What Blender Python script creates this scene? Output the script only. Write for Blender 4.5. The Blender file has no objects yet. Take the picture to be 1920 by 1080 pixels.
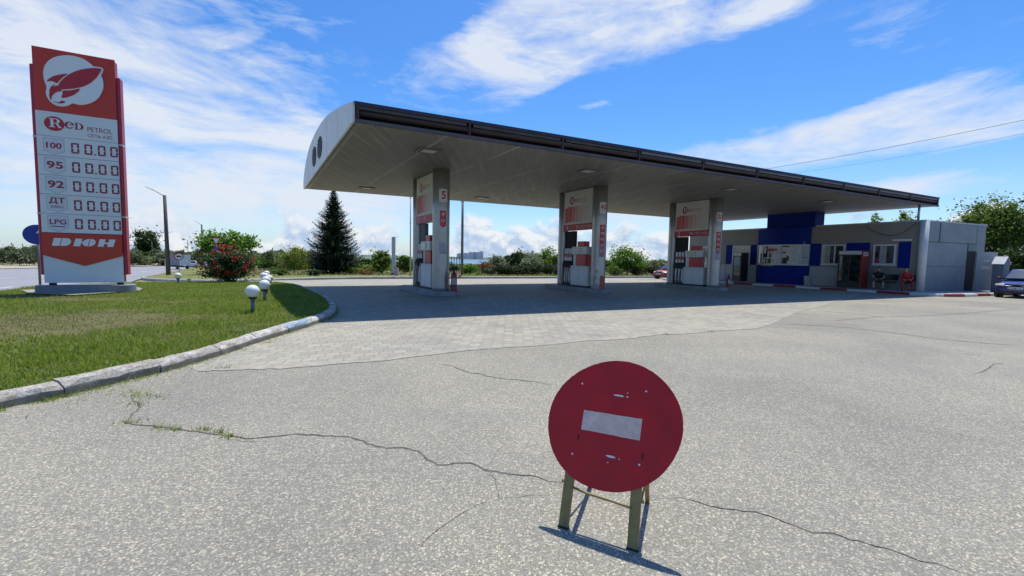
import bpy, bmesh, math, random
import numpy as np
from mathutils import Vector, Matrix
rad = math.radians
random.seed(7)
rng = np.random.default_rng(11)
SC = bpy.context.scene
COL = SC.collection
PI = math.pi

# ------------------------------------------------------------------ camera numbers (13 mm class phone lens)
CF, CP, CR, CH = 800.0, rad(3.95), rad(1.1), 1.5


def terr(x, y):
    """height of the land: level round the forecourt, falling gently towards the road and the sea"""
    q = -0.55 * x + 0.83 * y - 21.0
    s = 0.5 * (q + math.sqrt(q * q + 9.0))
    z = -2.4 * math.tanh(max(s - 0.07, 0.0) * 0.03 / 2.4)
    if q > 215.0:
        z -= 0.04 * (q - 215.0)
    return max(z, -16.0)


def cray(px, py):
    u = (px - 960) / CF
    v = (540 - py) / CF
    c, s = math.cos(CR), math.sin(CR)
    u2, v2 = u * c - v * s, u * s + v * c
    return Vector((u2, math.cos(CP) + v2 * math.sin(CP), -math.sin(CP) + v2 * math.cos(CP)))


def at(px, py, dz=0.0):
    """survey helper: where the sight line through a photo pixel meets the land"""
    d = cray(px, py)
    z = 0.0
    p = None
    for _ in range(60):
        if d.z >= -1e-4:
            break
        t = (z + dz - CH) / d.z
        t = min(t, 400.0)
        p = Vector((0, 0, CH)) + d * t
        zn = terr(p.x, p.y)
        if abs(zn - z) < 1e-4:
            break
        z = z * 0.5 + zn * 0.5
    return Vector((p.x, p.y, terr(p.x, p.y) + dz))


def hgt(px, py, b):
    """height above the base point b of something seen at a photo pixel"""
    lo, hi = -2.0, 60.0
    for _ in range(50):
        m = (lo + hi) / 2
        if proj((b[0], b[1], b[2] + m))[1] > py:
            lo = m
        else:
            hi = m
    return m


def proj(p):
    x, y, z = p[0], p[1], p[2] - CH
    dep = y * math.cos(CP) - z * math.sin(CP)
    v2 = (y * math.sin(CP) + z * math.cos(CP)) / dep
    u2 = x / dep
    c, s = math.cos(CR), math.sin(CR)
    return (960 + CF * (u2 * c + v2 * s), 540 - CF * (-u2 * s + v2 * c))


# forecourt frame: s runs along the canopy front, t runs back under it
FA = Vector((-4.11, 11.04, 0))
FEX = Vector((0.9033, 0.4290, 0))
FEY = Vector((-0.5133, 0.8582, 0))
AZX = math.atan2(FEX.y, FEX.x)


def F(s, t, z=0.0):
    p = FA + FEX * s + FEY * t
    return Vector((p.x, p.y, z))


# ------------------------------------------------------------------ materials
def new_mat(name):
    m = bpy.data.materials.new(name)
    m.use_nodes = True
    nt = m.node_tree
    nt.nodes.clear()
    out = nt.nodes.new('ShaderNodeOutputMaterial')
    b = nt.nodes.new('ShaderNodeBsdfPrincipled')
    nt.links.new(b.outputs[0], out.inputs[0])
    return m, nt, b, out


def N(nt, kind, **kw):
    n = nt.nodes.new(kind)
    for k, v in kw.items():
        if k in n.inputs.keys():
            n.inputs[k].default_value = v
        else:
            setattr(n, k, v)
    return n


def math_node(nt, op, a, b=None, c=None, clamp=False):
    n = nt.nodes.new('ShaderNodeMath')
    n.operation = op
    n.use_clamp = clamp
    for i, v in enumerate((a, b, c)):
        if v is None:
            continue
        if isinstance(v, (int, float)):
            n.inputs[i].default_value = v
        else:
            nt.links.new(v, n.inputs[i])
    return n.outputs[0]


def mixc(nt, fac, a, b, blend='MIX'):
    n = nt.nodes.new('ShaderNodeMix')
    n.data_type = 'RGBA'
    n.blend_type = blend
    n.clamp_factor = True
    for i, v in ((0, fac), (6, a), (7, b)):
        if isinstance(v, (int, float)):
            n.inputs[i].default_value = v
        elif isinstance(v, (tuple, list)):
            n.inputs[i].default_value = (v[0], v[1], v[2], 1)
        else:
            nt.links.new(v, n.inputs[i])
    return n.outputs[2]


def ramp(nt, fac, stops, interp='LINEAR'):
    n = nt.nodes.new('ShaderNodeValToRGB')
    n.color_ramp.interpolation = interp
    el = n.color_ramp.elements
    while len(el) < len(stops):
        el.new(0.5)
    for e, (p, c) in zip(el, stops):
        e.position = p
        e.color = (c[0], c[1], c[2], 1) if isinstance(c, (tuple, list)) else (c, c, c, 1)
    nt.links.new(fac, n.inputs[0])
    return n.outputs[0]


def coords(nt, world=False, scale=(1, 1, 1), rot=(0, 0, 0)):
    if world:
        g = nt.nodes.new('ShaderNodeNewGeometry').outputs['Position']
    else:
        g = nt.nodes.new('ShaderNodeTexCoord').outputs['Object']
    mp = nt.nodes.new('ShaderNodeMapping')
    mp.inputs['Scale'].default_value = scale
    mp.inputs['Rotation'].default_value = rot
    nt.links.new(g, mp.inputs[0])
    return mp.outputs[0]


def noise(nt, vec, scale, detail=4, rough=0.55, dist=0.0):
    n = nt.nodes.new('ShaderNodeTexNoise')
    n.inputs['Scale'].default_value = scale
    n.inputs['Detail'].default_value = detail
    n.inputs['Roughness'].default_value = rough
    n.inputs['Distortion'].default_value = dist
    nt.links.new(vec, n.inputs['Vector'])
    return n.outputs[0]


def bump(nt, b, h, strength=0.3, dist=0.01):
    n = nt.nodes.new('ShaderNodeBump')
    n.inputs['Strength'].default_value = strength
    n.inputs['Distance'].default_value = dist
    nt.links.new(h, n.inputs['Height'])
    nt.links.new(n.outputs[0], b.inputs['Normal'])


MATS = {}


def M(name, col, rough=0.5, metal=0.0, var=0.12, vscale=3.0, dirt=0.0, dirtcol=(0.12, 0.10, 0.08), bmp=0.0, bscale=60, spec=0.5, coat=0.0):
    """painted / plastic / metal surface with a slight tone drift, grime and fine texture"""
    if name in MATS:
        return MATS[name]
    m, nt, b, out = new_mat(name)
    v = coords(nt)
    n1 = noise(nt, v, vscale, 5)
    lo = tuple(c * (1 - var) for c in col)
    hi = tuple(min(1, c * (1 + var)) for c in col)
    c = ramp(nt, n1, [(0.3, lo), (0.7, hi)])
    if dirt > 0:
        n2 = noise(nt, v, vscale * 2.3, 7, 0.7)
        f = math_node(nt, 'MULTIPLY', ramp(nt, n2, [(0.5, 0.0), (0.75, 1.0)]), dirt)
        c = mixc(nt, f, c, dirtcol)
    nt.links.new(c, b.inputs['Base Color'])
    n3 = noise(nt, v, vscale * 4, 3)
    r = math_node(nt, 'MULTIPLY_ADD', n3, 0.25, rough - 0.12, clamp=True)
    nt.links.new(r, b.inputs['Roughness'])
    b.inputs['Metallic'].default_value = metal
    b.inputs['Specular IOR Level'].default_value = spec
    b.inputs['Coat Weight'].default_value = coat
    if bmp > 0:
        bump(nt, b, noise(nt, v, bscale, 4), bmp, 0.01)
    MATS[name] = m
    return m


def glass_mat(name, tint=(0.02, 0.025, 0.03), rough=0.03):
    if name in MATS:
        return MATS[name]
    m, nt, b, out = new_mat(name)
    v = coords(nt)
    c = ramp(nt, noise(nt, v, 1.3, 3), [(0.35, tuple(x * 0.6 for x in tint)), (0.65, tuple(x * 1.5 for x in tint))])
    nt.links.new(c, b.inputs['Base Color'])
    b.inputs['Roughness'].default_value = rough
    b.inputs['Specular IOR Level'].default_value = 0.9
    b.inputs['Coat Weight'].default_value = 0.5
    b.inputs['Coat Roughness'].default_value = 0.02
    MATS[name] = m
    return m


def leaf_mat(name, c1, c2, c3=None, trans=0.35, island=True, wscale=0.7, rough=0.55):
    """thin leaves: every leaf its own shade, some light passing through"""
    if name in MATS:
        return MATS[name]
    m, nt, b, out = new_mat(name)
    geo = nt.nodes.new('ShaderNodeNewGeometry')
    v = coords(nt, True)
    n1 = noise(nt, v, wscale, 3)
    r = math_node(nt, 'ADD', math_node(nt, 'MULTIPLY', geo.outputs['Random Per Island'], 0.6), math_node(nt, 'MULTIPLY', n1, 0.45))
    c = ramp(nt, r, [(0.15, c1), (0.6, c2), (0.95, c3 or c2)])
    nt.links.new(c, b.inputs['Base Color'])
    b.inputs['Roughness'].default_value = rough
    b.inputs['Specular IOR Level'].default_value = 0.35
    t = nt.nodes.new('ShaderNodeBsdfTranslucent')
    hs = mixc(nt, 1.0, c, (1.25, 1.3, 0.55), 'MULTIPLY')
    nt.links.new(hs, t.inputs[0])
    mx = nt.nodes.new('ShaderNodeMixShader')
    mx.inputs[0].default_value = trans
    nt.links.new(b.outputs[0], mx.inputs[1])
    nt.links.new(t.outputs[0], mx.inputs[2])
    nt.links.new(mx.outputs[0], out.inputs[0])
    MATS[name] = m
    return m


# ------------------------------------------------------------------ mesh builder
class MB:
    def __init__(self):
        self.v, self.f, self.m, self.s = [], [], [], []

    def add(self, verts, faces, mat=0, smooth=False):
        o = len(self.v)
        self.v += [tuple(p) for p in verts]
        for f in faces:
            self.f.append(tuple(i + o for i in f))
            self.m.append(mat)
            self.s.append(smooth)
        return self

    def box(self, c, size, mat=0, rz=0.0, mtx=None):
        hx, hy, hz = size[0] / 2, size[1] / 2, size[2] / 2
        pts = [(-hx, -hy, -hz), (hx, -hy, -hz), (hx, hy, -hz), (-hx, hy, -hz), (-hx, -hy, hz), (hx, -hy, hz), (hx, hy, hz), (-hx, hy, hz)]
        R = mtx if mtx is not None else Matrix.Rotation(rz, 3, 'Z')
        c = Vector(c)
        return self.add([c + R @ Vector(p) for p in pts], [(0, 3, 2, 1), (4, 5, 6, 7), (0, 1, 5, 4), (1, 2, 6, 5), (2, 3, 7, 6), (3, 0, 4, 7)], mat)

    def cbox(self, x0, x1, y0, y1, z0, z1, mat=0, ch=0.0):
        """box by limits, optional chamfered vertical + top edges"""
        if ch <= 0:
            return self.box(((x0 + x1) / 2, (y0 + y1) / 2, (z0 + z1) / 2), (x1 - x0, y1 - y0, z1 - z0), mat)
        poly = [(x0 + ch, y0), (x1 - ch, y0), (x1, y0 + ch), (x1, y1 - ch), (x1 - ch, y1), (x0 + ch, y1), (x0, y1 - ch), (x0, y0 + ch)]
        cx, cy = (x0 + x1) / 2, (y0 + y1) / 2
        kx = 1 - 2 * ch / (x1 - x0)
        ky = 1 - 2 * ch / (y1 - y0)
        rings = [[(a, b, z0) for a, b in poly], [(a, b, z1 - ch) for a, b in poly], [(cx + (a - cx) * kx, cy + (b - cy) * ky, z1) for a, b in poly]]
        return self.loft(rings, mat, caps=True)

    def fbox(self, s0, s1, t0, t1, z0, z1, mat=0):
        """box in the forecourt frame"""
        pts = [F(s0, t0, z0), F(s1, t0, z0), F(s1, t1, z0), F(s0, t1, z0), F(s0, t0, z1), F(s1, t0, z1), F(s1, t1, z1), F(s0, t1, z1)]
        return self.add(pts, [(0, 3, 2, 1), (4, 5, 6, 7), (0, 1, 5, 4), (1, 2, 6, 5), (2, 3, 7, 6), (3, 0, 4, 7)], mat)

    def loft(self, rings, mat=0, caps=False, smooth=False, closed=True):
        n = len(rings[0])
        o = len(self.v)
        for r in rings:
            self.v += [tuple(p) for p in r]
        for i in range(len(rings) - 1):
            for j in range(n if closed else n - 1):
                k = (j + 1) % n
                self.f.append((o + i * n + j, o + i * n + k, o + (i + 1) * n + k, o + (i + 1) * n + j))
                self.m.append(mat)
                self.s.append(smooth)
        if caps:
            self.f.append(tuple(o + j for j in range(n - 1, -1, -1)))
            self.m.append(mat)
            self.s.append(False)
            e = o + (len(rings) - 1) * n
            self.f.append(tuple(e + j for j in range(n)))
            self.m.append(mat)
            self.s.append(False)
        return self

    def cyl(self, p0, p1, r0, r1=None, n=16, mat=0, caps=True, smooth=True):
        r1 = r0 if r1 is None else r1
        return self.tube([p0, p1], [r0, r1], n, mat, caps, smooth)

    def tube(self, pts, radii, n=8, mat=0, caps=True, smooth=True):
        pts = [Vector(p) for p in pts]
        if isinstance(radii, (int, float)):
            radii = [radii] * len(pts)
        rings = []
        up = None
        for i, p in enumerate(pts):
            d = (pts[min(i + 1, len(pts) - 1)] - pts[max(i - 1, 0)]).normalized()
            if up is None:
                a = Vector((0, 0, 1)) if abs(d.z) < 0.9 else Vector((1, 0, 0))
                x = d.cross(a).normalized()
            else:
                x = (up - d * up.dot(d)).normalized()
            up = x
            y = d.cross(x)
            rings.append([p + (x * math.cos(2 * PI * k / n) + y * math.sin(2 * PI * k / n)) * radii[i] for k in range(n)])
        return self.loft(rings, mat, caps, smooth)

    def lathe(self, prof, n=20, c=(0, 0, 0), mat=0, smooth=True, caps=True):
        c = Vector(c)
        rings = [[c + Vector((r * math.cos(2 * PI * k / n), r * math.sin(2 * PI * k / n), z)) for k in range(n)] for r, z in prof]
        return self.loft(rings, mat, caps, smooth)

    def ball(self, c, r, n=16, mat=0, sz=1.0):
        prof = [(max(r * math.sin(PI * i / n), 1e-4), -r * sz * math.cos(PI * i / n)) for i in range(n + 1)]
        return self.lathe(prof, n * 2, c, mat, True, True)

    def poly(self, pts, mat=0):
        return self.add(pts, [tuple(range(len(pts)))], mat)

    def prism(self, outline, z0, z1, mat=0, xf=None):
        """extrude a 2D outline; xf maps (x,y,z)->point"""
        xf = xf or (lambda x, y, z: (x, y, z))
        n = len(outline)
        a = [xf(x, y, z0) for x, y in outline]
        b = [xf(x, y, z1) for x, y in outline]
        self.add(a + b, [tuple(range(n - 1, -1, -1)), tuple(range(n, 2 * n))] + [(i, (i + 1) % n, n + (i + 1) % n, n + i) for i in range(n)], mat)
        return self

    def build(self, name, mats, parent=None, loc=None, bevel=0.0, subsurf=0, weld=False, world=False, fixn=True):
        me = bpy.data.meshes.new(name)
        vs = self.v
        if world and parent is not None:
            inv = parent.matrix_basis.inverted()
            vs = [inv @ Vector(p) for p in vs]
        elif world and loc is not None:
            L = Vector(loc)
            vs = [Vector(p) - L for p in vs]
        me.from_pydata([tuple(p) for p in vs], [], self.f)
        if not isinstance(mats, (list, tuple)):
            mats = [mats]
        for m in mats:
            me.materials.append(m)
        me.polygons.foreach_set('material_index', self.m)
        me.polygons.foreach_set('use_smooth', self.s)
        me.validate()
        if fixn or weld:
            bm = bmesh.new()
            bm.from_mesh(me)
            if weld:
                bmesh.ops.remove_doubles(bm, verts=bm.verts, dist=1e-4)
            if fixn:
                bmesh.ops.recalc_face_normals(bm, faces=bm.faces)
            bm.to_mesh(me)
            bm.free()
        o = bpy.data.objects.new(name, me)
        COL.objects.link(o)
        if parent is not None:
            o.parent = parent
        elif loc is not None:
            o.location = loc
        if bevel > 0:
            md = o.modifiers.new('bevel', 'BEVEL')
            md.width = bevel
            md.segments = 2
            md.limit_method = 'ANGLE'
            md.angle_limit = rad(40)
        if subsurf:
            md = o.modifiers.new('sub', 'SUBSURF')
            md.levels = md.render_levels = subsurf
        return o


def raw_mesh(name, verts, faces, mats, parent=None, loc=None, smooth=False, mi=None):
    """numpy arrays straight into a mesh (leaves, grass)"""
    me = bpy.data.meshes.new(name)
    verts = np.asarray(verts, dtype=np.float32)
    faces = np.asarray(faces, dtype=np.int32)
    k = faces.shape[1]
    me.vertices.add(len(verts))
    me.vertices.foreach_set('co', verts.ravel())
    me.loops.add(faces.size)
    me.loops.foreach_set('vertex_index', faces.ravel())
    me.polygons.add(len(faces))
    me.polygons.foreach_set('loop_start', np.arange(0, faces.size, k, dtype=np.int32))
    if mi is not None:
        me.polygons.foreach_set('material_index', np.asarray(mi, dtype=np.int32))
    for m in (mats if isinstance(mats, (list, tuple)) else [mats]):
        me.materials.append(m)
    me.update(calc_edges=True)
    me.validate()
    o = bpy.data.objects.new(name, me)
    COL.objects.link(o)
    if parent is not None:
        o.parent = parent
    elif loc is not None:
        o.location = loc
    return o


def tag(o, label=None, cat=None, group=None, kind=None):
    if label:
        o['label'] = label
    if cat:
        o['category'] = cat
    if group:
        o['group'] = group
    if kind:
        o['kind'] = kind
    return o


def thing(name, label, cat, loc=(0, 0, 0), rz=0.0, group=None, lean=None):
    o = bpy.data.objects.new(name, None)
    o.empty_display_size = 0.2
    COL.objects.link(o)
    o.location = loc
    o.rotation_euler = (0, 0, rz)
    o.matrix_basis = Matrix.Translation(Vector(loc)) @ Matrix.Rotation(rz, 4, 'Z')
    return tag(o, label, cat, group)


def struct(o):
    o['kind'] = 'structure'
    return o


def copy_tree(o, parent=None):
    c = o.copy()
    COL.objects.link(c)
    if parent is not None:
        c.parent = parent
    for ch in list(o.children):
        copy_tree(ch, c)
    return c


# ------------------------------------------------------------------ lettering
_TXT = {}


def text_geo(s, bold=0.0, space=1.0, sliced=False):
    """lettering as flat faces: list of (x,y), faces, width; cap height about 0.73"""
    key = (s, bold, space, sliced)
    if key not in _TXT:
        cu = bpy.data.curves.new('lettering', 'FONT')
        cu.body = s
        cu.size = 1.0
        cu.offset = bold
        cu.resolution_u = 3
        cu.space_character = space
        o = bpy.data.objects.new('lettering', cu)
        COL.objects.link(o)
        dg = bpy.context.evaluated_depsgraph_get()
        dg.update()
        me = bpy.data.meshes.new_from_object(o.evaluated_get(dg))
        if sliced:
            bm = bmesh.new()
            bm.from_mesh(me)
            for k in range(-2, 60):
                bmesh.ops.bisect_plane(bm, geom=bm.verts[:] + bm.edges[:] + bm.faces[:], plane_co=(k * 0.13, 0, 0), plane_no=(1, 0, 0))
            bm.to_mesh(me)
            bm.free()
        vs = [(v.co.x, v.co.y) for v in me.vertices]
        fs = [tuple(p.vertices) for p in me.polygons]
        bpy.data.objects.remove(o)
        bpy.data.meshes.remove(me)
        bpy.data.curves.remove(cu)
        xs = [a for a, b in vs] or [0, 1]
        ys = [b for a, b in vs] or [0, 1]
        _TXT[key] = (vs, fs, min(xs), max(xs), min(ys), max(ys))
    return _TXT[key]


def put_text(mb, s, x0, y0, w, h, xf, mat=0, bold=0.0, space=1.0, sliced=False):
    """fit lettering into the box (x0,y0,w,h) of a surface; xf maps (x,y)->3D. w or h may be None"""
    vs, fs, a, b, c, d = text_geo(s, bold, space, sliced)
    kx = (w / (b - a)) if w else None
    ky = (h / (d - c)) if h else None
    kx = kx or ky
    ky = ky or kx
    mb.add([xf(x0 + (x - a) * kx, y0 + (y - c) * ky) for x, y in vs], fs, mat)


def ell(cx, cy, rx, ry, n=28, a0=0.0, a1=2 * PI, rot=0.0):
    full = abs(a1 - a0 - 2 * PI) < 1e-6
    k = n if full else n + 1
    out = []
    for i in range(k):
        a = a0 + (a1 - a0) * i / n
        x, y = rx * math.cos(a), ry * math.sin(a)
        out.append((cx + x * math.cos(rot) - y * math.sin(rot), cy + x * math.sin(rot) + y * math.cos(rot)))
    return out


def smooth_curve(pts, k=6, closed=True):
    """Catmull-Rom through points"""
    n = len(pts)
    out = []
    rngi = range(n) if closed else range(n - 1)
    for i in rngi:
        P = [Vector(pts[(i + j) % n] if closed else pts[min(max(i + j, 0), n - 1)]) for j in (-1, 0, 1, 2)]
        for q in range(k):
            t = q / k
            out.append(tuple(0.5 * ((2 * P[1]) + (P[2] - P[0]) * t + (2 * P[0] - 5 * P[1] + 4 * P[2] - P[3]) * t * t + (3 * P[1] - P[0] - 3 * P[2] + P[3]) * t ** 3)))
    if not closed:
        out.append(tuple(pts[-1]))
    return out


# ------------------------------------------------------------------ ground sheets
def sheet(name, poly_xy, dz, mats, step=2.0, kind='structure', z=None):
    """a flat area with a given outline that follows the land"""
    bm = bmesh.new()
    f = bm.faces.new([bm.verts.new((p[0], p[1], 0)) for p in poly_xy])
    xs = [p[0] for p in poly_xy]
    ys = [p[1] for p in poly_xy]
    for ax, lo, hi in ((0, min(xs), max(xs)), (1, min(ys), max(ys))):
        st = max(step, (hi - lo) / 60)
        v = lo + st
        while v < hi - 0.01:
            co = [0, 0, 0]
            no = [0, 0, 0]
            co[ax] = v
            no[ax] = 1
            bmesh.ops.bisect_plane(bm, geom=bm.verts[:] + bm.edges[:] + bm.faces[:], plane_co=co, plane_no=no)
            v += st
    bmesh.ops.triangulate(bm, faces=[f for f in bm.faces if len(f.verts) > 4])
    for v in bm.verts:
        v.co.z = (terr(v.co.x, v.co.y) if z is None else z) + (dz(v.co.x, v.co.y) if callable(dz) else dz)
    bmesh.ops.recalc_face_normals(bm, faces=bm.faces)
    bm.normal_update()
    if sum(f.normal.z for f in bm.faces) < 0:
        bmesh.ops.reverse_faces(bm, faces=bm.faces)
    me = bpy.data.meshes.new(name)
    bm.to_mesh(me)
    bm.free()
    for m in (mats if isinstance(mats, (list, tuple)) else [mats]):
        me.materials.append(m)
    o = bpy.data.objects.new(name, me)
    COL.objects.link(o)
    o['kind'] = kind
    return o


def inside(poly, x, y):
    """numpy point in polygon"""
    r = np.zeros(len(x), dtype=bool)
    n = len(poly)
    j = n - 1
    for i in range(n):
        xi, yi = poly[i][0], poly[i][1]
        xj, yj = poly[j][0], poly[j][1]
        c = ((yi > y) != (yj > y)) & (x < (xj - xi) * (y - yi) / (yj - yi + 1e-12) + xi)
        r ^= c
        j = i
    return r


def offset_path(pts, d):
    """push an open polyline sideways by d (left positive)"""
    out = []
    for i, p in enumerate(pts):
        a = Vector(pts[max(i - 1, 0)][:2])
        b = Vector(pts[min(i + 1, len(pts) - 1)][:2])
        t = (b - a).normalized()
        out.append(Vector((p[0] - t.y * d, p[1] + t.x * d)))
    return out


def resample(pts, step):
    out = [Vector(pts[0][:2])]
    acc = 0.0
    for i in range(len(pts) - 1):
        a, b = Vector(pts[i][:2]), Vector(pts[i + 1][:2])
        L = (b - a).length
        if L < 1e-6:
            continue
        d = step - acc
        while d <= L:
            out.append(a + (b - a) * (d / L))
            d += step
        acc = (acc + L) % step
    if (out[-1] - Vector(pts[-1][:2])).length > step * 0.3:
        out.append(Vector(pts[-1][:2]))
    return out
# ================================================================== camera
cam = bpy.data.cameras.new('camera')
co = bpy.data.objects.new('camera', cam)
COL.objects.link(co)
SC.camera = co
cam.sensor_width = 36.0
cam.sensor_fit = 'HORIZONTAL'
cam.lens = 36.0 * CF / 1920.0
cam.clip_start = 0.05
cam.clip_end = 20000.0
# looking along +Y, pitched down, then rolled about the view axis
co.matrix_world = Matrix.Translation((0, 0, CH)) @ Matrix.Rotation(PI / 2 - CP, 4, 'X') @ Matrix.Rotation(CR, 4, 'Z')

# ================================================================== sun and sky
SUN = (FEX * 1.35 + FEY * 1.35)
SUN.z = 4.9
SUN.normalize()
sun_el = math.asin(SUN.z)
sun_az = math.atan2(SUN.x, SUN.y)          # clockwise from +Y
sl = bpy.data.lights.new('sun', 'SUN')
sl.energy = 5.0
sl.angle = rad(0.53)
sl.color = (1.0, 0.955, 0.88)
so = bpy.data.objects.new('sun', sl)
COL.objects.link(so)
so.rotation_euler = SUN.to_track_quat('Z', 'Y').to_euler()
so.location = SUN * 60

W = bpy.data.worlds.new("World")
SC.world = W
W.use_nodes = True
nt = W.node_tree
nt.nodes.clear()
wout = nt.nodes.new('ShaderNodeOutputWorld')
bg = nt.nodes.new('ShaderNodeBackground')
bg.inputs['Strength'].default_value = 0.11
nt.links.new(bg.outputs[0], wout.inputs[0])
sky = nt.nodes.new('ShaderNodeTexSky')
sky.sky_type = 'NISHITA'
sky.sun_disc = False
sky.sun_elevation = sun_el
sky.sun_rotation = sun_az
sky.altitude = 0
sky.air_density = 1.0
sky.dust_density = 0.6
sky.ozone_density = 2.2
tc = nt.nodes.new('ShaderNodeTexCoord')
sep = nt.nodes.new('ShaderNodeSeparateXYZ')
nt.links.new(tc.outputs['Generated'], sep.inputs[0])
az = math_node(nt, 'ARCTAN2', sep.outputs[0], sep.outputs[1])
el = math_node(nt, 'ARCSINE', sep.outputs[2])
cmb = nt.nodes.new('ShaderNodeCombineXYZ')
nt.links.new(az, cmb.inputs[0])
nt.links.new(el, cmb.inputs[1])
AE = cmb.outputs[0]


def azel(px, py):
    d = cray(px, py).normalized()
    return math.atan2(d.x, d.y), math.asin(d.z)


def blob(px, py, rx, ry, ang=0.0, power=1.0):
    """soft cloud bank: an ellipse on the sky vault (azimuth, elevation)"""
    a0, e0 = azel(px, py)
    a1, e1 = azel(px + rx, py)
    a2, e2 = azel(px, py - ry)
    mp = nt.nodes.new('ShaderNodeMapping')
    mp.vector_type = 'TEXTURE'
    mp.inputs['Location'].default_value = (a0, e0, 0)
    mp.inputs['Rotation'].default_value = (0, 0, ang)
    mp.inputs['Scale'].default_value = (max(abs(a1 - a0), 0.01), max(abs(e2 - e0), 0.01), 1)
    nt.links.new(AE, mp.inputs[0])
    g = nt.nodes.new('ShaderNodeTexGradient')
    g.gradient_type = 'SPHERICAL'
    nt.links.new(mp.outputs[0], g.inputs[0])
    return math_node(nt, 'MULTIPLY', g.outputs[1], power)


def sky_noise(rot, sx, sy, scale, detail=7, rough=0.6, dist=0.6, off=0.0):
    mp = nt.nodes.new('ShaderNodeMapping')
    mp.inputs['Rotation'].default_value = (0, 0, rot)
    mp.inputs['Scale'].default_value = (sx, sy, 1)
    mp.inputs['Location'].default_value = (off, off * 0.7, off * 1.3)
    nt.links.new(AE, mp.inputs[0])
    return noise(nt, mp.outputs[0], scale, detail, rough, dist)


# high streaky cloud: left banks drift down to the right, right banks rise to the right
left = [(120, 150, 420, 240, -0.35, 1.25), (420, 300, 420, 200, -0.25, 1.0), (60, 330, 300, 200, 0.0, 0.75), (330, 40, 420, 110, -0.3, 0.85),
        (560, 45, 260, 130, -0.45, 0.55), (640, 330, 240, 120, -0.2, 0.85), (840, 115, 75, 26, -0.25, 0.85), (560, 215, 90, 30, -0.3, 0.4), (250, 400, 420, 110, 0, 0.45)]
right = [(1180, 40, 420, 105, 0.06, 1.35), (1010, 105, 150, 110, 0.5, 1.0), (960, 40, 170, 90, 0.5, 0.6), (1450, 5, 150, 60, 0.2, 0.9), (1560, 268, 500, 62, 0.22, 1.25), (1860, 222, 330, 62, 0.2, 1.25), (1330, 292, 300, 42, 0.2, 0.8),
         (1115, 197, 60, 12, 0.1, 0.75), (1700, 352, 320, 40, 0.05, 0.9), (1180, 400, 300, 60, 0.0, 0.9), (1700, 180, 260, 30, 0.25, 0.3), (900, 110, 420, 170, 0.3, 0.42), (1650, 90, 420, 160, 0.2, 0.30)]


def add_all(L):
    t = None
    for b in L:
        v = blob(*b)
        t = v if t is None else math_node(nt, 'MAXIMUM', t, math_node(nt, 'MULTIPLY_ADD', t, 0.35, v)) if False else math_node(nt, 'ADD', t, v)
    return t


nL = math_node(nt, 'ADD', math_node(nt, 'MULTIPLY', sky_noise(0.38, 1.2, 3.6, 3.0, 9, 0.62, 0.9), 0.75), math_node(nt, 'MULTIPLY', sky_noise(0.5, 2.0, 9.0, 5.0, 8, 0.65, 0.5, 3.1), 0.30))
nR = math_node(nt, 'ADD', math_node(nt, 'MULTIPLY', sky_noise(-0.22, 1.3, 4.2, 3.2, 9, 0.6, 0.7, 7.7), 0.75), math_node(nt, 'MULTIPLY', sky_noise(-0.35, 2.5, 9.0, 5.0, 8, 0.65, 0.4, 1.3), 0.30))
mL = add_all(left)
mR = add_all(right)


def dens(mask, n, gain=1.55, cut=0.62):
    a = math_node(nt, 'MULTIPLY_ADD', n, 2.7, math_node(nt, 'MINIMUM', mask, 0.85))
    a = math_node(nt, 'SUBTRACT', a, 1.42 + 0.28)
    a = math_node(nt, 'MULTIPLY', a, 1.35, clamp=True)
    # nothing where no bank is
    return math_node(nt, 'MULTIPLY', a, math_node(nt, 'MULTIPLY', mask, 3.0, clamp=True))


cir = math_node(nt, 'MAXIMUM', dens(mL, nL), dens(mR, nR))
cir = math_node(nt, 'MULTIPLY', cir, 0.93)

# towering cumulus low over the horizon
eld = math_node(nt, 'MULTIPLY', el, 180 / PI)
cA = sky_noise(0.0, 1.0, 1.25, 11.0, 9, 0.56, 0.15, 11.0)
mpo = nt.nodes.new('ShaderNodeVectorMath')
mpo.operation = 'ADD'
mpo.inputs[1].default_value = (0.004, 0.013, 0)
nt.links.new(AE, mpo.inputs[0])
mp2 = nt.nodes.new('ShaderNodeMapping')
mp2.inputs['Scale'].default_value = (1.0, 1.25, 1)
mp2.inputs['Location'].default_value = (11.0, 7.7, 14.3)
nt.links.new(mpo.outputs[0], mp2.inputs[0])
cS = noise(nt, mp2.outputs[0], 11.0, 9, 0.56, 0.15)
# bank height changes along the horizon
hb = math_node(nt, 'MULTIPLY_ADD', sky_noise(0, 1, 0.0, 4.0, 2, 0.5, 0, 5.0), 10.0, -1.3)
cum = math_node(nt, 'ADD', math_node(nt, 'MULTIPLY', math_node(nt, 'SUBTRACT', cA, 0.5), 3.4), math_node(nt, 'MULTIPLY', math_node(nt, 'SUBTRACT', hb, eld), 0.20))
cum = math_node(nt, 'MULTIPLY', math_node(nt, 'MULTIPLY', cum, 3.0, clamp=True), 0.9)
lit = math_node(nt, 'MULTIPLY_ADD', math_node(nt, 'SUBTRACT', cA, cS), 8.0, 0.55, clamp=True)
CW = 1 / 0.11
cumcol = mixc(nt, lit, (0.44 * CW, 0.57 * CW, 0.80 * CW), (0.88 * CW, 0.90 * CW, 0.93 * CW))
lowhaze = ramp(nt, math_node(nt, 'MULTIPLY', el, 2.2, clamp=True), [(0.0, 0.40), (0.25, 0.22), (0.55, 0.0)])
skyc = nt.nodes.new('ShaderNodeHueSaturation')
skyc.inputs['Saturation'].default_value = 1.34
skyc.inputs['Value'].default_value = 1.28
nt.links.new(sky.outputs[0], skyc.inputs['Color'])
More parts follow.
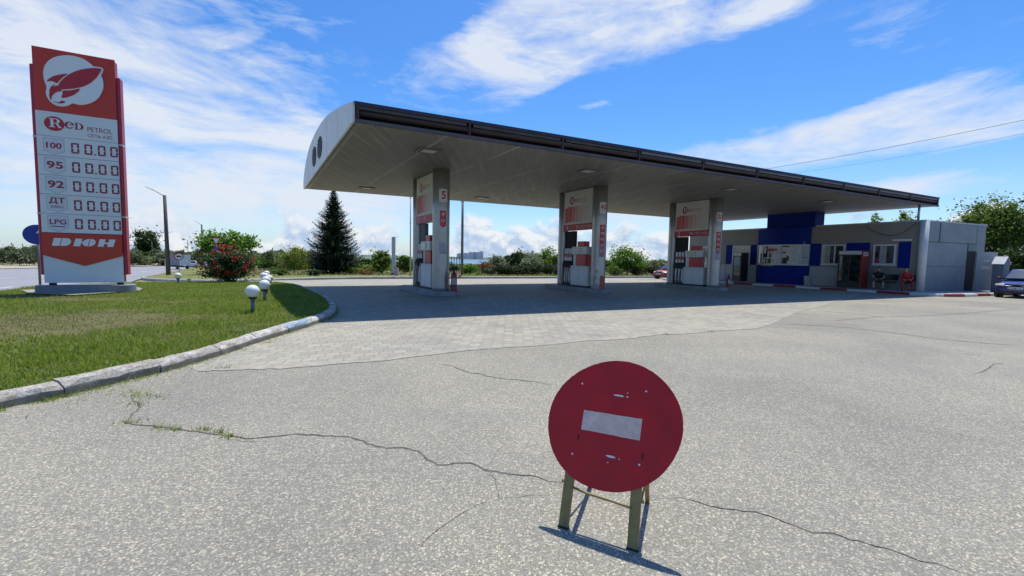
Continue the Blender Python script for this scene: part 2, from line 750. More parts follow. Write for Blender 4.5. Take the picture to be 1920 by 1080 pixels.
base = mixc(nt, 1.0, skyc.outputs[0], (0.86, 1.02, 1.22), 'MULTIPLY')
base = mixc(nt, lowhaze, base, (0.60 * CW, 0.76 * CW, 0.95 * CW))
c1 = mixc(nt, cum, base, cumcol)
cw = mixc(nt, sky_noise(0.3, 1, 3, 2.0, 5), (0.66 * CW, 0.75 * CW, 0.90 * CW), (0.86 * CW, 0.89 * CW, 0.93 * CW))
c2 = mixc(nt, cir, c1, cw)
nt.links.new(c2, bg.inputs[0])

SC.view_settings.view_transform = 'Standard'
SC.view_settings.look = 'None'
SC.view_settings.gamma = 1.0
SC.view_settings.exposure = 0.0

# ================================================================== ground materials
def asphalt_mat():
    m, nt, b, out = new_mat('asphalt')
    v = coords(nt, True)
    v1 = nt.nodes.new('ShaderNodeTexVoronoi')
    v1.inputs['Scale'].default_value = 80
    v1.inputs['Randomness'].default_value = 1.0
    nt.links.new(v, v1.inputs['Vector'])
    sp = nt.nodes.new('ShaderNodeSeparateColor')
    nt.links.new(v1.outputs['Color'], sp.inputs[0])
    cells = ramp(nt, sp.outputs[0], [(0.0, (0.205, 0.20, 0.19)), (0.40, (0.25, 0.245, 0.23)), (0.62, 0.31), (0.74, (0.51, 0.475, 0.405)), (1.0, (0.82, 0.755, 0.63))], 'LINEAR')
    edge = ramp(nt, v1.outputs['Distance'], [(0.35, 1.0), (0.75, 0.0)])
    cellc = mixc(nt, edge, (0.25, 0.248, 0.24), cells)
    v2 = nt.nodes.new('ShaderNodeTexVoronoi')
    v2.inputs['Scale'].default_value = 175
    nt.links.new(v, v2.inputs['Vector'])
    sp2 = nt.nodes.new('ShaderNodeSeparateColor')
    nt.links.new(v2.outputs['Color'], sp2.inputs[0])
    cellc = mixc(nt, 0.42, cellc, ramp(nt, sp2.outputs[0], [(0.0, 0.15), (0.5, 0.27), (0.75, 0.38), (1.0, 0.66)]))
    fine = noise(nt, v, 210, 3, 0.7)
    cellc = mixc(nt, 0.55, cellc, ramp(nt, fine, [(0.3, 0.18), (0.7, 0.48)]), 'OVERLAY')
    # warm and cool drifts, worn lanes
    big = noise(nt, v, 0.33, 6, 0.6, 0.4)
    tone = ramp(nt, big, [(0.28, (0.88, 0.845, 0.72)), (0.5, (1.09, 1.04, 0.865)), (0.72, (1.28, 1.21, 0.97))])
    c = mixc(nt, 1.0, cellc, tone, 'MULTIPLY')
    mid = noise(nt, v, 2.2, 6, 0.65)
    c = mixc(nt, math_node(nt, 'MULTIPLY', ramp(nt, mid, [(0.55, 0.0), (0.8, 1.0)]), 0.35), c, (0.40, 0.375, 0.31))
    lane = noise(nt, coords(nt, True, rot=(0, 0, -0.5), scale=(0.25, 1.6, 1)), 0.55, 5, 0.6)
    c = mixc(nt, math_node(nt, 'MULTIPLY', ramp(nt, lane, [(0.52, 0.0), (0.75, 1.0)]), 0.30), c, (0.20, 0.20, 0.195))
    oil = noise(nt, v, 0.9, 7, 0.62, 0.3)
    c = mixc(nt, math_node(nt, 'MULTIPLY', ramp(nt, oil, [(0.66, 0.0), (0.74, 1.0)]), 0.45), c, (0.15, 0.145, 0.14))
    spot = noise(nt, v, 7.0, 2, 0.5)
    c = mixc(nt, math_node(nt, 'MULTIPLY', ramp(nt, spot, [(0.74, 0.0), (0.80, 1.0)]), 0.5), c, (0.10, 0.095, 0.09))
    nt.links.new(c, b.inputs['Base Color'])
    b.inputs['Roughness'].default_value = 0.85
    b.inputs['Specular IOR Level'].default_value = 0.3
    bump(nt, b, math_node(nt, 'ADD', sp.outputs[1], math_node(nt, 'MULTIPLY', fine, 0.6)), 0.55, 0.006)
    return m


def paver_mat():
    m, nt, b, out = new_mat('block_paving')
    v = coords(nt, True, rot=(0, 0, -AZX - 0.05))
    # interlocking blocks: wavy joints
    sx = nt.nodes.new('ShaderNodeSeparateXYZ')
    nt.links.new(v, sx.inputs[0])
    wob = math_node(nt, 'MULTIPLY', math_node(nt, 'SINE', math_node(nt, 'MULTIPLY', sx.outputs[1], 2 * PI / 0.2)), 0.016)
    wob2 = math_node(nt, 'MULTIPLY', math_node(nt, 'SINE', math_node(nt, 'MULTIPLY', sx.outputs[0], 2 * PI / 0.12)), 0.012)
    cx = nt.nodes.new('ShaderNodeCombineXYZ')
    nt.links.new(math_node(nt, 'ADD', sx.outputs[0], wob), cx.inputs[0])
    nt.links.new(math_node(nt, 'ADD', sx.outputs[1], wob2), cx.inputs[1])
    br = nt.nodes.new('ShaderNodeTexBrick')
    br.offset = 0.5
    br.inputs['Scale'].default_value = 1.0
    br.inputs['Brick Width'].default_value = 0.215
    br.inputs['Row Height'].default_value = 0.2
    br.inputs['Mortar Size'].default_value = 0.009
    br.inputs['Mortar Smooth'].default_value = 0.35
    br.inputs['Bias'].default_value = 0.0
    br.inputs['Color1'].default_value = (0.295, 0.28, 0.235, 1)
    br.inputs['Color2'].default_value = (0.38, 0.362, 0.30, 1)
    br.inputs['Mortar'].default_value = (0.245, 0.222, 0.175, 1)
    nt.links.new(cx.outputs[0], br.inputs['Vector'])
    w = coords(nt, True)
    big = noise(nt, w, 0.45, 6, 0.62)
    tone = ramp(nt, big, [(0.3, (0.80, 0.80, 0.82)), (0.5, (1.0, 0.99, 0.97)), (0.72, (1.10, 1.06, 0.97))])
    c = mixc(nt, 1.0, br.outputs['Color'], tone, 'MULTIPLY')
    fine = noise(nt, w, 90, 4, 0.7)
    c = mixc(nt, 0.5, c, ramp(nt, fine, [(0.25, 0.3), (0.75, 0.68)]), 'OVERLAY')
    sand = noise(nt, w, 1.6, 7, 0.7)
    c = mixc(nt, math_node(nt, 'MULTIPLY', ramp(nt, sand, [(0.52, 0.0), (0.72, 1.0)]), 0.4), c, (0.40, 0.375, 0.30))
    # pale scuffs where tyres turn between the pumps
    st = coords(nt, True, rot=(0, 0, -0.35), scale=(0.5, 3.0, 1))
    sc = noise(nt, st, 1.4, 7, 0.72)
    c = mixc(nt, math_node(nt, 'MULTIPLY', ramp(nt, sc, [(0.58, 0.0), (0.74, 1.0)]), 0.35), c, (0.52, 0.51, 0.48))
    nt.links.new(c, b.inputs['Base Color'])
    b.inputs['Roughness'].default_value = 0.82
    b.inputs['Specular IOR Level'].default_value = 0.3
    bump(nt, b, math_node(nt, 'MULTIPLY_ADD', br.outputs['Fac'], -1.0, math_node(nt, 'MULTIPLY', fine, 0.25)), 0.6, 0.008)
    return m


def soil_mat(name, green, dry, bare, scale=0.5):
    m, nt, b, out = new_mat(name)
    v = coords(nt, True)
    n1 = noise(nt, v, scale, 7, 0.65)
    n2 = noise(nt, v, scale * 9, 6, 0.7)
    n3 = noise(nt, v, scale * 70, 4, 0.7)
    c = ramp(nt, n1, [(0.35, green), (0.5, dry), (0.68, bare)])
    c = mixc(nt, 0.35, c, ramp(nt, n2, [(0.3, green), (0.7, dry)]))
    c = mixc(nt, 0.6, c, ramp(nt, n3, [(0.25, 0.25), (0.75, 0.75)]), 'OVERLAY')
    nt.links.new(c, b.inputs['Base Color'])
    b.inputs['Roughness'].default_value = 0.95
    b.inputs['Specular IOR Level'].default_value = 0.1
    bump(nt, b, n2, 0.8, 0.05)
    return m


def kerb_mat():
    m, nt, b, out = new_mat('old_kerb_concrete')
    v = coords(nt, True)
    n1 = noise(nt, v, 5, 7, 0.68)
    c = ramp(nt, n1, [(0.3, (0.25, 0.21, 0.165)), (0.5, (0.40, 0.37, 0.32)), (0.7, (0.52, 0.49, 0.44))])
    # remains of white, then of pale blue paint
    n2 = noise(nt, v, 3.1, 8, 0.72)
    c = mixc(nt, ramp(nt, n2, [(0.52, 0.0), (0.57, 0.75)]), c, (0.63, 0.62, 0.59))
    geo = nt.nodes.new('ShaderNodeNewGeometry')
    n3 = noise(nt, v, 2.0, 8, 0.74)
    pf = math_node(nt, 'ADD', n3, math_node(nt, 'MULTIPLY', geo.outputs['Random Per Island'], 0.26))
    c = mixc(nt, ramp(nt, pf, [(0.70, 0.0), (0.76, 0.75)]), c, (0.23, 0.36, 0.47))
    n4 = noise(nt, v, 40, 5, 0.7)
    c = mixc(nt, 0.7, c, ramp(nt, n4, [(0.3, 0.2), (0.7, 0.72)]), 'OVERLAY')
    # soil splashed up the foot of the stones
    tcz = nt.nodes.new('ShaderNodeSeparateXYZ')
    nt.links.new(v, tcz.inputs[0])
    low = math_node(nt, 'SUBTRACT', math_node(nt, 'MULTIPLY_ADD', noise(nt, v, 9, 6, 0.7), 0.16, 0.02), tcz.outputs[2])
    c = mixc(nt, math_node(nt, 'MULTIPLY', math_node(nt, 'MULTIPLY', low, 22.0, clamp=True), 0.75), c, (0.16, 0.13, 0.09))
    nt.links.new(c, b.inputs['Base Color'])
    b.inputs['Roughness'].default_value = 0.9
    bump(nt, b, math_node(nt, 'ADD', n1, math_node(nt, 'MULTIPLY', n4, 0.4)), 0.7, 0.02)
    return m


mAsph = asphalt_mat()
mPave = paver_mat()
mKerb = kerb_mat()
mSoil = soil_mat('lawn_soil', (0.075, 0.105, 0.025), (0.14, 0.135, 0.055), (0.24, 0.185, 0.11), 0.55)
mField = soil_mat('dry_field', (0.10, 0.13, 0.045), (0.23, 0.19, 0.10), (0.32, 0.25, 0.15), 0.11)
mVerge = soil_mat('sandy_verge', (0.30, 0.27, 0.18), (0.40, 0.36, 0.27), (0.48, 0.43, 0.33), 0.3)
mRoad = M('road_asphalt', (0.25, 0.25, 0.26), 0.85, var=0.14, vscale=0.4, dirt=0.35, dirtcol=(0.36, 0.35, 0.33), bmp=0.3, bscale=80)
mConc = M('concrete', (0.43, 0.415, 0.385), 0.9, var=0.16, vscale=3, dirt=0.5, dirtcol=(0.2, 0.19, 0.17), bmp=0.4, bscale=50)
mWhiteRoad = M('road_paint', (0.72, 0.72, 0.70), 0.8, var=0.1, vscale=4, dirt=0.7, dirtcol=(0.3, 0.3, 0.3))

# ---- the land: one sheet out to the shore, finer near the camera
def land():
    def axis(lo, hi):
        a = [0.0]
        st = 3.0
        while a[-1] < hi:
            a.append(a[-1] + st)
            st *= 1.07
        b = [0.0]
        st = 3.0
        while b[-1] > lo:
            b.append(b[-1] - st)
            st *= 1.07
        return sorted(set(a + b))
    xs = axis(-2600, 2600)
    ys = axis(-900, 1500)
    vs = []
    for y in ys:
        for x in xs:
            vs.append((x, y, terr(x, y) - 0.05))
    nx = len(xs)
    fs = [(j * nx + i, j * nx + i + 1, (j + 1) * nx + i + 1, (j + 1) * nx + i) for j in range(len(ys) - 1) for i in range(nx - 1)]
    mb = MB()
    mb.add(vs, fs, 0, True)
    return struct(mb.build('ground', mField, fixn=False))


land()
# water of the bay and the far shore
mSea, ntS, bS, _ = new_mat('sea_water')
vS = coords(ntS, True, scale=(1, 0.3, 1))
bS.inputs['Base Color'].default_value = (0.10, 0.20, 0.27, 1)
nS = noise(ntS, vS, 0.05, 6, 0.6)
ntS.links.new(ramp(ntS, nS, [(0.3, (0.08, 0.17, 0.24)), (0.7, (0.14, 0.25, 0.31))]), bS.inputs['Base Color'])
bS.inputs['Roughness'].default_value = 0.35
mb = MB()
mb.poly([(-9000, 120, -13), (9000, 120, -13), (9000, 12000, -13), (-9000, 12000, -13)])
struct(mb.build('sea', mSea))
mShore = soil_mat('far_shore', (0.10, 0.15, 0.12), (0.16, 0.19, 0.15), (0.22, 0.23, 0.19), 0.004)
mb = MB()
for k in range(2):
    yy = 3150 + 500 * k
    n = 90
    xs = np.linspace(-5200, 5200, n)
    top = [-13 + 11 + 9 * k + 5 * math.sin(x * 0.0031 + k) + 4 * math.sin(x * 0.011 + 2 * k) + rng.uniform(-2, 2) for x in xs]
    r0 = [(x, yy - 60, -14) for x in xs]
    r1 = [(x, yy, h) for x, h in zip(xs, top)]
    r2 = [(x, yy + 300, h * 0.8) for x, h in zip(xs, top)]
    r3 = [(x, yy + 420, -14) for x in xs]
    mb.loft([r0, r1, r2, r3], 0, False, False, closed=False)
struct(mb.build('far_shore', mShore))

# ---- forecourt
struct(sheet('forecourt', [(-7, -4), (48, -4), (60, 40), (40, 60), (20, 46), (-22, 30), (-26, 24), (-17.5, 14.5), (-9, 6)], 0.0, mAsph, 2.0))
PAVE_FRONT = [at(x, y) for x, y in ((350, 686), (372, 697), (440, 691), (520, 687), (620, 682), (700, 677), (800, 664), (900, 655), (1000, 648), (1120, 637), (1240, 627), (1330, 621), (1410, 617), (1445, 608), (1470, 596), (1500, 584), (1545, 573))]
PAVE = PAVE_FRONT + [F(26.9, 1.0), F(27.2, 12.0), F(26.5, 17.5)] + [at(x, y) for x, y in ((1240, 521.5), (1000, 522.5), (800, 523), (640, 524), (500, 528), (400, 530.5), (330, 530.5), (262, 527), (255, 533))] + [Vector((-8, 14)), Vector((-6, 10)), Vector((-5.2, 6.5))]
struct(sheet('block_paving', [(p[0], p[1]) for p in PAVE], lambda x, y: 0.0025 + 0.0065 * min(1.0, max(0.0, (y - 0.4 * x - 8.0) / 6.0)), mPave, 2.0))

# ---- main road on the left
ROAD = [at(x, y) for x, y in ((-420, 600), (0, 549), (60, 541), (130, 536), (240, 531), (258, 524.5), (300, 513), (345, 505), (378, 499.5))] + [at(x, y) for x, y in ((362, 496.5), (345, 497.5), (300, 499.0), (260, 500), (130, 502), (0, 504.5), (-420, 517))]
struct(sheet('road', [(p[0], p[1]) for p in ROAD], 0.012, mRoad, 3.0))
VERGE = [at(x, y) for x, y in ((-420, 516), (0, 504), (130, 501.5), (260, 499.5), (345, 497), (345, 494), (260, 494), (130, 494.5), (0, 496), (-420, 503))]
struct(sheet('verge', [(p[0], p[1]) for p in VERGE], 0.05, mVerge, 3.0))


def ribbon(mb, pts, w, dz, mat=0, jit=0.0):
    pts = [Vector(p[:2]) for p in pts]
    L = offset_path(pts, w / 2)
    R = offset_path(pts, -w / 2)
    vs = []
    for a, b in zip(L, R):
        ja, jb = (random.uniform(-jit, jit), random.uniform(-jit, jit)) if jit else (0, 0)
        vs.append((a.x + ja, a.y + ja, terr(a.x, a.y) + dz))
        vs.append((b.x + jb, b.y + jb, terr(b.x, b.y) + dz))
    mb.add(vs, [(2 * i, 2 * i + 1, 2 * i + 3, 2 * i + 2) for i in range(len(pts) - 1)], mat)


mb = MB()
r1 = [at(x, y) for x, y in ((-300, 575), (0, 541), (40, 537), (90, 533.5))]
for k in range(0, 30):
    pass
edge = resample(r1, 1.5)
for i in range(0, len(edge) - 3, 3):
    ribbon(mb, edge[i:i + 2], 0.14, 0.02)
mid = resample([at(x, y) for x, y in ((-300, 545), (0, 522), (130, 516), (260, 510), (340, 502))], 2.0)
ribbon(mb, mid, 0.16, 0.02)
struct(mb.build('road_marking', mWhiteRoad))


def kerb(name, line, h=0.15, w=0.17, stone=1.0, mats=None, pick=None, side=1, gap=0.012, wear=0.02, smooth=False):
    """a run of kerb stones laid along a line; the stones sit on the left (side=1) of it"""
    pts = resample(line, stone)
    mb = MB()
    for i in range(len(pts) - 1):
        a, b = pts[i], pts[i + 1]
        t = (b - a).normalized()
        nrm = Vector((-t.y, t.x)) * side
        a2, b2 = a + t * gap / 2, b - t * gap / 2
        k = 7
        hh = h + random.uniform(-0.012, 0.012)
        sh = random.uniform(-0.01, 0.01)
        rings = []
        for q in range(k):
            p = a2 + (b2 - a2) * q / (k - 1)
            z = terr(p.x, p.y)
            j = lambda s=1.0: random.uniform(-wear, wear) * s
            e = wear * 1.5 if q in (0, k - 1) else 0
            prof = [(0 + sh, -0.05), (0 + sh + j(0.3), hh * 0.55 + j(0.3)), (0.018 + sh + abs(j(0.6)) + e * 0.3, hh * 0.86 + j(0.4) - e * 0.4), (0.045 + abs(j(0.7)) + sh, hh - abs(j(0.4)) - e * 0.4), (w * 0.6, hh + j(0.25)), (w, hh + j(0.25)), (w, -0.05)]
            rings.append([(p.x + nrm.x * u, p.y + nrm.y * u, z + v) for u, v in prof])
        mb.loft(rings, pick(i) if pick else 0, True, smooth)
    o = mb.build(name, mats or [mKerb])
    return struct(o)


K1 = [Vector((-6.6, -2.0)), Vector((-5.9, 1.2))] + [at(x, y).xy for x, y in ((0, 768), (120, 743), (240, 715), (330, 691), (405, 670), (500, 637), (560, 619), (605, 604), (624, 595), (630.5, 587), (629, 577), (617, 564.5), (596, 553), (574, 543.5), (548, 536), (520, 533))]
K1 = [Vector(p[:2]) for p in smooth_curve([(p[0], p[1]) for p in K1], 5, False)]
kerb('kerb', K1, 0.15, 0.17, 0.95, wear=0.03, side=1)
ISL = offset_path(K1, 0.16)
LAWN = [(p.x, p.y) for p in ISL] + [tuple(at(x, y).xy) for x, y in ((480, 532.5), (400, 532.5), (300, 533), (262, 533.5), (235, 534.5), (130, 539), (60, 544), (0, 552), (-400, 606))] + [(-16, -2.0)]
struct(sheet('lawn', LAWN, 0.115, mSoil, 1.2))
# far island beyond the apron, with its own kerb
K2 = [at(x, y).xy for x, y in ((380, 498.5), (350, 505), (318, 511), (285, 518), (268, 521.5), (266, 523.5), (285, 526), (330, 528.5), (400, 529), (500, 526), (640, 522.3), (800, 521.5), (1000, 521), (1240, 520), (1300, 520))]
K2 = [Vector(p[:2]) for p in smooth_curve([(p[0], p[1]) for p in K2], 4, False)]
K2b = K2 + [F(24, 15.2).xy, F(26, 14.8).xy]
mKw = M('kerb_white_paint', (0.52, 0.52, 0.50), 0.8, var=0.1, dirt=0.6, dirtcol=(0.3, 0.28, 0.25), vscale=4)
mKg = M('kerb_grey', (0.22, 0.225, 0.24), 0.9, var=0.2, dirt=0.6, dirtcol=(0.4, 0.38, 0.35), vscale=4)
kerb('far_kerb', K2, 0.15, 0.18, 1.1, mats=[mKg, mKw, mConc], pick=lambda i: (i % 2) if i < 15 else (2 if i > 34 else 0), side=1, wear=0.008)
FARISL = [(p.x, p.y) for p in offset_path(K2, 0.17)] + [tuple(at(x, y).xy) for x, y in ((1300, 506), (1000, 504.5), (600, 502), (420, 499))]
struct(sheet('far_lawn', FARISL, 0.10, soil_mat('verge_grass', (0.12, 0.16, 0.045), (0.20, 0.20, 0.075), (0.31, 0.23, 0.14), 0.16), 2.0))
# slab round the foot of the price sign
struct(sheet('concrete_slab', [tuple(at(x, y).xy) for x, y in ((40, 552), (258, 546), (268, 549), (262, 553), (215, 557), (140, 563), (55, 560))], 0.165, M('dusty_slab', (0.30, 0.27, 0.22), 0.95, var=0.2, vscale=2, dirt=0.6, dirtcol=(0.2, 0.17, 0.12), bmp=0.4), 1.5))

# ---- cracks and the sand line where asphalt meets blocks
mCrack = M('crack_dark', (0.10, 0.088, 0.07), 0.95, var=0.3, vscale=9)
mCrackE = M('crack_crumbled', (0.215, 0.20, 0.165), 0.95, var=0.25, vscale=20, bmp=0.5, bscale=90)
mb = MB()
CR_PX = [([(245, 735), (258, 765), (240, 793), (300, 803), (360, 808), (430, 820), (480, 823), (540, 817), (600, 816), (660, 822), (700, 838), (770, 842), (800, 858), (830, 870), (870, 868), (910, 880), (960, 887), (1010, 895), (1060, 907)], 0.020),
         ([(905, 890), (925, 893), (932, 915), (935, 935)], 0.013), ([(918, 938), (880, 955), (840, 980), (800, 1010), (785, 1030)], 0.008),
         ([(1225, 937), (1300, 940), (1380, 955), (1450, 970), (1520, 990), (1600, 1010), (1700, 1040), (1830, 1078)], 0.010),
         ([(820, 682), (850, 688), (880, 697), (930, 708), (1000, 716), (1045, 722)], 0.022), ([(935, 935), (985, 930), (1040, 928)], 0.007), ([(915, 880), (930, 850), (945, 835)], 0.007),
         ([(1470, 608), (1560, 612), (1640, 620), (1720, 630), (1800, 640), (1915, 648)], 0.035), ([(1440, 585), (1490, 588), (1540, 592)], 0.05), ([(1560, 602), (1640, 595), (1740, 592), (1830, 586), (1915, 578)], 0.04),
         ([(1825, 703), (1845, 696), (1862, 684), (1885, 680)], 0.02), ([(1530, 583), (1600, 588), (1660, 596)], 0.04), ([(420, 820), (470, 828), (520, 826)], 0.008)]
for pts, w in CR_PX:
    P = resample(smooth_curve([tuple(at(x, y).xy) for x, y in pts], 4, False), 0.035)
    Q = []
    off = 0.0
    for i, p in enumerate(P):
        off = off * 0.8 + random.uniform(-0.014, 0.014)
        Q.append(Vector((p.x + off * 0.7, p.y + off)))
    vs = []
    L, R = offset_path(Q, 0.5), offset_path(Q, -0.5)
    for i, (a, b, c) in enumerate(zip(L, R, Q)):
        ww = w * 0.8 * random.uniform(0.2, 1.0) * min(1, 0.25 + min(i, len(Q) - 1 - i) * 0.05)
        va = c + (a - c) * ww
        vb = c + (b - c) * ww
        vs += [(va.x, va.y, terr(c.x, c.y) + 0.004), (vb.x, vb.y, terr(c.x, c.y) + 0.004)]
    mb.add(vs, [(2 * i, 2 * i + 1, 2 * i + 3, 2 * i + 2) for i in range(len(Q) - 1)])
    vs = []
    for i, (a, b, c) in enumerate(zip(L, R, Q)):
        wa, wb_ = [w * (0.5 + 1.3 * abs(math.sin(i * 0.21 + s_)) * random.uniform(0.4, 1.0)) * min(1, min(i, len(Q) - 1 - i) * 0.06) for s_ in (0, 2)]
        va = c + (a - c) * wa
        vb = c + (b - c) * wb_
        vs += [(va.x, va.y, terr(c.x, c.y) + 0.0018), (vb.x, vb.y, terr(c.x, c.y) + 0.0018)]
    mb.add(vs, [(2 * i, 2 * i + 1, 2 * i + 3, 2 * i + 2) for i in range(len(Q) - 1)], 1)
struct(mb.build('asphalt_crack', [mCrack, mCrackE]))
mSand = M('sand', (0.34, 0.315, 0.255), 0.95, var=0.2, vscale=8, bmp=0.4, bscale=120)
mb = MB()
P = resample([p.xy for p in PAVE_FRONT[1:14]], 0.08)
vs = []
for i, (c, a) in enumerate(zip(P, offset_path(P, -1.0))):
    w = 0.02 + 0.22 * abs(math.sin(i * 0.13) * math.sin(i * 0.041 + 1)) ** 1.5 + random.uniform(0, 0.05)
    v = a - c
    j = random.uniform(-0.02, 0.02)
    for k in (-0.6, 0.6):
        q = c + v * (w * k + j)
        vs.append((q.x, q.y, 0.0042 + 0.0065 * min(1.0, max(0.0, (q.y - 0.4 * q.x - 8.0) / 6.0))))
mb.add(vs, [(2 * i, 2 * i + 1, 2 * i + 3, 2 * i + 2) for i in range(len(P) - 1)])
for ox, oy, sx_, sy_ in ():
    c0 = at(ox, oy)
    pr_ = []
    for k in range(26):
        a = 2 * PI * k / 26
        q = at(ox + sx_ * math.cos(a) * random.uniform(0.55, 1.1), oy + sy_ * math.sin(a) * random.uniform(0.5, 1.15))
        pr_.append((q.x, q.y, 0.002 if oy > 700 else 0.0055))
    mb.poly(pr_)
struct(mb.build('sand_line', mSand))

# ================================================================== grass
mGrass = leaf_mat('grass_blade', (0.095, 0.155, 0.018), (0.205, 0.285, 0.036), (0.37, 0.38, 0.11), 0.42, wscale=1.6)
mDry = leaf_mat('dry_grass', (0.17, 0.125, 0.06), (0.28, 0.21, 0.10), (0.40, 0.33, 0.18), 0.2, wscale=1.2)


def fbm(x, y, s, seed):
    """cheap smooth noise for numpy arrays"""
    r = np.random.default_rng(seed)
    v = np.zeros_like(x)
    for o in range(5):
        for _ in range(3):
            a = r.uniform(0, 2 * PI)
            v += np.sin((x * math.cos(a) + y * math.sin(a)) * s * (1.9 ** o) + r.uniform(0, 6.28)) / (1.6 ** o)
    return v / 5.0


def blades(name, poly, n, hmin, hmax, wd, base, mats, bias=None, dry=None, keep=None):
    xs = [p[0] for p in poly]
    ys = [p[1] for p in poly]
    m = n * 6
    x = rng.uniform(min(xs), max(xs), m)
    y = rng.uniform(min(ys), max(ys), m)
    k = inside(poly, x, y)
    if bias is not None:
        k &= rng.uniform(0, 1, m) < bias(x, y)
    x, y = x[k][:n], y[k][:n]
    d = dry(x, y) if dry is not None else np.zeros_like(x)
    n = len(x)
    if dry is not None and keep is not None:
        kk = (d < 0.5) | (rng.uniform(0, 1, n) < 0.38)
        x, y, d = x[kk], y[kk], d[kk]
        n = len(x)
    h = rng.uniform(hmin, hmax, n) * (0.75 + 0.35 * fbm(x, y, 2.2, 5)) * np.where(d > 0.5, 0.45, 1.0)
    if keep is not None:
        h *= keep(x, y)
    h = np.maximum(h, 0.012)
    a = rng.uniform(0, 2 * PI, n)
    ln = rng.uniform(0.2, 1.25, n) * h
    la = rng.uniform(0, 2 * PI, n)
    w = wd * rng.uniform(0.6, 1.4, n)
    z = np.array([terr(p, q) for p, q in zip(x, y)]) + base
    c, s = np.cos(a), np.sin(a)
    lx, ly = np.cos(la) * ln, np.sin(la) * ln
    V = np.zeros((n, 5, 3))
    V[:, 0] = np.stack([x - c * w, y - s * w, z - 0.01], 1)
    V[:, 1] = np.stack([x + c * w, y + s * w, z - 0.01], 1)
    V[:, 2] = np.stack([x + c * w * 0.75 + lx * 0.35, y + s * w * 0.75 + ly * 0.35, z + h * 0.6], 1)
    V[:, 3] = np.stack([x - c * w * 0.75 + lx * 0.35, y - s * w * 0.75 + ly * 0.35, z + h * 0.6], 1)
    V[:, 4] = np.stack([x + lx, y + ly, z + h], 1)
    i0 = np.arange(n)[:, None] * 5
    t1 = i0 + np.array([[0, 1, 2]])
    t2 = i0 + np.array([[0, 2, 3]])
    t3 = i0 + np.array([[3, 2, 4]])
    fs = np.stack([t1, t2, t3], 1).reshape(-1, 3)
    mi = np.repeat((d > 0.5).astype(np.int32), 3)
    return tag(raw_mesh(name, V.reshape(-1, 3), fs, mats, mi=mi), kind='stuff')


def dry_patch(x, y):
    """sunburnt ground at the left and by the sign slab"""
    v = 0.30 * fbm(x, y, 0.9, 21) + 0.42 * fbm(x, y, 3.0, 8)
    v = v + 0.85 * np.exp(-(((x + 8.6) / 2.4) ** 2 + ((y - 8.2) / 1.7) ** 2))
    v = v + 0.9 * np.exp(-(((x + 12.6) / 2.4) ** 2 + ((y - 12.2) / 0.65) ** 2))
    v = v + 0.5 * np.exp(-(((x + 9.3) / 0.8) ** 2 + ((y - 11.8) / 0.5) ** 2))
    v = v + 0.55 * np.exp(-(((x + 9.0) / 0.55) ** 2 + ((y - 9.9) / 0.30) ** 2))
    return ((v + rng.normal(0, 0.17, len(x)) > 0.37) | (rng.uniform(0, 1, len(x)) < 0.15)).astype(float)


def near_bias(x, y):
    d = np.hypot(x, y)
    return np.clip(9.0 / np.maximum(d, 3) ** 1.15, 0, 1)


def edge_tall(x, y):
    return 1.0 + 0.25 * (fbm(x, y, 1.3, 3) > 0.25)


blades('lawn_grass', LAWN, 270000, 0.035, 0.10, 0.0048, 0.115, [mGrass, mDry], near_bias, dry_patch, edge_tall)
blades('far_grass', FARISL, 26000, 0.08, 0.22, 0.012, 0.10, [mGrass, mDry], None, lambda x, y: (fbm(x, y, 0.30, 4) + rng.normal(0, 0.3, len(x)) > 0.25).astype(float))
# weeds along the kerb and in the cracks
wx, wy = [], []
for i in range(2600):
    p = random.choice(K1[10:70])
    q = random.choice([0, 0, 0, 1])
    wx.append(p.x + random.gauss(0.02, 0.035) + (random.gauss(0, 0.3) if q else 0))
    wy.append(p.y + random.gauss(-0.03, 0.05) + (random.gauss(0, 0.1) if q else 0))
TUFT = [(245, 738, 0.10), (262, 742, 0.08), (285, 745, 0.07), (254, 757, 0.06), (243, 792, 0.05), (302, 803, 0.05), (430, 820, 0.035), (380, 806, 0.03), (410, 812, 0.025), (330, 806, 0.03), (448, 656, 0.08), (500, 643, 0.06), (545, 625, 0.06), (610, 608, 0.10), (1250, 627, 0.06), (1330, 622, 0.05), (420, 690, 0.05)]
for a, b, r in TUFT:
    p = at(a, b)
    for _ in range(34):
        wx.append(p.x + random.gauss(0, r * 1.1))
        wy.append(p.y + random.gauss(0, r * 0.6))


def tuft_mesh(name, xs, ys, hmax, mats):
    x, y = np.array(xs), np.array(ys)
    n = len(x)
    h = rng.uniform(0.012, hmax, n)
    a = rng.uniform(0, 2 * PI, n)
    ln = rng.uniform(0.4, 1.6, n) * h
    la = rng.uniform(0, 2 * PI, n)
    w = 0.004
    V = np.zeros((n, 3, 3))
    z = np.array([terr(p, q) for p, q in zip(x, y)])
    V[:, 0] = np.stack([x - np.cos(a) * w, y - np.sin(a) * w, z], 1)
    V[:, 1] = np.stack([x + np.cos(a) * w, y + np.sin(a) * w, z], 1)
    V[:, 2] = np.stack([x + np.cos(la) * ln, y + np.sin(la) * ln, z + h], 1)
    return tag(raw_mesh(name, V.reshape(-1, 3), np.arange(3 * n).reshape(-1, 3), mats), kind='stuff')


tuft_mesh('weeds', wx, wy, 0.055, mGrass)
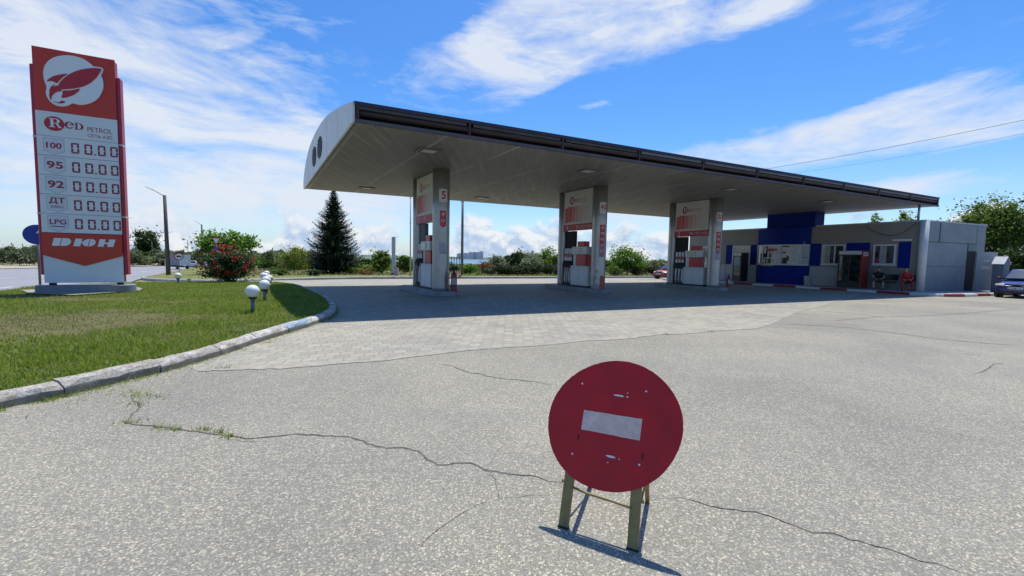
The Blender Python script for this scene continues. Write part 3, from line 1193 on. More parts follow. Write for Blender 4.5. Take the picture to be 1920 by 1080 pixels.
# ================================================================== station materials
mRed = M('red_sign_face', (0.55, 0.038, 0.018), 0.45, var=0.05, vscale=1.5, dirt=0.15)
mCrim = M('crimson_paint', (0.42, 0.02, 0.045), 0.4, var=0.06, vscale=2)
mSignW = M('white_sign_face', (0.70, 0.73, 0.72), 0.5, var=0.03, vscale=1.2, dirt=0.12, dirtcol=(0.4, 0.4, 0.38))
mLine = M('dark_line', (0.05, 0.045, 0.045), 0.7)
mDigit = M('digit_maroon', (0.24, 0.010, 0.030), 0.5)
mLetR = M('letter_crimson', (0.33, 0.03, 0.05), 0.5)
mLetG = M('letter_grey', (0.16, 0.15, 0.16), 0.5)
mEmbW = M('emblem_white', (0.76, 0.78, 0.78), 0.45, var=0.03)
mEmbR = M('emblem_red', (0.45, 0.02, 0.03), 0.45, var=0.04)
mBadge = M('badge_pale', (0.62, 0.64, 0.68), 0.5, var=0.03)
mSteel = M('grey_steel', (0.30, 0.30, 0.30), 0.5, metal=0.6, dirt=0.4)
mAlu = M('brushed_cladding', (0.41, 0.40, 0.38), 0.38, metal=0.6, var=0.08, vscale=1.5, dirt=0.25, dirtcol=(0.22, 0.2, 0.18))
mBlack = M('black_plastic', (0.018, 0.018, 0.02), 0.5, var=0.2)
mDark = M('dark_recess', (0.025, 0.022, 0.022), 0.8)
mBrown = M('rust_brown_metal', (0.045, 0.024, 0.02), 0.6, var=0.3, dirt=0.5, dirtcol=(0.02, 0.015, 0.015), vscale=2)
mBlueEdge = M('blue_roof_trim', (0.015, 0.025, 0.07), 0.65, var=0.15)
mWhitePan = M('white_cladding_panel', (0.66, 0.66, 0.65), 0.4, var=0.04, vscale=0.8, dirt=0.15, dirtcol=(0.35, 0.33, 0.3))
mPlastic = M('white_pvc', (0.56, 0.56, 0.555), 0.4, var=0.04, dirt=0.2, dirtcol=(0.4, 0.38, 0.35))
mGlass = glass_mat('window_glass', (0.035, 0.042, 0.045))
mNavy = M('navy_cladding', (0.003, 0.018, 0.19), 0.55, var=0.08, vscale=1.0, dirt=0.05, spec=0.12)
mWall = M('grey_wall_panel', (0.225, 0.21, 0.19), 0.6, var=0.05, vscale=0.7, dirt=0.2, dirtcol=(0.3, 0.27, 0.23))
mWallW = M('pale_wall_panel', (0.36, 0.36, 0.365), 0.55, var=0.05, vscale=0.8, dirt=0.2, dirtcol=(0.35, 0.33, 0.3))
mTin = M('galvanised_side_panel', (0.19, 0.22, 0.25), 0.5, metal=0.2, var=0.1, vscale=0.9, dirt=0.25, dirtcol=(0.4, 0.42, 0.42))
mPumpW = M('pump_white', (0.62, 0.63, 0.64), 0.35, var=0.05, dirt=0.2, dirtcol=(0.3, 0.28, 0.26))
mPumpR = M('pump_red', (0.50, 0.025, 0.03), 0.35, var=0.06)
mScreen = glass_mat('lcd_screen', (0.10, 0.12, 0.12), 0.1)
mRubber = M('rubber', (0.02, 0.02, 0.02), 0.7, var=0.2)
mChrome = M('bright_metal', (0.6, 0.6, 0.6), 0.25, metal=0.9)
mWhite = M('white_paint', (0.75, 0.75, 0.74), 0.45, var=0.05, dirt=0.15, dirtcol=(0.4, 0.38, 0.35))
mLampG = M('lamp_diffuser', (0.62, 0.63, 0.60), 0.3, var=0.04)
mYellow = M('yellow_paint', (0.42, 0.33, 0.10), 0.55, dirt=0.2)

# ================================================================== price sign
ang = rad(28)
ce, se = math.cos(ang), math.sin(ang)
T0 = Vector((-14.75 - 0.165 * ce, 13.65 - 0.165 * se, 0.0))
t = thing('price_totem', 'tall red and white fuel price totem with rocket emblem on a grey plinth', 'price sign', T0, ang)
PW = 1.93


def tp(u, z, d=0.0):
    return (u, -d, z)


mb = MB()
mb.cbox(-0.22, 2.15, -0.30, 0.62, 0.0, 0.34, 0, 0.0)
mb2 = MB()
ring = [(-0.24 + 0.28 - 0.28 * math.cos(a), -0.30 + 0.46 - 0.46 * math.sin(a)) for a in np.linspace(0, PI / 2, 7)]
out = [(0.04 - 0.30 * math.cos(a), 0.16 - 0.46 * math.sin(a)) for a in np.linspace(-PI / 2, PI / 2, 13)] + [(1.89 + 0.30 * math.sin(a), 0.16 - 0.46 * math.cos(a)) for a in np.linspace(0, PI, 13)]
mb2.prism(out, 0.0, 0.36, 0)
mb2.build('plinth', M('plinth_concrete', (0.21, 0.225, 0.24), 0.85, var=0.12, vscale=2, dirt=0.4, dirtcol=(0.2, 0.19, 0.18), bmp=0.3), t, bevel=0.015)
for u in (0.14, 1.80):
    mb = MB()
    mb.box((u, 0.12, 0.40), (0.14, 0.14, 0.16), 0)
    mb.build('leg', M('dark_rust', (0.06, 0.03, 0.025), 0.8, var=0.3), t)
mb = MB()
mb.cbox(0.02, PW - 0.02, 0.003, 0.30, 0.45, 7.72)
mb.build('cabinet', mCrim, t)
# crimson side columns set a little back, with their seams
for u0, u1 in ((-0.10, 0.018), (PW - 0.018, PW + 0.10)):
    mb = MB()
    mb.cbox(u0, u1, 0.03, 0.34, 0.70, 7.22, 0, 0.02)
    col = mb.build('side_column', mCrim, t)
    for z in (2.62, 5.00):
        mb = MB()
        mb.cbox(u0 - 0.004, u1 + 0.004, 0.026, 0.344, z, z + 0.05)
        mb.build('joint_band', mPlastic, col)


def panel(name, z0, z1, mat, d0=0.0, d1=0.03, u0=0.0, u1=PW):
    mb = MB()
    mb.cbox(u0, u1, -d1, -d0, z0, z1)
    return mb.build(name, mat, t)


pTop = panel('emblem_panel', 5.83, 7.74, mRed)
pName = panel('name_panel', 5.07, 5.82, mSignW)
rows = []
for k in range(5):
    z1 = 5.06 - 0.604 * k
    rows.append(panel('price_panel', z1 - 0.592, z1, mSignW))
lowW = panel('bottom_panel', 0.44, 1.40, mSignW, 0.0, 0.03)
mb = MB()
chev = [(0.0, 2.03), (PW, 2.03), (PW, 1.33), (PW / 2 + 0.01, 0.99), (0.0, 1.33)]
mb.prism(chev, 0.031, 0.06, 0, lambda x, y, z: (x, -z, y))
pChev = mb.build('chevron_panel', mRed, t)
# seams between price rows
mb = MB()
for z in (5.823, 5.064, 4.457, 3.853, 3.249, 2.645, 2.036):
    mb.cbox(-0.003, PW + 0.003, -0.026, 0.0, z - 0.009, z + 0.006)
mb.build('frame', mLine, t)

# emblem: drawn on a 0..1080 grid, then laid on the top panel
def em(px, py):
    """grid of the survey sketch to the panel (u, z), undoing the slant of the view"""
    ul, ur = 50 + (py - 30) * 0.047, 886 + (py - 165) * 0.041
    u = (px - ul) / (ur - ul) * PW
    zt = 30 + (px - 52) * (165 - 30) / 834.0
    zb = 680 + (px - 85) * (778 - 680) / 830.0
    z = 7.74 - (py - zt) / (zb - zt) * (7.74 - 5.83)
    return (u, z)


def emb(mb, pts, d0, d1, mat, k=5, smooth=True):
    P = [em(*p) for p in pts]
    if smooth:
        P = smooth_curve(P, k)
    mb.prism(P, d0, d1, mat, lambda x, y, z: (x, -z, y))


mb = MB()
body = [(170, 300), (195, 220), (260, 160), (360, 132), (470, 135), (570, 165), (640, 210), (672, 236), (735, 245), (768, 258), (766, 290), (750, 325), (765, 370), (772, 440), (750, 510), (700, 575), (620, 618), (530, 632), (455, 618), (410, 640), (350, 650), (280, 635), (225, 590), (195, 520), (200, 450), (180, 390)]
emb(mb, body, 0.030, 0.085, 0, 4)
mb.build('emblem', mEmbW, pTop)
mb = MB()
hull = [(318, 440), (352, 385), (430, 320), (540, 275), (650, 258), (750, 262), (735, 305), (680, 375), (600, 430), (500, 462), (400, 474), (352, 476)]
emb(mb, hull, 0.086, 0.100, 0, 4)
emb(mb, [(205, 395), (260, 350), (330, 328), (405, 318), (365, 350), (325, 390), (302, 415), (255, 395)], 0.086, 0.098, 0, 4)
emb(mb, [(352, 565), (360, 520), (362, 492), (440, 486), (530, 470), (500, 510), (440, 545)], 0.086, 0.098, 0, 4)
emb(mb, [(228, 500), (245, 455), (280, 428), (262, 460), (240, 490)], 0.086, 0.098, 0, 3)
emb(mb, [(230, 545), (235, 500), (270, 455), (310, 440), (350, 490), (300, 505), (255, 545), (245, 590)], 0.086, 0.098, 0, 4)
emb(mb, [(260, 600), (320, 610), (352, 592), (388, 608), (330, 622)], 0.086, 0.098, 0, 4)
mb.build('rocket', mEmbR, pTop)
# name panel
xf = lambda d: (lambda x, y: (x, -d, y))
mb = MB()
mb.poly([(x, -0.0335, y) for x, y in ell(0.42, 5.46, 0.235, 0.225, 36)], 0)
mb.build('name_disc', mEmbR, pName)
mb = MB()


def serif_R(mb, x, y, h, xfm, mat=0):
    w = h * 0.95
    bars = [[(0.10, 0), (0.34, 0), (0.34, 1), (0.10, 1)], [(-0.04, 0), (0.48, 0), (0.48, 0.07), (-0.04, 0.07)], [(-0.04, 0.93), (0.34, 0.93), (0.34, 1), (-0.04, 1)],
            [(0.48, 0.48), (0.66, 0.48), (1.0, 0.06), (0.80, 0.06)], [(0.72, 0), (1.06, 0), (1.06, 0.07), (0.72, 0.07)], [(0.34, 0.44), (0.56, 0.44), (0.56, 0.51), (0.34, 0.51)], [(0.34, 0.93), (0.56, 0.93), (0.56, 1), (0.34, 1)]]
    for b in bars:
        mb.poly([xfm(x + a * w, y + c * h) for a, c in b], mat)
    o = ell(0.56, 0.72, 0.34, 0.28, 12, -PI / 2, PI / 2)
    i = ell(0.56, 0.72, 0.10, 0.21, 12, -PI / 2, PI / 2)
    for k in range(12):
        mb.poly([xfm(x + a * w, y + c * h) for a, c in (o[k], o[k + 1], i[k + 1], i[k])], mat)


def serif_D(mb, x, y, h, xfm, mat=0):
    w = h
    for b in [[(0.08, 0.04), (0.30, 0.04), (0.30, 0.96), (0.08, 0.96)], [(-0.04, 0), (0.42, 0), (0.42, 0.08), (-0.04, 0.08)], [(-0.04, 0.92), (0.42, 0.92), (0.42, 1), (-0.04, 1)]]:
        mb.poly([xfm(x + a * w, y + c * h) for a, c in b], mat)
    o = ell(0.42, 0.5, 0.56, 0.5, 14, -PI / 2, PI / 2)
    i = ell(0.42, 0.5, 0.28, 0.42, 14, -PI / 2, PI / 2)
    for k in range(14):
        mb.poly([xfm(x + a * w, y + c * h) for a, c in (o[k], o[k + 1], i[k + 1], i[k])], mat)


def ring_e(mb, x, y, r, xfm, mat=0):
    o = ell(0, 0, 1, 1, 22, 0.0, 2 * PI * 0.90)
    i = ell(0.04, 0, 0.52, 0.74, 22, 0.0, 2 * PI * 0.90)
    for k in range(22):
        mb.poly([xfm(x + a * r, y + c * r) for a, c in (o[k], o[k + 1], i[k + 1], i[k])], mat)
    mb.poly([xfm(x + a * r, y + c * r) for a, c in ((-0.6, 0), (0.95, 0.0), (0.95, 0.18), (-0.6, 0.18))], mat)


def red_name(mbW, mbR, mbG, x, y, s, xfm_d, d):
    """the lettering of the fuel chain: R on its disc, small-cap E and D, then two thin lines"""
    serif_R(mbW, x + 0.10 * s, y + 0.11 * s, 0.28 * s, xfm_d(d + 0.004))
    ring_e(mbR, x + 0.575 * s, y + 0.235 * s, 0.11 * s, xfm_d(d + 0.001))
    serif_D(mbR, x + 0.70 * s, y + 0.12 * s, 0.215 * s, xfm_d(d))


mW_, mR_, mG_ = MB(), MB(), MB()
red_name(mW_, mR_, mG_, 0.19, 5.235, 1.0, lambda d: (lambda x, y: (x, -d, y)), 0.0345)
mW_.v = [(x * 1.0 + 0.02, y, z) for x, y, z in mW_.v]
put_text(mG_, 'PETROL', 1.19, 5.335, 0.61, 0.15, xf(0.0345), 0, 0.0)
put_text(mG_, 'СЕТЬ АЗС', 1.19, 5.165, 0.61, 0.105, xf(0.0345), 0, 0.004)
mW_.build('initial', mEmbW, pName)
mR_.build('lettering', mLetR, pName)
mG_.build('lettering', mLetR, pName)

SEG = []
def seven_zero(mb, x, z, w, h, xfm, mat=0):
    """a 0 made of the six lit bars of a seven-bar numeral"""
    q = 0.25 * w
    g = 0.035 * w
    def bar(pts):
        mb.poly([xfm(x + a, z + b) for a, b in pts], mat)
    bar([(g, h), (w - g, h), (w - q, h - q), (q, h - q)])
    bar([(g, 0), (w - g, 0), (w - q, q), (q, q)])
    for x0, x1 in ((0, q), (w, w - q)):
        bar([(x0, h - g), (x1, h - q - g), (x1, h / 2 + g * 2), (x0, h / 2 + g)])
        bar([(x0, g), (x1, q + g), (x1, h / 2 - g * 2), (x0, h / 2 - g)])


LAB = [('100', 0.0), ('95', 0.02), ('92', 0.02), ('ДТ', 0.02), ('LPG', 0.02)]
for k, (s, bo) in enumerate(LAB):
    zc = 5.06 - 0.604 * k - 0.30
    x0 = 0.155
    mb = MB()
    sh = [(x0, zc + 0.235), (x0 + 0.46, zc + 0.235), (x0 + 0.46, zc - 0.14), (x0 + 0.23, zc - 0.255), (x0, zc - 0.14)]
    mb.prism(sh, 0.030, 0.034, 0, lambda x, y, z: (x, -z, y))
    shr = [(x0 + 0.23 + (a - x0 - 0.23) * 1.05, zc + (b - zc) * 1.06) for a, b in sh]
    mb.prism(shr, 0.030, 0.0325, 1, lambda x, y, z: (x, -z, y))
    mb.build('grade_badge', [mBadge, M('badge_edge', (0.36, 0.36, 0.42), 0.5)], rows[k])
    mb = MB()
    if s == 'ДТ':
        put_text(mb, s, x0 + 0.045, zc + 0.0, 0.37, 0.21, xf(0.0365), 0, 0.03)
        put_text(mb, 'ЕВРО', x0 + 0.09, zc - 0.125, 0.29, 0.085, xf(0.0365), 0, 0.01)
    elif s == 'LPG':
        put_text(mb, s, x0 + 0.035, zc - 0.035, 0.39, 0.165, xf(0.0365), 0, 0.025)
        mb.poly([(x, -0.0365, y) for x, y in ((x0 + 0.06, zc - 0.115), (x0 + 0.40, zc - 0.115), (x0 + 0.40, zc - 0.085), (x0 + 0.06, zc - 0.085))])
    else:
        w = 0.36 if s == '100' else 0.38
        h = 0.185 if s == '100' else 0.235
        put_text(mb, s, x0 + 0.23 - w / 2, zc - h / 2 + 0.02, w, h, xf(0.0365), 0, 0.03)
    mb.build('grade_name', mLetR, rows[k])
    mb = MB()
    for x in (0.835, 1.175, 1.515, 1.0):
        pass
    for x in (0.78, 1.095, 1.42, 1.725):
        mb = MB()
        seven_zero(mb, x, zc - 0.165, 0.19, 0.33, xf(0.0335))
        mb.build('digit', mDigit, rows[k])
    mb = MB()
    mb.poly([(x, -0.0335, z) for x, z in ((1.325, zc - 0.165), (1.372, zc - 0.165), (1.372, zc - 0.125), (1.325, zc - 0.125))])
    mb.build('decimal_point', mDigit, rows[k])


# slab letters on the chevron
def slab(mb, pts, x, y, h, xfm):
    mb.poly([xfm(x + (a + 0.26 * b) * h, y + b * h) for a, b in pts], 0)


mb = MB()
fx = xf(0.0635)
X0, Y0, HH = 0.22, 1.63, 0.245
slab(mb, [(0, 0), (0.72, 0), (0.72, 1), (0, 1)], X0, Y0, HH, fx)
slab(mb, [(0.80, 0), (1.25, 0.0)] + [(1.20 + 0.52 * math.cos(a), 0.5 + 0.5 * math.sin(a)) for a in np.linspace(-1.4, PI / 2, 9)] + [(0.80, 1)], X0, Y0, HH, fx)
slab(mb, [(2.05, 0), (2.72, 0), (2.72, 1), (2.05, 1)], X0, Y0, HH, fx)
slab(mb, [(2.72, 0.42), (2.95, 0.42), (2.95, 0.60), (2.72, 0.60)], X0, Y0, HH, fx)
slab(mb, [(3.46, 0.0), (3.46, 1.0)] + [(3.46 - 0.62 * math.sin(a), 0.5 + 0.5 * math.cos(a)) for a in np.linspace(0.12, PI - 0.12, 9)], X0, Y0, HH, fx)
slab(mb, [(3.54, 1.0), (3.54, 0.0)] + [(3.54 + 0.60 * math.sin(a), 0.5 - 0.5 * math.cos(a)) for a in np.linspace(0.12, PI - 0.12, 9)], X0, Y0, HH, fx)
slab(mb, [(4.45, 0), (5.05, 0), (5.05, 1), (4.45, 1)], X0, Y0, HH, fx)
slab(mb, [(5.05, 0.38), (5.42, 0.38), (5.42, 0.58), (5.05, 0.58)], X0, Y0, HH, fx)
slab(mb, [(5.42, 0), (6.05, 0), (6.05, 1), (5.42, 1)], X0, Y0, HH, fx)
mb.build('lettering', mEmbW, pChev)

# ================================================================== no entry board in front
fL, fR = at(1055, 990), at(1185, 1032)
e = (fR - fL).normalized()
mid_ = (fL + fR) / 2
rz = math.atan2(e.y, e.x)
SW = (fR - fL).length
t = thing('no_entry_sign', 'round dark red no entry board on olive folding legs on the asphalt', 'road sign', mid_, rz)
TH = rad(15)


def sp(x, h, d=0.0):
    """board coordinates: x across, h up the leaning board, d out of its face"""
    return Vector((x, h * math.sin(TH) - d * math.cos(TH), h * math.cos(TH) + d * math.sin(TH)))


mDisc = M('board_dark_red', (0.45, 0.011, 0.020), 0.55, var=0.16, vscale=5, dirt=0.25, dirtcol=(0.26, 0.03, 0.04), bmp=0.12, bscale=45, spec=0.35)
mOlive = M('olive_paint', (0.25, 0.19, 0.065), 0.55, var=0.15, vscale=9, dirt=0.45, dirtcol=(0.07, 0.05, 0.03))
DC = (0.036, 0.600)
DR = 0.360
rim = []
rr = np.random.default_rng(3)
for k in range(96):
    a = 2 * PI * k / 96
    r = DR + 0.0016 * math.sin(5 * a + 1) + rr.uniform(-0.0008, 0.0008)
    # the hand cut board is not a perfect circle: follow its surveyed outline
    k_ = r / DR
    dv = cray(1154.5 + 126.5 * k_ * math.cos(a), 799.5 - 123.0 * k_ * math.sin(a))
    ex_, up_ = Vector((math.cos(rz), math.sin(rz), 0)), Vector((-math.sin(rz) * math.sin(TH), math.cos(rz) * math.sin(TH), math.cos(TH)))
    nn_ = ex_.cross(up_)
    hit = dv * ((Vector((mid_.x, mid_.y, -CH)).dot(nn_)) / dv.dot(nn_)) - Vector((mid_.x, mid_.y, -CH))
    rim.append((hit.dot(ex_), hit.dot(up_)))
mb = MB()
mb.prism(rim, 0.0, 0.006, 0, lambda x, y, z: sp(x, y, z))
board = mb.build('board', mDisc, t)
mb = MB()
q = [(-0.139, 0.657), (0.188, 0.664), (0.184, 0.551), (-0.144, 0.546)]
n_ = 14
topE = [(q[0][0] + (q[1][0] - q[0][0]) * i / n_, q[0][1] + (q[1][1] - q[0][1]) * i / n_ + rr.uniform(-0.0012, 0.0012)) for i in range(n_ + 1)]
botE = [(q[2][0] + (q[3][0] - q[2][0]) * i / n_, q[2][1] + (q[3][1] - q[2][1]) * i / n_ + rr.uniform(-0.0012, 0.0012)) for i in range(n_ + 1)]
mb.poly([sp(x, y, 0.0072) for x, y in topE + botE])
mb.build('bar', M('worn_grey_bar', (0.68, 0.53, 0.47), 0.75, var=0.12, vscale=14, dirt=0.45, dirtcol=(0.52, 0.38, 0.35), bmp=0.6, bscale=60), board)
def splash(bits, name, mat):
    mb = MB()
    for cx, cy, w, h in bits:
        n = 14
        mb.poly([sp(cx + w * math.cos(2 * PI * k / n) * rr.uniform(0.75, 1.1), cy + h * math.sin(2 * PI * k / n) * rr.uniform(0.6, 1.15), 0.0075) for k in range(n)])
    mb.build(name, mat, board)


mSplash = M('splash_white', (0.78, 0.74, 0.70), 0.6)
mStain = M('black_stain', (0.03, 0.008, 0.01), 0.7)
splash([(0.05, 0.768, 0.034, 0.0065), (0.098, 0.768, 0.006, 0.004), (0.098, 0.790, 0.004, 0.003)], 'paint_splash', mSplash)
splash([(0.038, 0.436, 0.028, 0.007), (0.085, 0.432, 0.005, 0.003), (0.025, 0.402, 0.004, 0.0035)], 'paint_splash', mSplash)
splash([(-0.155, 0.50, 0.005, 0.016)], 'stain', mStain)
splash([(0.205, 0.472, 0.005, 0.02)], 'stain', mStain)
for cx, cy in ((-0.166, 0.803), (0.196, 0.815), (-0.18, 0.404), (0.192, 0.428)):
    mb = MB()
    ctr = sp(cx, cy, 0.006)
    nrm = (sp(0, 0, 1) - sp(0, 0, 0)).normalized()
    mb.tube([ctr, ctr + nrm * 0.003, ctr + nrm * 0.005], [0.0075, 0.0065, 0.003], 10)
    mb.build('bolt', mChrome, board)
for sgn in (-1, 1):
    # front leg: a flat steel angle up the back of the board
    x = sgn * SW / 2
    mb = MB()
    w = 0.028
    a, b = sp(x, 0.0, -0.002), sp(x * 0.92, 0.86, -0.002)
    pr = []
    for P in (a, b):
        for dx, dd in ((-w, 0), (w, 0), (w, -0.022), (w - 0.006, -0.022), (w - 0.006, -0.005), (-w, -0.005)):
            pr.append(P + Vector((dx, 0, 0)) + (sp(0, 0, dd) - sp(0, 0, 0)))
    mb.loft([pr[:6], pr[6:]], 0, True)
    lg = mb.build('leg', mOlive, t, bevel=0.0015)
    mb = MB()
    mb.box(sp(x, 0.004, -0.010), (0.062, 0.03, 0.012), 0)
    mb.build('foot', mRubber, lg)
    # back leg
    mb = MB()
    mb.tube([Vector((x * 0.96, 0.50, 0.0)), Vector((x * 0.90, sp(0, 0.86).y + 0.03, sp(0, 0.86).z))], 0.014, 8)
    mb.build('leg', mOlive, t)
    # spreader strap to the back leg
    p0 = sp(x + sgn * 0.024, 0.245, -0.012)
    mb = MB()
    p1 = Vector((x * 0.95, 0.47, 0.20))
    mb.tube([p0, p1], 0.0055, 6)
    mb.tube([p0 - Vector((0.014, 0, 0)), p0 + Vector((0.014, 0, 0))], 0.011, 8)
    mb.build('strut', mOlive, t)
mb = MB()
mb.tube([sp(-SW / 2 + 0.02, 0.225, -0.006), sp(-SW * 0.2, 0.213, -0.006), sp(SW * 0.2, 0.207, -0.006), sp(SW / 2 - 0.02, 0.200, -0.006)], 0.0075, 8)
mb.build('rung', mOlive, t)

# ================================================================== canopy
SLEN, TDEP, HC = 31.1, 13.25, 4.9


def soffit_mat():
    m, nt, b, out = new_mat('slatted_soffit')
    v = coords(nt, True, rot=(0, 0, -(math.atan2(FEY.y, FEY.x) - PI / 2)))
    sx = nt.nodes.new('ShaderNodeSeparateXYZ')
    nt.links.new(v, sx.inputs[0])
    fr = math_node(nt, 'FRACT', math_node(nt, 'MULTIPLY', sx.outputs[0], 1 / 0.11))
    groove = ramp(nt, fr, [(0.0, 0.0), (0.05, 0.0), (0.10, 1.0), (0.92, 1.0), (1.0, 0.0)])
    n1 = noise(nt, coords(nt, True, rot=(0, 0, -(math.atan2(FEY.y, FEY.x) - PI / 2)), scale=(6, 0.35, 1)), 1.0, 5, 0.6)
    n2 = noise(nt, coords(nt, True), 0.8, 6, 0.62)
    c = ramp(nt, n1, [(0.3, (0.20, 0.185, 0.16)), (0.55, (0.26, 0.245, 0.215)), (0.72, (0.37, 0.355, 0.32))])
    c = mixc(nt, math_node(nt, 'MULTIPLY', ramp(nt, n2, [(0.45, 0.0), (0.7, 1.0)]), 0.35), c, (0.21, 0.19, 0.16))
    c = mixc(nt, groove, (0.13, 0.12, 0.105), c)
    # pale cover strips every few slats
    fr2 = math_node(nt, 'FRACT', math_node(nt, 'MULTIPLY', sx.outputs[0], 1 / 2.3))
    n4 = noise(nt, coords(nt, True, rot=(0, 0, -(math.atan2(FEY.y, FEY.x) - PI / 2)), scale=(0.7, 0.4, 1)), 1.3, 3)
    strip = math_node(nt, 'MULTIPLY', ramp(nt, fr2, [(0.0, 1.0), (0.030, 1.0), (0.038, 0.0)]), ramp(nt, n4, [(0.35, 0.1), (0.6, 0.9)]))
    c = mixc(nt, strip, c, (0.50, 0.48, 0.44))
    nt.links.new(c, b.inputs['Base Color'])
    b.inputs['Roughness'].default_value = 0.55
    b.inputs['Specular IOR Level'].default_value = 0.35
    bump(nt, b, groove, 0.5, 0.01)
    return m


can = thing('canopy', 'long flat station canopy with arched roof, white end panel and slatted grey soffit', 'canopy', F(0, 0, 0))
mb = MB()
mb.fbox(0.10, SLEN - 0.02, 0.06, TDEP - 0.05, HC, HC + 0.06)
mb.build('soffit', soffit_mat(), can, world=True)
PROF = [(0.0, 5.37), (1.6, 5.72), (3.1, 6.0), (4.6, 6.24), (6.2, 6.40), (8.0, 6.46), (9.4, 6.42), (10.6, 6.30), (11.7, 6.06), (12.6, 5.72), (13.1, 5.42), (13.25, 5.2)]
PR = smooth_curve(PROF, 4, False)
# near end: white cladding, one mesh with its seams as real gaps
mb = MB()
cuts = [0.0, 2.35, 4.6, 6.75, 8.9, 11.0, 13.25]


def ztop(tt):
    for (a, za), (b, zb) in zip(PR, PR[1:]):
        if a <= tt <= b:
            return za + (zb - za) * (tt - a) / max(b - a, 1e-6)
    return PR[-1][1]


for a, b in zip(cuts, cuts[1:]):
    a2, b2 = a + 0.026, b - 0.026
    ts = np.linspace(a2, b2, 7)
    outl = [(a2, HC - 0.02), (b2, HC - 0.02)] + [(x, ztop(x)) for x in ts[::-1]]
    mb.prism(outl, 0.0, 0.06, 0, lambda x, y, z: F(z, x, y))
endp = mb.build('end_panel', mWhitePan, can, world=True)
mb = MB()
outl = [(0.0, HC), (TDEP, HC)] + [(x, z - 0.02) for x, z in PR[::-1]]
mb.prism(outl, 0.065, 0.095, 0, lambda x, y, z: F(z, x, y))
mb.build('end_backing', mDark, can, world=True)
mb = MB()
outl = [(0.0, HC), (TDEP, HC)] + [(x, z - 0.02) for x, z in PR[::-1]]
mb.prism(outl, SLEN - 0.05, SLEN, 0, lambda x, y, z: F(z, x, y))
mb.build('end_panel', mBrown, can, world=True)
for tc_, zc_ in ((6.45, 5.58), (8.25, 5.58)):
    mb = MB()
    mb.prism(ell(tc_, zc_, 0.62, 0.40, 30), -0.02, 0.01, 0, lambda x, y, z: F(z, x, y))
    vt = mb.build('vent', mBlack, can, world=True)
    mb = MB()
    for k in range(7):
        zz = zc_ - 0.30 + 0.10 * k
        hw = 0.60 * math.sqrt(max(0, 1 - ((zz - zc_) / 0.39) ** 2))
        mb.fbox(-0.04, -0.022, tc_ - hw, tc_ + hw, zz - 0.012, zz + 0.012)
    mb.build('grille', M('dark_grille', (0.05, 0.05, 0.052), 0.6), vt)
    bpy.data.objects[vt.name].children[0].data.transform(Matrix.Translation(-F(0, 0, 0)))
# roof sheet
mb = MB()
rings = []
for s_ in (0.05, SLEN):
    pts = [F(s_, -0.02, 5.30), F(s_, -0.04, 5.385)] + [F(s_, x, z + 0.02) for x, z in PR[1:]] + [F(s_, x, z - 0.03) for x, z in PR[:0:-1]] + [F(s_, 0.05, 5.30)]
    rings.append(pts)
mb.loft(rings, 0, True)
mb.build('roof', mBlueEdge, can, world=True)
# the open front: trim, gutter, pale translucent strip, dark hollow
mb = MB()
mb.fbox(0.06, SLEN, -0.03, 0.05, HC - 0.03, HC + 0.055)
mb.build('soffit_trim', M('lavender_trim', (0.075, 0.07, 0.085), 0.6, var=0.15), can, world=True)
mb = MB()
mb.fbox(0.10, SLEN - 0.06, 0.42, 0.46, HC + 0.062, 5.42)
mb.build('back_board', mDark, can, world=True)
mb = MB()
rings = []
for s_ in (0.12, SLEN - 0.06):
    rings.append([F(s_, 0.10 + 0.09 * math.cos(a), 5.14 + 0.075 * math.sin(a)) for a in np.linspace(0, 2 * PI, 12, endpoint=False)])
mb.loft(rings, 0, True, True)
mb.build('gutter', mBrown, can, world=True)
mStrip = M('dull_strip', (0.14, 0.145, 0.15), 0.5, var=0.2, vscale=1.0, dirt=0.5, dirtcol=(0.08, 0.05, 0.04))
seg = [i * 3.1 for i in range(11)]
mStripD = M('dark_strip', (0.055, 0.045, 0.04), 0.6, var=0.3, vscale=1.0, dirt=0.5, dirtcol=(0.16, 0.13, 0.10))
for i in range(10):
    mb = MB()
    mb.fbox(seg[i] + 0.14, seg[i + 1] - 0.06, 0.012, 0.03, 5.215 + random.uniform(-0.006, 0.006), 5.295)
    mb.build('fascia_strip', mStripD if i < 3 else mStrip, can, world=True)
for i in range(11):
    s_ = min(max(seg[i], 0.10), SLEN - 0.06)
    mb = MB()
    mb.fbox(s_, s_ + 0.06, -0.01, 0.40, HC + 0.07, 5.31)
    mb.build('bracket', mBrown, can, world=True)
for s_ in (2.65, 8.8, 16.77, 24.33):
    for t_ in (2.0, 11.05):
        mb = MB()
        a, h2 = 0.36, 0.30
        rings = [[F(s_ + dx * a, t_ + dy * h2, HC - 0.005) for dx, dy in ((-1, -1), (1, -1), (1, 1), (-1, 1))], [F(s_ + dx * a, t_ + dy * h2, HC - 0.035) for dx, dy in ((-1, -1), (1, -1), (1, 1), (-1, 1))],
                 [F(s_ + dx * a * 0.82, t_ + dy * h2 * 0.82, HC - 0.055) for dx, dy in ((-1, -1), (1, -1), (1, 1), (-1, 1))], [F(s_ + dx * a * 0.70, t_ + dy * h2 * 0.70, HC - 0.03) for dx, dy in ((-1, -1), (1, -1), (1, 1), (-1, 1))]]
        mb.loft(rings, 0, False)
        lf = mb.build('ceiling_light', M('lamp_frame', (0.16, 0.155, 0.14), 0.5), can, world=True)
        mb = MB()
        mb.fbox(s_ - a * 0.6, s_ + a * 0.6, t_ - h2 * 0.6, t_ + h2 * 0.6, HC - 0.045, HC - 0.02)
        o = mb.build('diffuser', mLampG, None)
        o.data.transform(Matrix.Translation(-F(0, 0, 0)))
        o.parent = lf

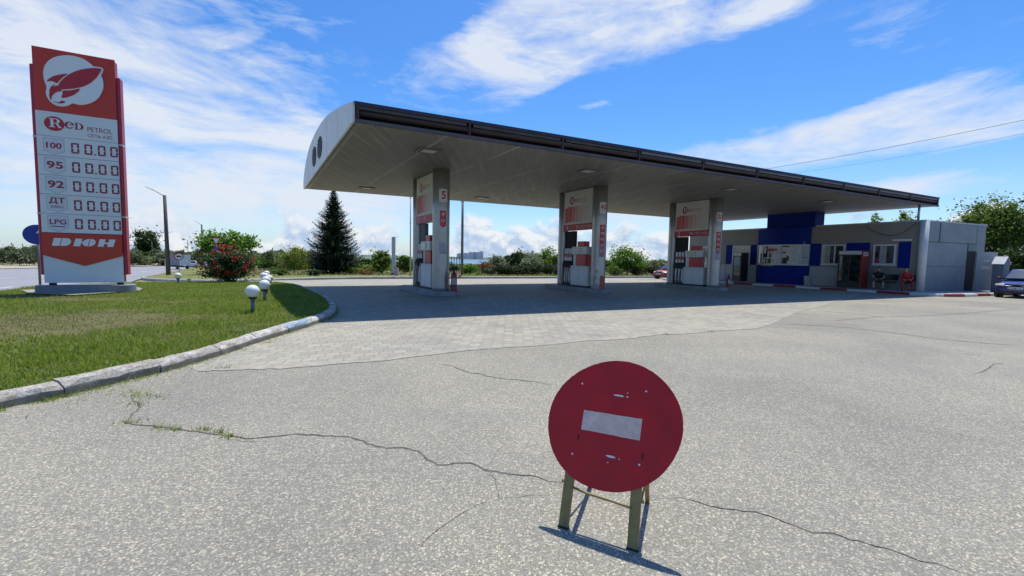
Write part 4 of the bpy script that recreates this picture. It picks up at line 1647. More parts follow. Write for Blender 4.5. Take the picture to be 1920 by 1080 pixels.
# ================================================================== pump gantries, islands and pumps
mHeadW = M('header_cream', (0.60, 0.59, 0.53), 0.5, var=0.03, vscale=1, dirt=0.15)
mHeadR = M('header_red', (0.48, 0.045, 0.06), 0.5, var=0.05)
mPat = M('header_pattern', (0.55, 0.10, 0.10), 0.55)
mIsl = M('island_kerb_concrete', (0.28, 0.275, 0.285), 0.85, var=0.2, vscale=4, dirt=0.5, dirtcol=(0.14, 0.13, 0.14), bmp=0.4)
mNotice = M('notice_paper', (0.50, 0.50, 0.52), 0.6, var=0.04)


def on_col(s0, t0, r, a0):
    """wrap flat artwork round a column: x runs round it, y is height; a0 is the facing angle in the world"""
    def g(d):
        def fx_(x, y):
            a = a0 + x / r
            p = F(s0, t0)
            return Vector((p.x + (r + d) * math.cos(a), p.y + (r + d) * math.sin(a), y))
        return fx_
    return g


def curved_plate(mb, g, x0, x1, y0, y1, d, mat=0, n=8, arrow=0.0):
    fx_ = g(d)
    top = [fx_(x0 + (x1 - x0) * i / n, y1) for i in range(n + 1)]
    bot = [fx_(x0 + (x1 - x0) * i / n, y0 + arrow * abs(2 * i / n - 1)) for i in range(n + 1)]
    mb.add(top + bot, [(i, i + 1, n + 2 + i, n + 1 + i) for i in range(n)], mat)


def gantry(num, s0, t0, grades, label, fuel):
    g = thing('pump_gantry', label, 'gantry', F(s0, t0 + 1.25, 0.0), 0.0, 'pump gantries under the canopy')
    CRD = 0.335
    TB = t0 + 2.72
    cols = []
    for k, (tt, r) in enumerate(((t0, CRD), (TB, 0.25))):
        mb = MB()
        p = F(s0, tt)
        n = 40
        zs = [0.17, 0.3, 1.7, 3.3, HC - 0.002]
        rings = [[Vector((p.x + r * math.cos(2 * PI * q / n), p.y + r * math.sin(2 * PI * q / n), z)) for q in range(n)] for z in zs]
        mb.loft(rings, 0, True, True)
        # clad seam rings
        for z in (2.45,):
            mb.loft([[Vector((p.x + (r + 0.003) * math.cos(2 * PI * q / n), p.y + (r + 0.003) * math.sin(2 * PI * q / n), z + dz)) for q in range(n)] for dz in (-0.006, 0.006)], 0, False, True)
        cols.append(mb.build('column', mAlu, g, world=True))
    # header box with its two printed faces
    tb0, tb1 = t0 + 0.30, t0 + 2.42
    mb = MB()
    mb.fbox(s0 - 0.19, s0 + 0.19, tb0, tb1, 2.97, HC - 0.03)
    hd = mb.build('header', mHeadW, g, world=True)
    sf = s0 - 0.19

    def hx(d):
        return lambda x, y: F(sf - d, tb1 - x, y)
    W_ = tb1 - tb0
    mb = MB()
    mb.fbox(sf - 0.012, sf - 0.001, tb0 - 0.03, tb1 + 0.02, 2.93, 3.25)
    band = mb.build('grade_band', mHeadR, g, world=True)
    mw, mr, mg = MB(), MB(), MB()
    put_text(mw, num, 0.24, 2.99, None, 0.20, hx(0.015), 0, 0.01)
    xx = 0.98
    for s_ in grades:
        w = 0.36 if len(s_) == 3 else 0.26
        put_text(mw, s_, xx, 3.02, w, 0.15, hx(0.015), 0, 0.0)
        xx += w + 0.07
        if s_ != grades[-1]:
            mw.poly([hx(0.015)(a, b) for a, b in ((xx, 3.02), (xx + 0.012, 3.02), (xx + 0.012, 3.17), (xx, 3.17))])
            xx += 0.06
    o = mw.build('band_lettering', M('band_letter', (0.66, 0.55, 0.52), 0.5), None)
    o.data.transform(Matrix.Translation(-Vector(g.location)))
    o.parent = band
    # logo
    mw, mr = MB(), MB()
    mr.poly([hx(0.002)(x, y) for x, y in ell(0.60, 4.42, 0.16, 0.20, 28)])
    serif_R(mw, 0.53, 4.31, 0.22, hx(0.006))
    ring_e(mr, 0.835, 4.40, 0.085, hx(0.003))
    serif_D(mr, 0.945, 4.315, 0.165, hx(0.003))
    mt1, mt2 = MB(), MB()
    put_text(mt1, 'PETROL', 1.16, 4.39, 0.50, 0.085, hx(0.003))
    put_text(mt2, 'СЕТЬ АЗС', 1.16, 4.28, 0.50, 0.06, hx(0.003))
    # printed pattern: solid red at the left thinning to loose rings and dots
    mp_ = MB()
    mp_.poly([hx(0.0012)(a, b) for a, b in ((0.05, 3.31), (W_ - 0.05, 3.31), (W_ - 0.05, 4.12), (0.05, 4.12))], 0)
    mp_.poly([hx(0.0022)(a, b) for a, b in ((0.07, 3.33), (0.30, 3.33), (0.30, 4.06), (0.07, 4.06))], 1)
    for i in range(26):
        for j in range(7):
            x = 0.26 + i * 0.066
            y = 3.385 + j * 0.108 + (0.054 if i % 2 else 0.0)
            if y > 4.10 or x > W_ - 0.12:
                continue
            f = (x - 0.26) / (W_ - 0.38)
            q = 0.072 * (1 - 0.78 * f)
            mp_.poly([hx(0.0024)(x + a * q * 0.9, y + b * q) for a, b in ((-1, 0), (0, -1), (1, 0), (0, 1))], 1)
            if (i % 4 == 2) and f < 0.85:
                h_ = 0.036 * (0.7 + 0.5 * f)
                mp_.poly([hx(0.003)(a, b) for a, b in ell(x, y, h_, h_, 8)], 0)
                mp_.poly([hx(0.0036)(a, b) for a, b in ell(x, y, 0.013, 0.018, 6)], 1)
    for mbx, nm, mt in ((mw, 'initial', mEmbW), (mr, 'logo', mLetR), (mp_, 'pattern', [mHeadW, mPat]), (mt1, 'lettering', mLetR), (mt2, 'lettering', mLetR)):
        o = mbx.build(nm, mt, None)
        o.data.transform(Matrix.Translation(-Vector(g.location)))
        o.parent = hd
    # dark backing above the nozzle rack
    mb = MB()
    mb.fbox(s0 - 0.06, s0 + 0.10, t0 + 1.72, t0 + 2.46, 2.05, 2.93)
    mb.build('rack_panel', mDark if num != '5' else M('grey_panel', (0.10, 0.10, 0.10), 0.6), g, world=True)
    # artwork on the column
    pc = F(s0, t0)
    face = math.atan2(-pc.y, -pc.x) + rad({'5': 14, '4': 26, '2': 30}[num])
    gc = on_col(s0, t0, CRD, face)
    mb = MB()
    curved_plate(mb, gc, -0.165, 0.165, 3.62, 4.13, 0.004, 0, 8, 0.0)
    pl = mb.build('number_plate', M('plate_white', (0.55, 0.55, 0.53), 0.5), g, world=True)
    mb = MB()
    s_ = {'5': '5', '4': '4|3', '2': '2|1'}[num]
    put_text(mb, s_, -0.075 if len(s_) == 1 else -0.12, 3.74, 0.18 if len(s_) == 1 else 0.30, 0.31, gc(0.007), 0, 0.03, sliced=True)
    o = mb.build('plate_number', mLetR, None)
    o.data.transform(Matrix.Translation(-Vector(g.location)))
    o.parent = pl
    mb = MB()
    nz = len(fuel) + 1
    ztp = 3.30 if num == '5' else 3.12
    hh = 0.27
    curved_plate(mb, gc, -0.13, 0.13, ztp - nz * hh - 0.12, ztp, 0.004, 0, 8, 0.10)
    st = mb.build('grade_plate', mHeadR, g, world=True)
    mb = MB()
    fx_ = gc(0.007)
    mb.poly([fx_(x, y) for x, y in ell(0.0, ztp - hh / 2, 0.07, 0.055, 16, rot=0.5)])
    for k in range(1, nz + 1):
        y = ztp - hh * k
        mb.poly([fx_(x, yy) for x, yy in ((-0.13, y + 0.014), (0.0, y + 0.014), (0.13, y + 0.014), (0.13, y + 0.026), (0.0, y + 0.026), (-0.13, y + 0.026))])
    for k, s_ in enumerate(fuel):
        put_text(mb, s_, -0.09, ztp - hh * (k + 2) + 0.085, 0.18, 0.12, fx_, 0, 0.02, sliced=True)
    o = mb.build('grade_lettering', M('plate_letter', (0.66, 0.6, 0.58), 0.5), None)
    o.data.transform(Matrix.Translation(-Vector(g.location)))
    o.parent = st
    mb = MB()
    curved_plate(mb, gc, -0.17, 0.17, 1.62, 2.10, 0.004, 0)
    nt_ = mb.build('notice', mNotice, g, world=True)
    mb = MB()
    for k in range(9):
        y = 2.05 - k * 0.045
        w = random.uniform(0.22, 0.3)
        curved_plate(mb, gc, -0.15, -0.15 + w, y - 0.008, y + 0.008, 0.006, 0, 6)
    for k in range(3):
        mb.poly([gc(0.006)(x, y) for x, y in ell(-0.09 + 0.09 * k, 1.665, 0.03, 0.022, 10)])
    o = mb.build('notice_print', M('notice_ink', (0.25, 0.24, 0.3), 0.7), None)
    o.data.transform(Matrix.Translation(-Vector(g.location)))
    o.parent = nt_
    return g


def pump_island(s0, t0, label):
    i = thing('pump_island', label, 'island', F(s0, t0 + 1.3, 0.0), 0.0, 'raised islands under the pumps')
    outl = [(s0 - 0.36, t0 - 0.62), (s0 + 0.36, t0 - 0.62), (s0 + 0.72, t0 - 0.15), (s0 + 0.72, t0 + 3.2), (s0 + 0.36, t0 + 3.7), (s0 - 0.36, t0 + 3.7), (s0 - 0.72, t0 + 3.2), (s0 - 0.72, t0 - 0.15)]
    mb = MB()
    # kerb stones with open joints round a concrete bed
    n = len(outl)
    for k in range(n):
        a, b = Vector(outl[k]), Vector(outl[(k + 1) % n])
        L = (b - a).length
        m_ = max(1, round(L / 0.9))
        for q in range(m_):
            p = a + (b - a) * ((q + 0.008) / m_)
            r = a + (b - a) * ((q + 1 - 0.008) / m_)
            c = Vector((s0, t0 + 1.5))
            inn = lambda v: v + (c - v).normalized() * 0.16
            h = 0.175 + random.uniform(-0.008, 0.008)
            mb.prism([tuple(p), tuple(r), tuple(inn(r)), tuple(inn(p))], 0.0, h, 0, lambda x, y, z: F(x, y, z))
    mb.build('kerb_ring', mIsl, i, world=True, bevel=0.012)
    mb = MB()
    c = (s0, t0 + 1.5)
    mb.prism([(c[0] + (x - c[0]) * 0.93, c[1] + (y - c[1]) * 0.96) for x, y in outl], 0.0, 0.168, 0, lambda x, y, z: F(x, y, z))
    mb.build('bed', mConc, i, world=True)
    return i


def pump(s0, t0, label, hoses=4):
    p = thing('fuel_pump', label, 'fuel pump', F(s0, t0 + 1.3, 0.165), 0.0, 'fuel pumps on the islands')
    f = s0 - 0.24
    mb = MB()
    mb.fbox(s0 - 0.20, s0 + 0.20, t0 + 0.40, t0 + 2.40, 0.166, 0.26)
    mb.build('base_frame', mBlack, p, world=True)
    mb = MB()
    mb.fbox(f, s0 + 0.24, t0 + 0.42, t0 + 1.70, 0.26, 1.17)
    mb.fbox(f - 0.02, s0 + 0.26, t0 + 0.40, t0 + 1.72, 1.172, 1.215)
    cab = mb.build('cabinet', mPumpW, p, world=True, bevel=0.01)
    for a, b in ((0.45, 1.04), (1.06, 1.67)):
        mb = MB()
        mb.fbox(f - 0.014, f - 0.001, t0 + a, t0 + b, 0.29, 1.14)
        o = mb.build('door', mPumpW, None, bevel=0.004)
        o.data.transform(Matrix.Translation(-Vector(p.location)))
        o.parent = cab
    mb = MB()
    mb.fbox(s0 - 0.17, s0 + 0.17, t0 + 0.70, t0 + 1.42, 1.217, 1.76)
    mb.build('pedestal', mPumpR, p, world=True, bevel=0.01)
    mb = MB()
    mb.fbox(s0 - 0.14, s0 + 0.14, t0 + 1.43, t0 + 1.66, 1.217, 2.10)
    mb.build('side_post', mPumpW, p, world=True)
    mb = MB()
    mb.fbox(f - 0.03, s0 + 0.27, t0 + 0.50, t0 + 1.62, 1.765, 2.14)
    hd = mb.build('display_head', mPumpW, p, world=True, bevel=0.012)
    mb = MB()
    mb.fbox(f - 0.045, f - 0.032, t0 + 0.92, t0 + 1.40, 1.83, 2.07)
    o = mb.build('screen', mScreen, None)
    o.data.transform(Matrix.Translation(-Vector(p.location)))
    o.parent = hd
    mb = MB()
    mb.fbox(s0 - 0.16, s0 + 0.16, t0 + 0.84, t0 + 1.36, 2.143, 2.40)
    mb.build('top_cap', mPumpR, p, world=True, bevel=0.02)
    # hose rack
    mb = MB()
    mb.fbox(s0 - 0.15, s0 + 0.15, t0 + 1.735, t0 + 2.42, 0.26, 2.08)
    rk = mb.build('hose_rack', mBlack, p, world=True)
    for k in range(hoses):
        tt = t0 + 2.36 - 0.62 * (k + 0.5) / hoses
        hw = 0.055 if hoses == 4 else 0.07
        mb = MB()
        mb.fbox(s0 - 0.165, s0 - 0.151, tt - hw, tt + hw, 1.45, 2.06, 0)
        mb.fbox(s0 - 0.165, s0 - 0.151, tt - hw, tt + hw, 0.32, 1.10, 0)
        mb.fbox(s0 - 0.168, s0 - 0.166, tt - hw, tt + hw, 1.63, 1.80, 1)
        o = mb.build('hose_channel', [mPumpW, mPumpR], None)
        o.data.transform(Matrix.Translation(-Vector(p.location)))
        o.parent = rk
        mb = MB()
        c = F(s0 - 0.23, tt, 1.29)
        d = -FEX
        mb.tube([F(s0 - 0.16, tt, 1.40), F(s0 - 0.24, tt, 1.36), F(s0 - 0.30, tt, 1.24), F(s0 - 0.28, tt, 1.12)], [0.028, 0.036, 0.030, 0.02], 8)
        mb.tube([F(s0 - 0.21, tt, 1.40), F(s0 - 0.23, tt, 1.22), F(s0 - 0.17, tt, 1.16)], 0.012, 6)
        o = mb.build('nozzle', mBlack, None)
        o.data.transform(Matrix.Translation(-Vector(p.location)))
        o.parent = rk
        mb = MB()
        pts = smooth_curve([tuple(F(s0 - 0.28, tt, 1.12)), tuple(F(s0 - 0.31, tt + 0.02, 0.8)), tuple(F(s0 - 0.30, tt + 0.05, 0.45)), tuple(F(s0 - 0.24, tt + 0.06, 0.30)), tuple(F(s0 - 0.17, tt + 0.03, 0.42))], 5, False)
        mb.tube(pts, 0.017, 6)
        o = mb.build('hose', mRubber, None)
        o.data.transform(Matrix.Translation(-Vector(p.location)))
        o.parent = rk
    return p


def extinguisher(p, label, tall=0.50, r=0.075):
    x = thing('fire_extinguisher', label, 'fire extinguisher', p, 0.4)
    mb = MB()
    mb.lathe([(0.001, 0.0), (r, 0.0), (r * 1.02, 0.02), (r, 0.04), (r, tall * 0.78), (r * 0.85, tall * 0.87), (r * 0.45, tall * 0.93), (r * 0.32, tall)], 20)
    mb.build('cylinder', M('extinguisher_red', (0.26, 0.012, 0.018), 0.4), x)
    mb = MB()
    for k in range(10):
        a0, a1 = -2.6 + k * 0.16, -2.6 + (k + 1) * 0.16
        mb.add([(r * 1.01 * math.cos(a), r * 1.01 * math.sin(a), z) for a in (a0, a1) for z in (tall * 0.35, tall * 0.65)], [(0, 2, 3, 1)])
    mb.build('label_band', M('label_grey', (0.42, 0.41, 0.40), 0.6), x)
    mb = MB()
    mb.cyl((0, 0, tall), (0, 0, tall + 0.05), r * 0.3, r * 0.3, 10)
    mb.tube([(-0.02, 0, tall + 0.05), (0.10, 0, tall + 0.09)], 0.012, 6)
    mb.tube([(-0.02, 0, tall + 0.03), (0.10, 0, tall + 0.03)], 0.009, 6)
    mb.build('valve', mBlack, x)
    mb = MB()
    mb.tube(smooth_curve([(0.0, 0.02, tall + 0.03), (-0.10, 0.03, tall + 0.06), (-r - 0.07, 0.02, tall * 0.75), (-r - 0.05, 0.0, tall * 0.45), (-r - 0.015, 0.0, tall * 0.2)], 5, False), [0.011] * 16 + [0.016] * 5, 6)
    mb.build('hose', mRubber, x)
    return x


GAN = [('5', 4.15, 4.85, ['ДТ'], ['ДТ'], 'grey columned pump gantry with number 5, nearest the white canopy end panel'),
       ('4', 11.6, 4.6, ['95', '92', '100'], ['95', '92', '100', 'ДТ'], 'middle pump gantry of grey columns and red patterned header with number 4'),
       ('2', 19.1, 4.45, ['95', '92', '100'], ['95', '92', '100'], 'pump gantry with number 2 on its red band, closest to the blue kiosk')]
LBL_I = ['raised concrete island under pump gantry number 5', 'raised concrete island under pump gantry number 4', 'raised concrete island under pump gantry number 2, nearest the kiosk']
LBL_P = ['fuel pump between the columns of gantry 5, half hidden and seen edge on', 'white and red fuel pump with four hoses under the number 4 header', 'white and red fuel pump with three hoses under the number 2 header']
for k, (num, s0, t0, gr, fu, lb) in enumerate(GAN):
    gantry(num, s0, t0, gr, lb, fu)
    pump_island(s0, t0, LBL_I[k])
    pump(s0, t0, LBL_P[k], (3, 4, 3)[k])
extinguisher(F(4.50, 4.36, 0.166), 'red fire extinguisher with white label against the column numbered 5', 0.80, 0.12)
extinguisher(F(19.75, 4.05, 0.166), 'red fire extinguisher with black hose standing before the column numbered 2', 0.62, 0.10)
# crumpled cladding foot with its orange warning strip on the middle front column
ga = bpy.data.objects['pump_gantry.001']
pc = F(11.6, 4.6)
gc = on_col(11.6, 4.6, 0.335, math.atan2(-pc.y, -pc.x) + rad(30))
mb = MB()
curved_plate(mb, gc, -0.12, 0.14, 0.18, 0.78, 0.006, 0)
mb.build('warning_strip', M('orange_red', (0.50, 0.09, 0.04), 0.5, dirt=0.4), ga, world=True)
mb = MB()
fx_ = gc(0.0)
n1, n2 = 14, 12
vs = []
for j in range(n2 + 1):
    for i in range(n1 + 1):
        x = -0.42 + 0.34 * i / n1
        y = 0.18 + 1.25 * j / n2
        d = 0.004 + 0.045 * max(0, math.sin(PI * i / n1)) * max(0, math.sin(PI * j / n2)) * (0.5 + 0.5 * math.sin(9 * x + 7 * y) * math.cos(13 * y - 5 * x))
        vs.append(gc(d)(x, y))
mb.add(vs, [(j * (n1 + 1) + i, j * (n1 + 1) + i + 1, (j + 1) * (n1 + 1) + i + 1, (j + 1) * (n1 + 1) + i) for j in range(n2) for i in range(n1)], 0, True)
mb.build('crumpled_cladding', mAlu, ga, world=True)

# ================================================================== kiosk
kio = thing('kiosk', 'low grey and navy station kiosk with bay window, tower and open side door', 'building', F(31, 5, 0.0))
SW0 = 29.0


def wbox(mb, u0, u1, z0, z1, proud, thick=0.02, mat=0):
    """box on the kiosk's front wall; u runs from its near corner"""
    mb.fbox(SW0 - proud - thick, SW0 - proud, u0 - 0.28, u1 - 0.28, z0, z1, mat)


def kpart(mb, name, mat, parent=kio, bevel=0.0):
    o = mb.build(name, mat, None, bevel=bevel)
    o.data.transform(Matrix.Translation(-F(31, 5, 0.0)))
    o.parent = parent
    return o


UEND = 14.6
SIDE_A = F(29.0, -0.28)
SIDE_B = F(34.75, -0.86)
sdir = (SIDE_B - SIDE_A).normalized()
mb = MB()
foot = [SIDE_A, SIDE_B, SIDE_B + FEY * 6.5, F(34.5, 5.6), F(34.5, UEND - 0.28), F(29.0, UEND - 0.28)]
mb.prism([(p.x, p.y) for p in foot], 0.0, 3.93)
wl = kpart(mb, 'wall', [mWall])
mb = MB()
mb.prism([(p.x + (p.x - F(31.5, 6).x) * 0.006, p.y + (p.y - F(31.5, 6).y) * 0.006) for p in foot], 3.932, 4.01)
kpart(mb, 'coping', M('coping_metal', (0.36, 0.38, 0.42), 0.4, metal=0.3))
# lower pale panels
for u0, u1 in ((2.75, 4.0), (4.0, 5.48), (8.95, 10.0), (10.0, 11.25), (11.3, 14.55)):
    mb = MB()
    wbox(mb, u0 + 0.01, u1 - 0.01, 0.16, 1.36, 0.0, 0.012)
    kpart(mb, 'lower_cladding', mWallW)
for u0, u1 in ((0.50, 1.02), (2.34, 3.50), (4.88, 5.50), (8.92, 9.40), (10.82, 11.32)):
    mb = MB()
    wbox(mb, u0, u1, 1.40, 2.84, 0.0, 0.016)
    kpart(mb, 'navy_panel', mNavy)
mb = MB()
wbox(mb, 0.45, 1.30, 2.90, 3.0, 0.0, 0.10)
kpart(mb, 'awning_lamp', mPlastic)


def kwindow(u0, u1, z0, z1, splits=(), blinds=None):
    mb = MB()
    fw = 0.085
    wbox(mb, u0, u1, z1 - fw, z1, 0.0, 0.05)
    wbox(mb, u0, u1, z0, z0 + fw, 0.0, 0.05)
    wbox(mb, u0, u0 + fw, z0 + fw, z1 - fw, 0.0, 0.05)
    wbox(mb, u1 - fw, u1, z0 + fw, z1 - fw, 0.0, 0.05)
    for s_ in splits:
        wbox(mb, s_ - 0.04, s_ + 0.04, z0 + fw, z1 - fw, 0.0, 0.045)
    wf = kpart(mb, 'window', mPlastic)
    mb = MB()
    wbox(mb, u0 + fw, u1 - fw, z0 + fw, z1 - fw, 0.0, 0.012)
    kpart(mb, 'pane', mGlass, wf)
    mb = MB()
    wbox(mb, u0 - 0.04, u1 + 0.04, z0 - 0.05, z0, 0.0, 0.09)
    kpart(mb, 'sill', mPlastic, wf)
    if blinds:
        for a, b, zz0, zz1, mt in blinds:
            mb = MB()
            wbox(mb, a, b, zz0, zz1, 0.012, 0.003)
            kpart(mb, 'curtain', mt, wf)


mCurt = M('curtain_cloth', (0.30, 0.32, 0.31), 0.8, var=0.2, vscale=6)
mCurtD = M('dim_interior', (0.05, 0.05, 0.05), 0.8)
mPaper = M('paper_sheet', (0.55, 0.56, 0.54), 0.8, var=0.05)
mPoster = M('red_poster', (0.35, 0.03, 0.05), 0.7)
kwindow(1.12, 2.16, 1.55, 2.72, (), [(1.55, 1.86, 1.64, 2.62, mCurt), (1.90, 2.04, 1.65, 1.95, mPoster)])
kwindow(3.56, 4.80, 1.50, 2.76, (4.1,), [(4.35, 4.66, 1.6, 2.66, mCurt)])
kwindow(9.44, 10.78, 1.45, 2.78, (), None)
kwindow(12.3, 13.5, 1.36, 2.75, (12.95,), None)
# bay: shallow curve bulging towards the pumps
def bay_pt(k, z, d=0.0):
    """k 0..1 across the bay from the kiosk's near side to the far side"""
    u = 5.50 + (8.86 - 5.50) * k
    bul = 0.10 + 0.55 * (1 - (2 * k - 1) ** 2)
    return F(SW0 - bul - d, u - 0.28, z)


def bay_strip(mb, k0, k1, z0, z1, d, mat=0, n=24, thick=0.03):
    m_ = max(2, int(n * (k1 - k0)))
    rings = []
    for i in range(m_ + 1):
        k = k0 + (k1 - k0) * i / m_
        rings.append([bay_pt(k, z0, d), bay_pt(k, z1, d), bay_pt(k, z1, d - thick), bay_pt(k, z0, d - thick)])
    mb.loft(rings, mat, True)


mb = MB()
ft = [(bay_pt(i / 24, 0).x, bay_pt(i / 24, 0).y) for i in range(25)] + [(F(SW0 + 0.3, 8.58).x, F(SW0 + 0.3, 8.58).y), (F(SW0 + 0.3, 5.22).x, F(SW0 + 0.3, 5.22).y)]
mb.prism(ft, 0.0, 1.40)
mb.prism(ft, 2.79, 3.90)
kpart(mb, 'bay', mNavy)
mb = MB()
bay_strip(mb, 0.0, 1.0, 1.402, 1.50, 0.035, 0, 24, 0.2)
bay_strip(mb, 0.0, 1.0, 2.70, 2.788, 0.03, 0, 24, 0.2)
for k in (0.115, 0.145, 0.44, 0.47, 0.83, 0.985):
    bay_strip(mb, k - 0.013, k + 0.013, 1.50, 2.70, 0.028, 0, 60, 0.12)
bay_strip(mb, 0.47, 0.83, 1.86, 1.92, 0.026, 0, 24, 0.1)
for k in (0.58, 0.70):
    bay_strip(mb, k - 0.008, k + 0.008, 1.50, 1.86, 0.026, 0, 90, 0.1)
wb = kpart(mb, 'bay_window', mPlastic)
mb = MB()
bay_strip(mb, 0.115, 0.995, 1.45, 2.72, -0.01, 0, 24, 0.02)
kpart(mb, 'pane', mGlass, wb)
mb = MB()
bay_strip(mb, 0.0, 0.11, 1.502, 2.70, 0.02, 0, 24, 0.15)
kpart(mb, 'control_box', M('control_grey', (0.42, 0.42, 0.42), 0.5), kio)
mb = MB()
for k in (0.03, 0.05, 0.07):
    bay_strip(mb, k - 0.008, k + 0.008, 1.93, 1.98, 0.026, 0, 120, 0.01)
kpart(mb, 'button', mBlack, bpy.data.objects['control_box'])
mb = MB()
for k0, k1, z0, z1, mt in ((0.19, 0.27, 2.30, 2.62, 0), (0.31, 0.40, 2.30, 2.62, 0), (0.33, 0.40, 1.9, 2.2, 0), (0.17, 0.25, 1.6, 2.1, 0), (0.49, 0.56, 2.2, 2.45, 0), (0.50, 0.72, 2.35, 2.52, 1), (0.74, 0.80, 2.2, 2.6, 0), (0.745, 0.81, 1.55, 1.8, 0), (0.49, 0.56, 1.55, 1.80, 0)):
    mb = MB()
    bay_strip(mb, k0, k1, z0, z1, 0.0, 0, 60, 0.004)
    kpart(mb, 'notice', [mPaper, mPoster][mt], wb)
mb = MB()
bay_strip(mb, 0.54, 0.80, 1.33, 1.385, 0.14, 0, 40, 0.14)
kpart(mb, 'counter_shelf', mYellow)
mb = MB()
mb.fbox(SW0 - 0.09, SW0 + 0.9, 5.0, 8.02, 3.902, HC - 0.004)
kpart(mb, 'tower', mNavy)
# little camera on the control box
mb = MB()
p = bay_pt(0.06, 2.86, 0.09)
mb.ball(p, 0.07, 8)
mb.cyl(p + Vector((0, 0, 0.05)), p + Vector((0, 0, 0.16)), 0.02, 0.02, 8)
kpart(mb, 'camera_dome', mSteel)
# corner column and the thin post up to the canopy
mb = MB()
p = F(28.93, -0.30)
mb.cyl((p.x, p.y, 0.1), (p.x, p.y, 4.0), 0.19, 0.19, 24)
kpart(mb, 'corner_column', M('pale_column', (0.60, 0.59, 0.57), 0.5, var=0.06, dirt=0.2))
mb = MB()
p = F(29.35, 0.15)
mb.cyl((p.x, p.y, 4.0), (p.x, p.y, HC), 0.055, 0.055, 12)
kpart(mb, 'post', mAlu)
# slack cable along the parapet
mb = MB()
pts = smooth_curve([tuple(F(28.94, u - 0.28, z)) for u, z in ((2.6, 3.86), (2.3, 3.55), (1.75, 3.28), (1.2, 3.22), (0.75, 3.45), (0.35, 3.85))], 5, False)
mb.tube(pts, 0.013, 6)
kpart(mb, 'cable', mBlack)
# side wall: sheet panels, doorway
def sbox(mb, a, b, z0, z1, proud, thick=0.015, mat=0):
    n = Vector((sdir.y, -sdir.x, 0))
    p0, p1 = SIDE_A + sdir * a, SIDE_A + sdir * b
    q0, q1 = p0 + n * proud, p1 + n * proud
    r0, r1 = q0 + n * thick, q1 + n * thick
    vs = [Vector((v.x, v.y, z)) for z in (z0, z1) for v in (q0, q1, r1, r0)]
    mb.add(vs, [(0, 3, 2, 1), (4, 5, 6, 7), (0, 1, 5, 4), (1, 2, 6, 5), (2, 3, 7, 6), (3, 0, 4, 7)], mat)


mb = MB()
sbox(mb, 0.25, 4.10, 0.15, 1.50, 0.0)
sbox(mb, 0.25, 4.10, 1.52, 2.84, 0.0)
sbox(mb, 0.25, 1.35, 2.86, 3.92, 0.0)
sbox(mb, 1.37, 4.85, 2.86, 3.92, 0.0, 0.03)
sbox(mb, 4.87, 5.75, 2.86, 3.92, 0.0)
sbox(mb, 4.95, 5.75, 0.15, 2.84, 0.0)
kpart(mb, 'side_cladding', mTin)
for a_, b_, z0_, z1_ in ((0.3, 4.9, 2.84, 2.862), (1.345, 1.372, 2.87, 3.90), (4.85, 4.872, 2.87, 3.90), (4.085, 4.115, 0.15, 2.83), (0.3, 4.05, 1.502, 1.515)):
    mb = MB()
    sbox(mb, a_, b_, z0_, z1_, 0.012, 0.021)
    kpart(mb, 'seam', mDark)
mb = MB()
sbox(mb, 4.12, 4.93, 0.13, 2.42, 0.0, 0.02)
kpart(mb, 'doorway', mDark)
mb = MB()
sbox(mb, 4.12, 4.93, 2.44, 2.83, 0.0, 0.02)
kpart(mb, 'transom', M('teal_panel', (0.05, 0.12, 0.13), 0.4))
hin = SIDE_A + sdir * 4.93
nrm = Vector((sdir.y, -sdir.x, 0))
best = None
for k in range(5, 175):
    d = sdir * math.cos(rad(k)) + nrm * math.sin(rad(k))
    e_ = proj(hin + d * 1.02 + nrm * 0.05 + Vector((0, 0, 0.15)))
    er = abs(e_[0] - 1863)
    if best is None or er < best[0]:
        best = (er, d)
dd = best[1]
dn = Vector((dd.y, -dd.x, 0))
if dn.dot(-hin) < 0:
    dn = -dn


def dbox(mb, a, b, z0, z1, o0, o1, mat=0):
    base = hin + nrm * 0.05
    vs = []
    for z in (z0, z1):
        for (aa, oo) in ((a, o0), (b, o0), (b, o1), (a, o1)):
            q_ = base + dd * aa + dn * oo
            vs.append(Vector((q_.x, q_.y, z)))
    mb.add(vs, [(0, 3, 2, 1), (4, 5, 6, 7), (0, 1, 5, 4), (1, 2, 6, 5), (2, 3, 7, 6), (3, 0, 4, 7)], mat)


mb = MB()
dbox(mb, 0.0, 1.02, 0.16, 2.40, 0.0, 0.05)
dr = kpart(mb, 'door', M('grey_door', (0.36, 0.355, 0.36), 0.5, var=0.06, dirt=0.3, dirtcol=(0.25, 0.22, 0.2)))
mb = MB()
dbox(mb, 0.84, 0.99, 1.12, 1.15, 0.09, 0.12)
dbox(mb, 0.93, 0.99, 0.98, 1.24, 0.051, 0.07)
kpart(mb, 'handle', mBlack, dr)
mb = MB()
base = hin + nrm * 0.05
for cxx, czz, rx_, rz_ in ((0.50, 1.86, 0.17, 0.12),):
    mb.poly([base + dd * (cxx + rx_ * math.cos(a)) + dn * 0.053 + Vector((0, 0, czz + rz_ * math.sin(a))) for a in np.linspace(-0.2, PI + 0.4, 14)])
kpart(mb, 'sticker', mPaper, dr)
mb = MB()
mb.poly([base + dd * x + dn * 0.053 + Vector((0, 0, z)) for x, z in ((0.28, 1.42), (0.70, 1.42), (0.70, 1.58), (0.28, 1.58))])
kpart(mb, 'sticker', mPaper, dr)

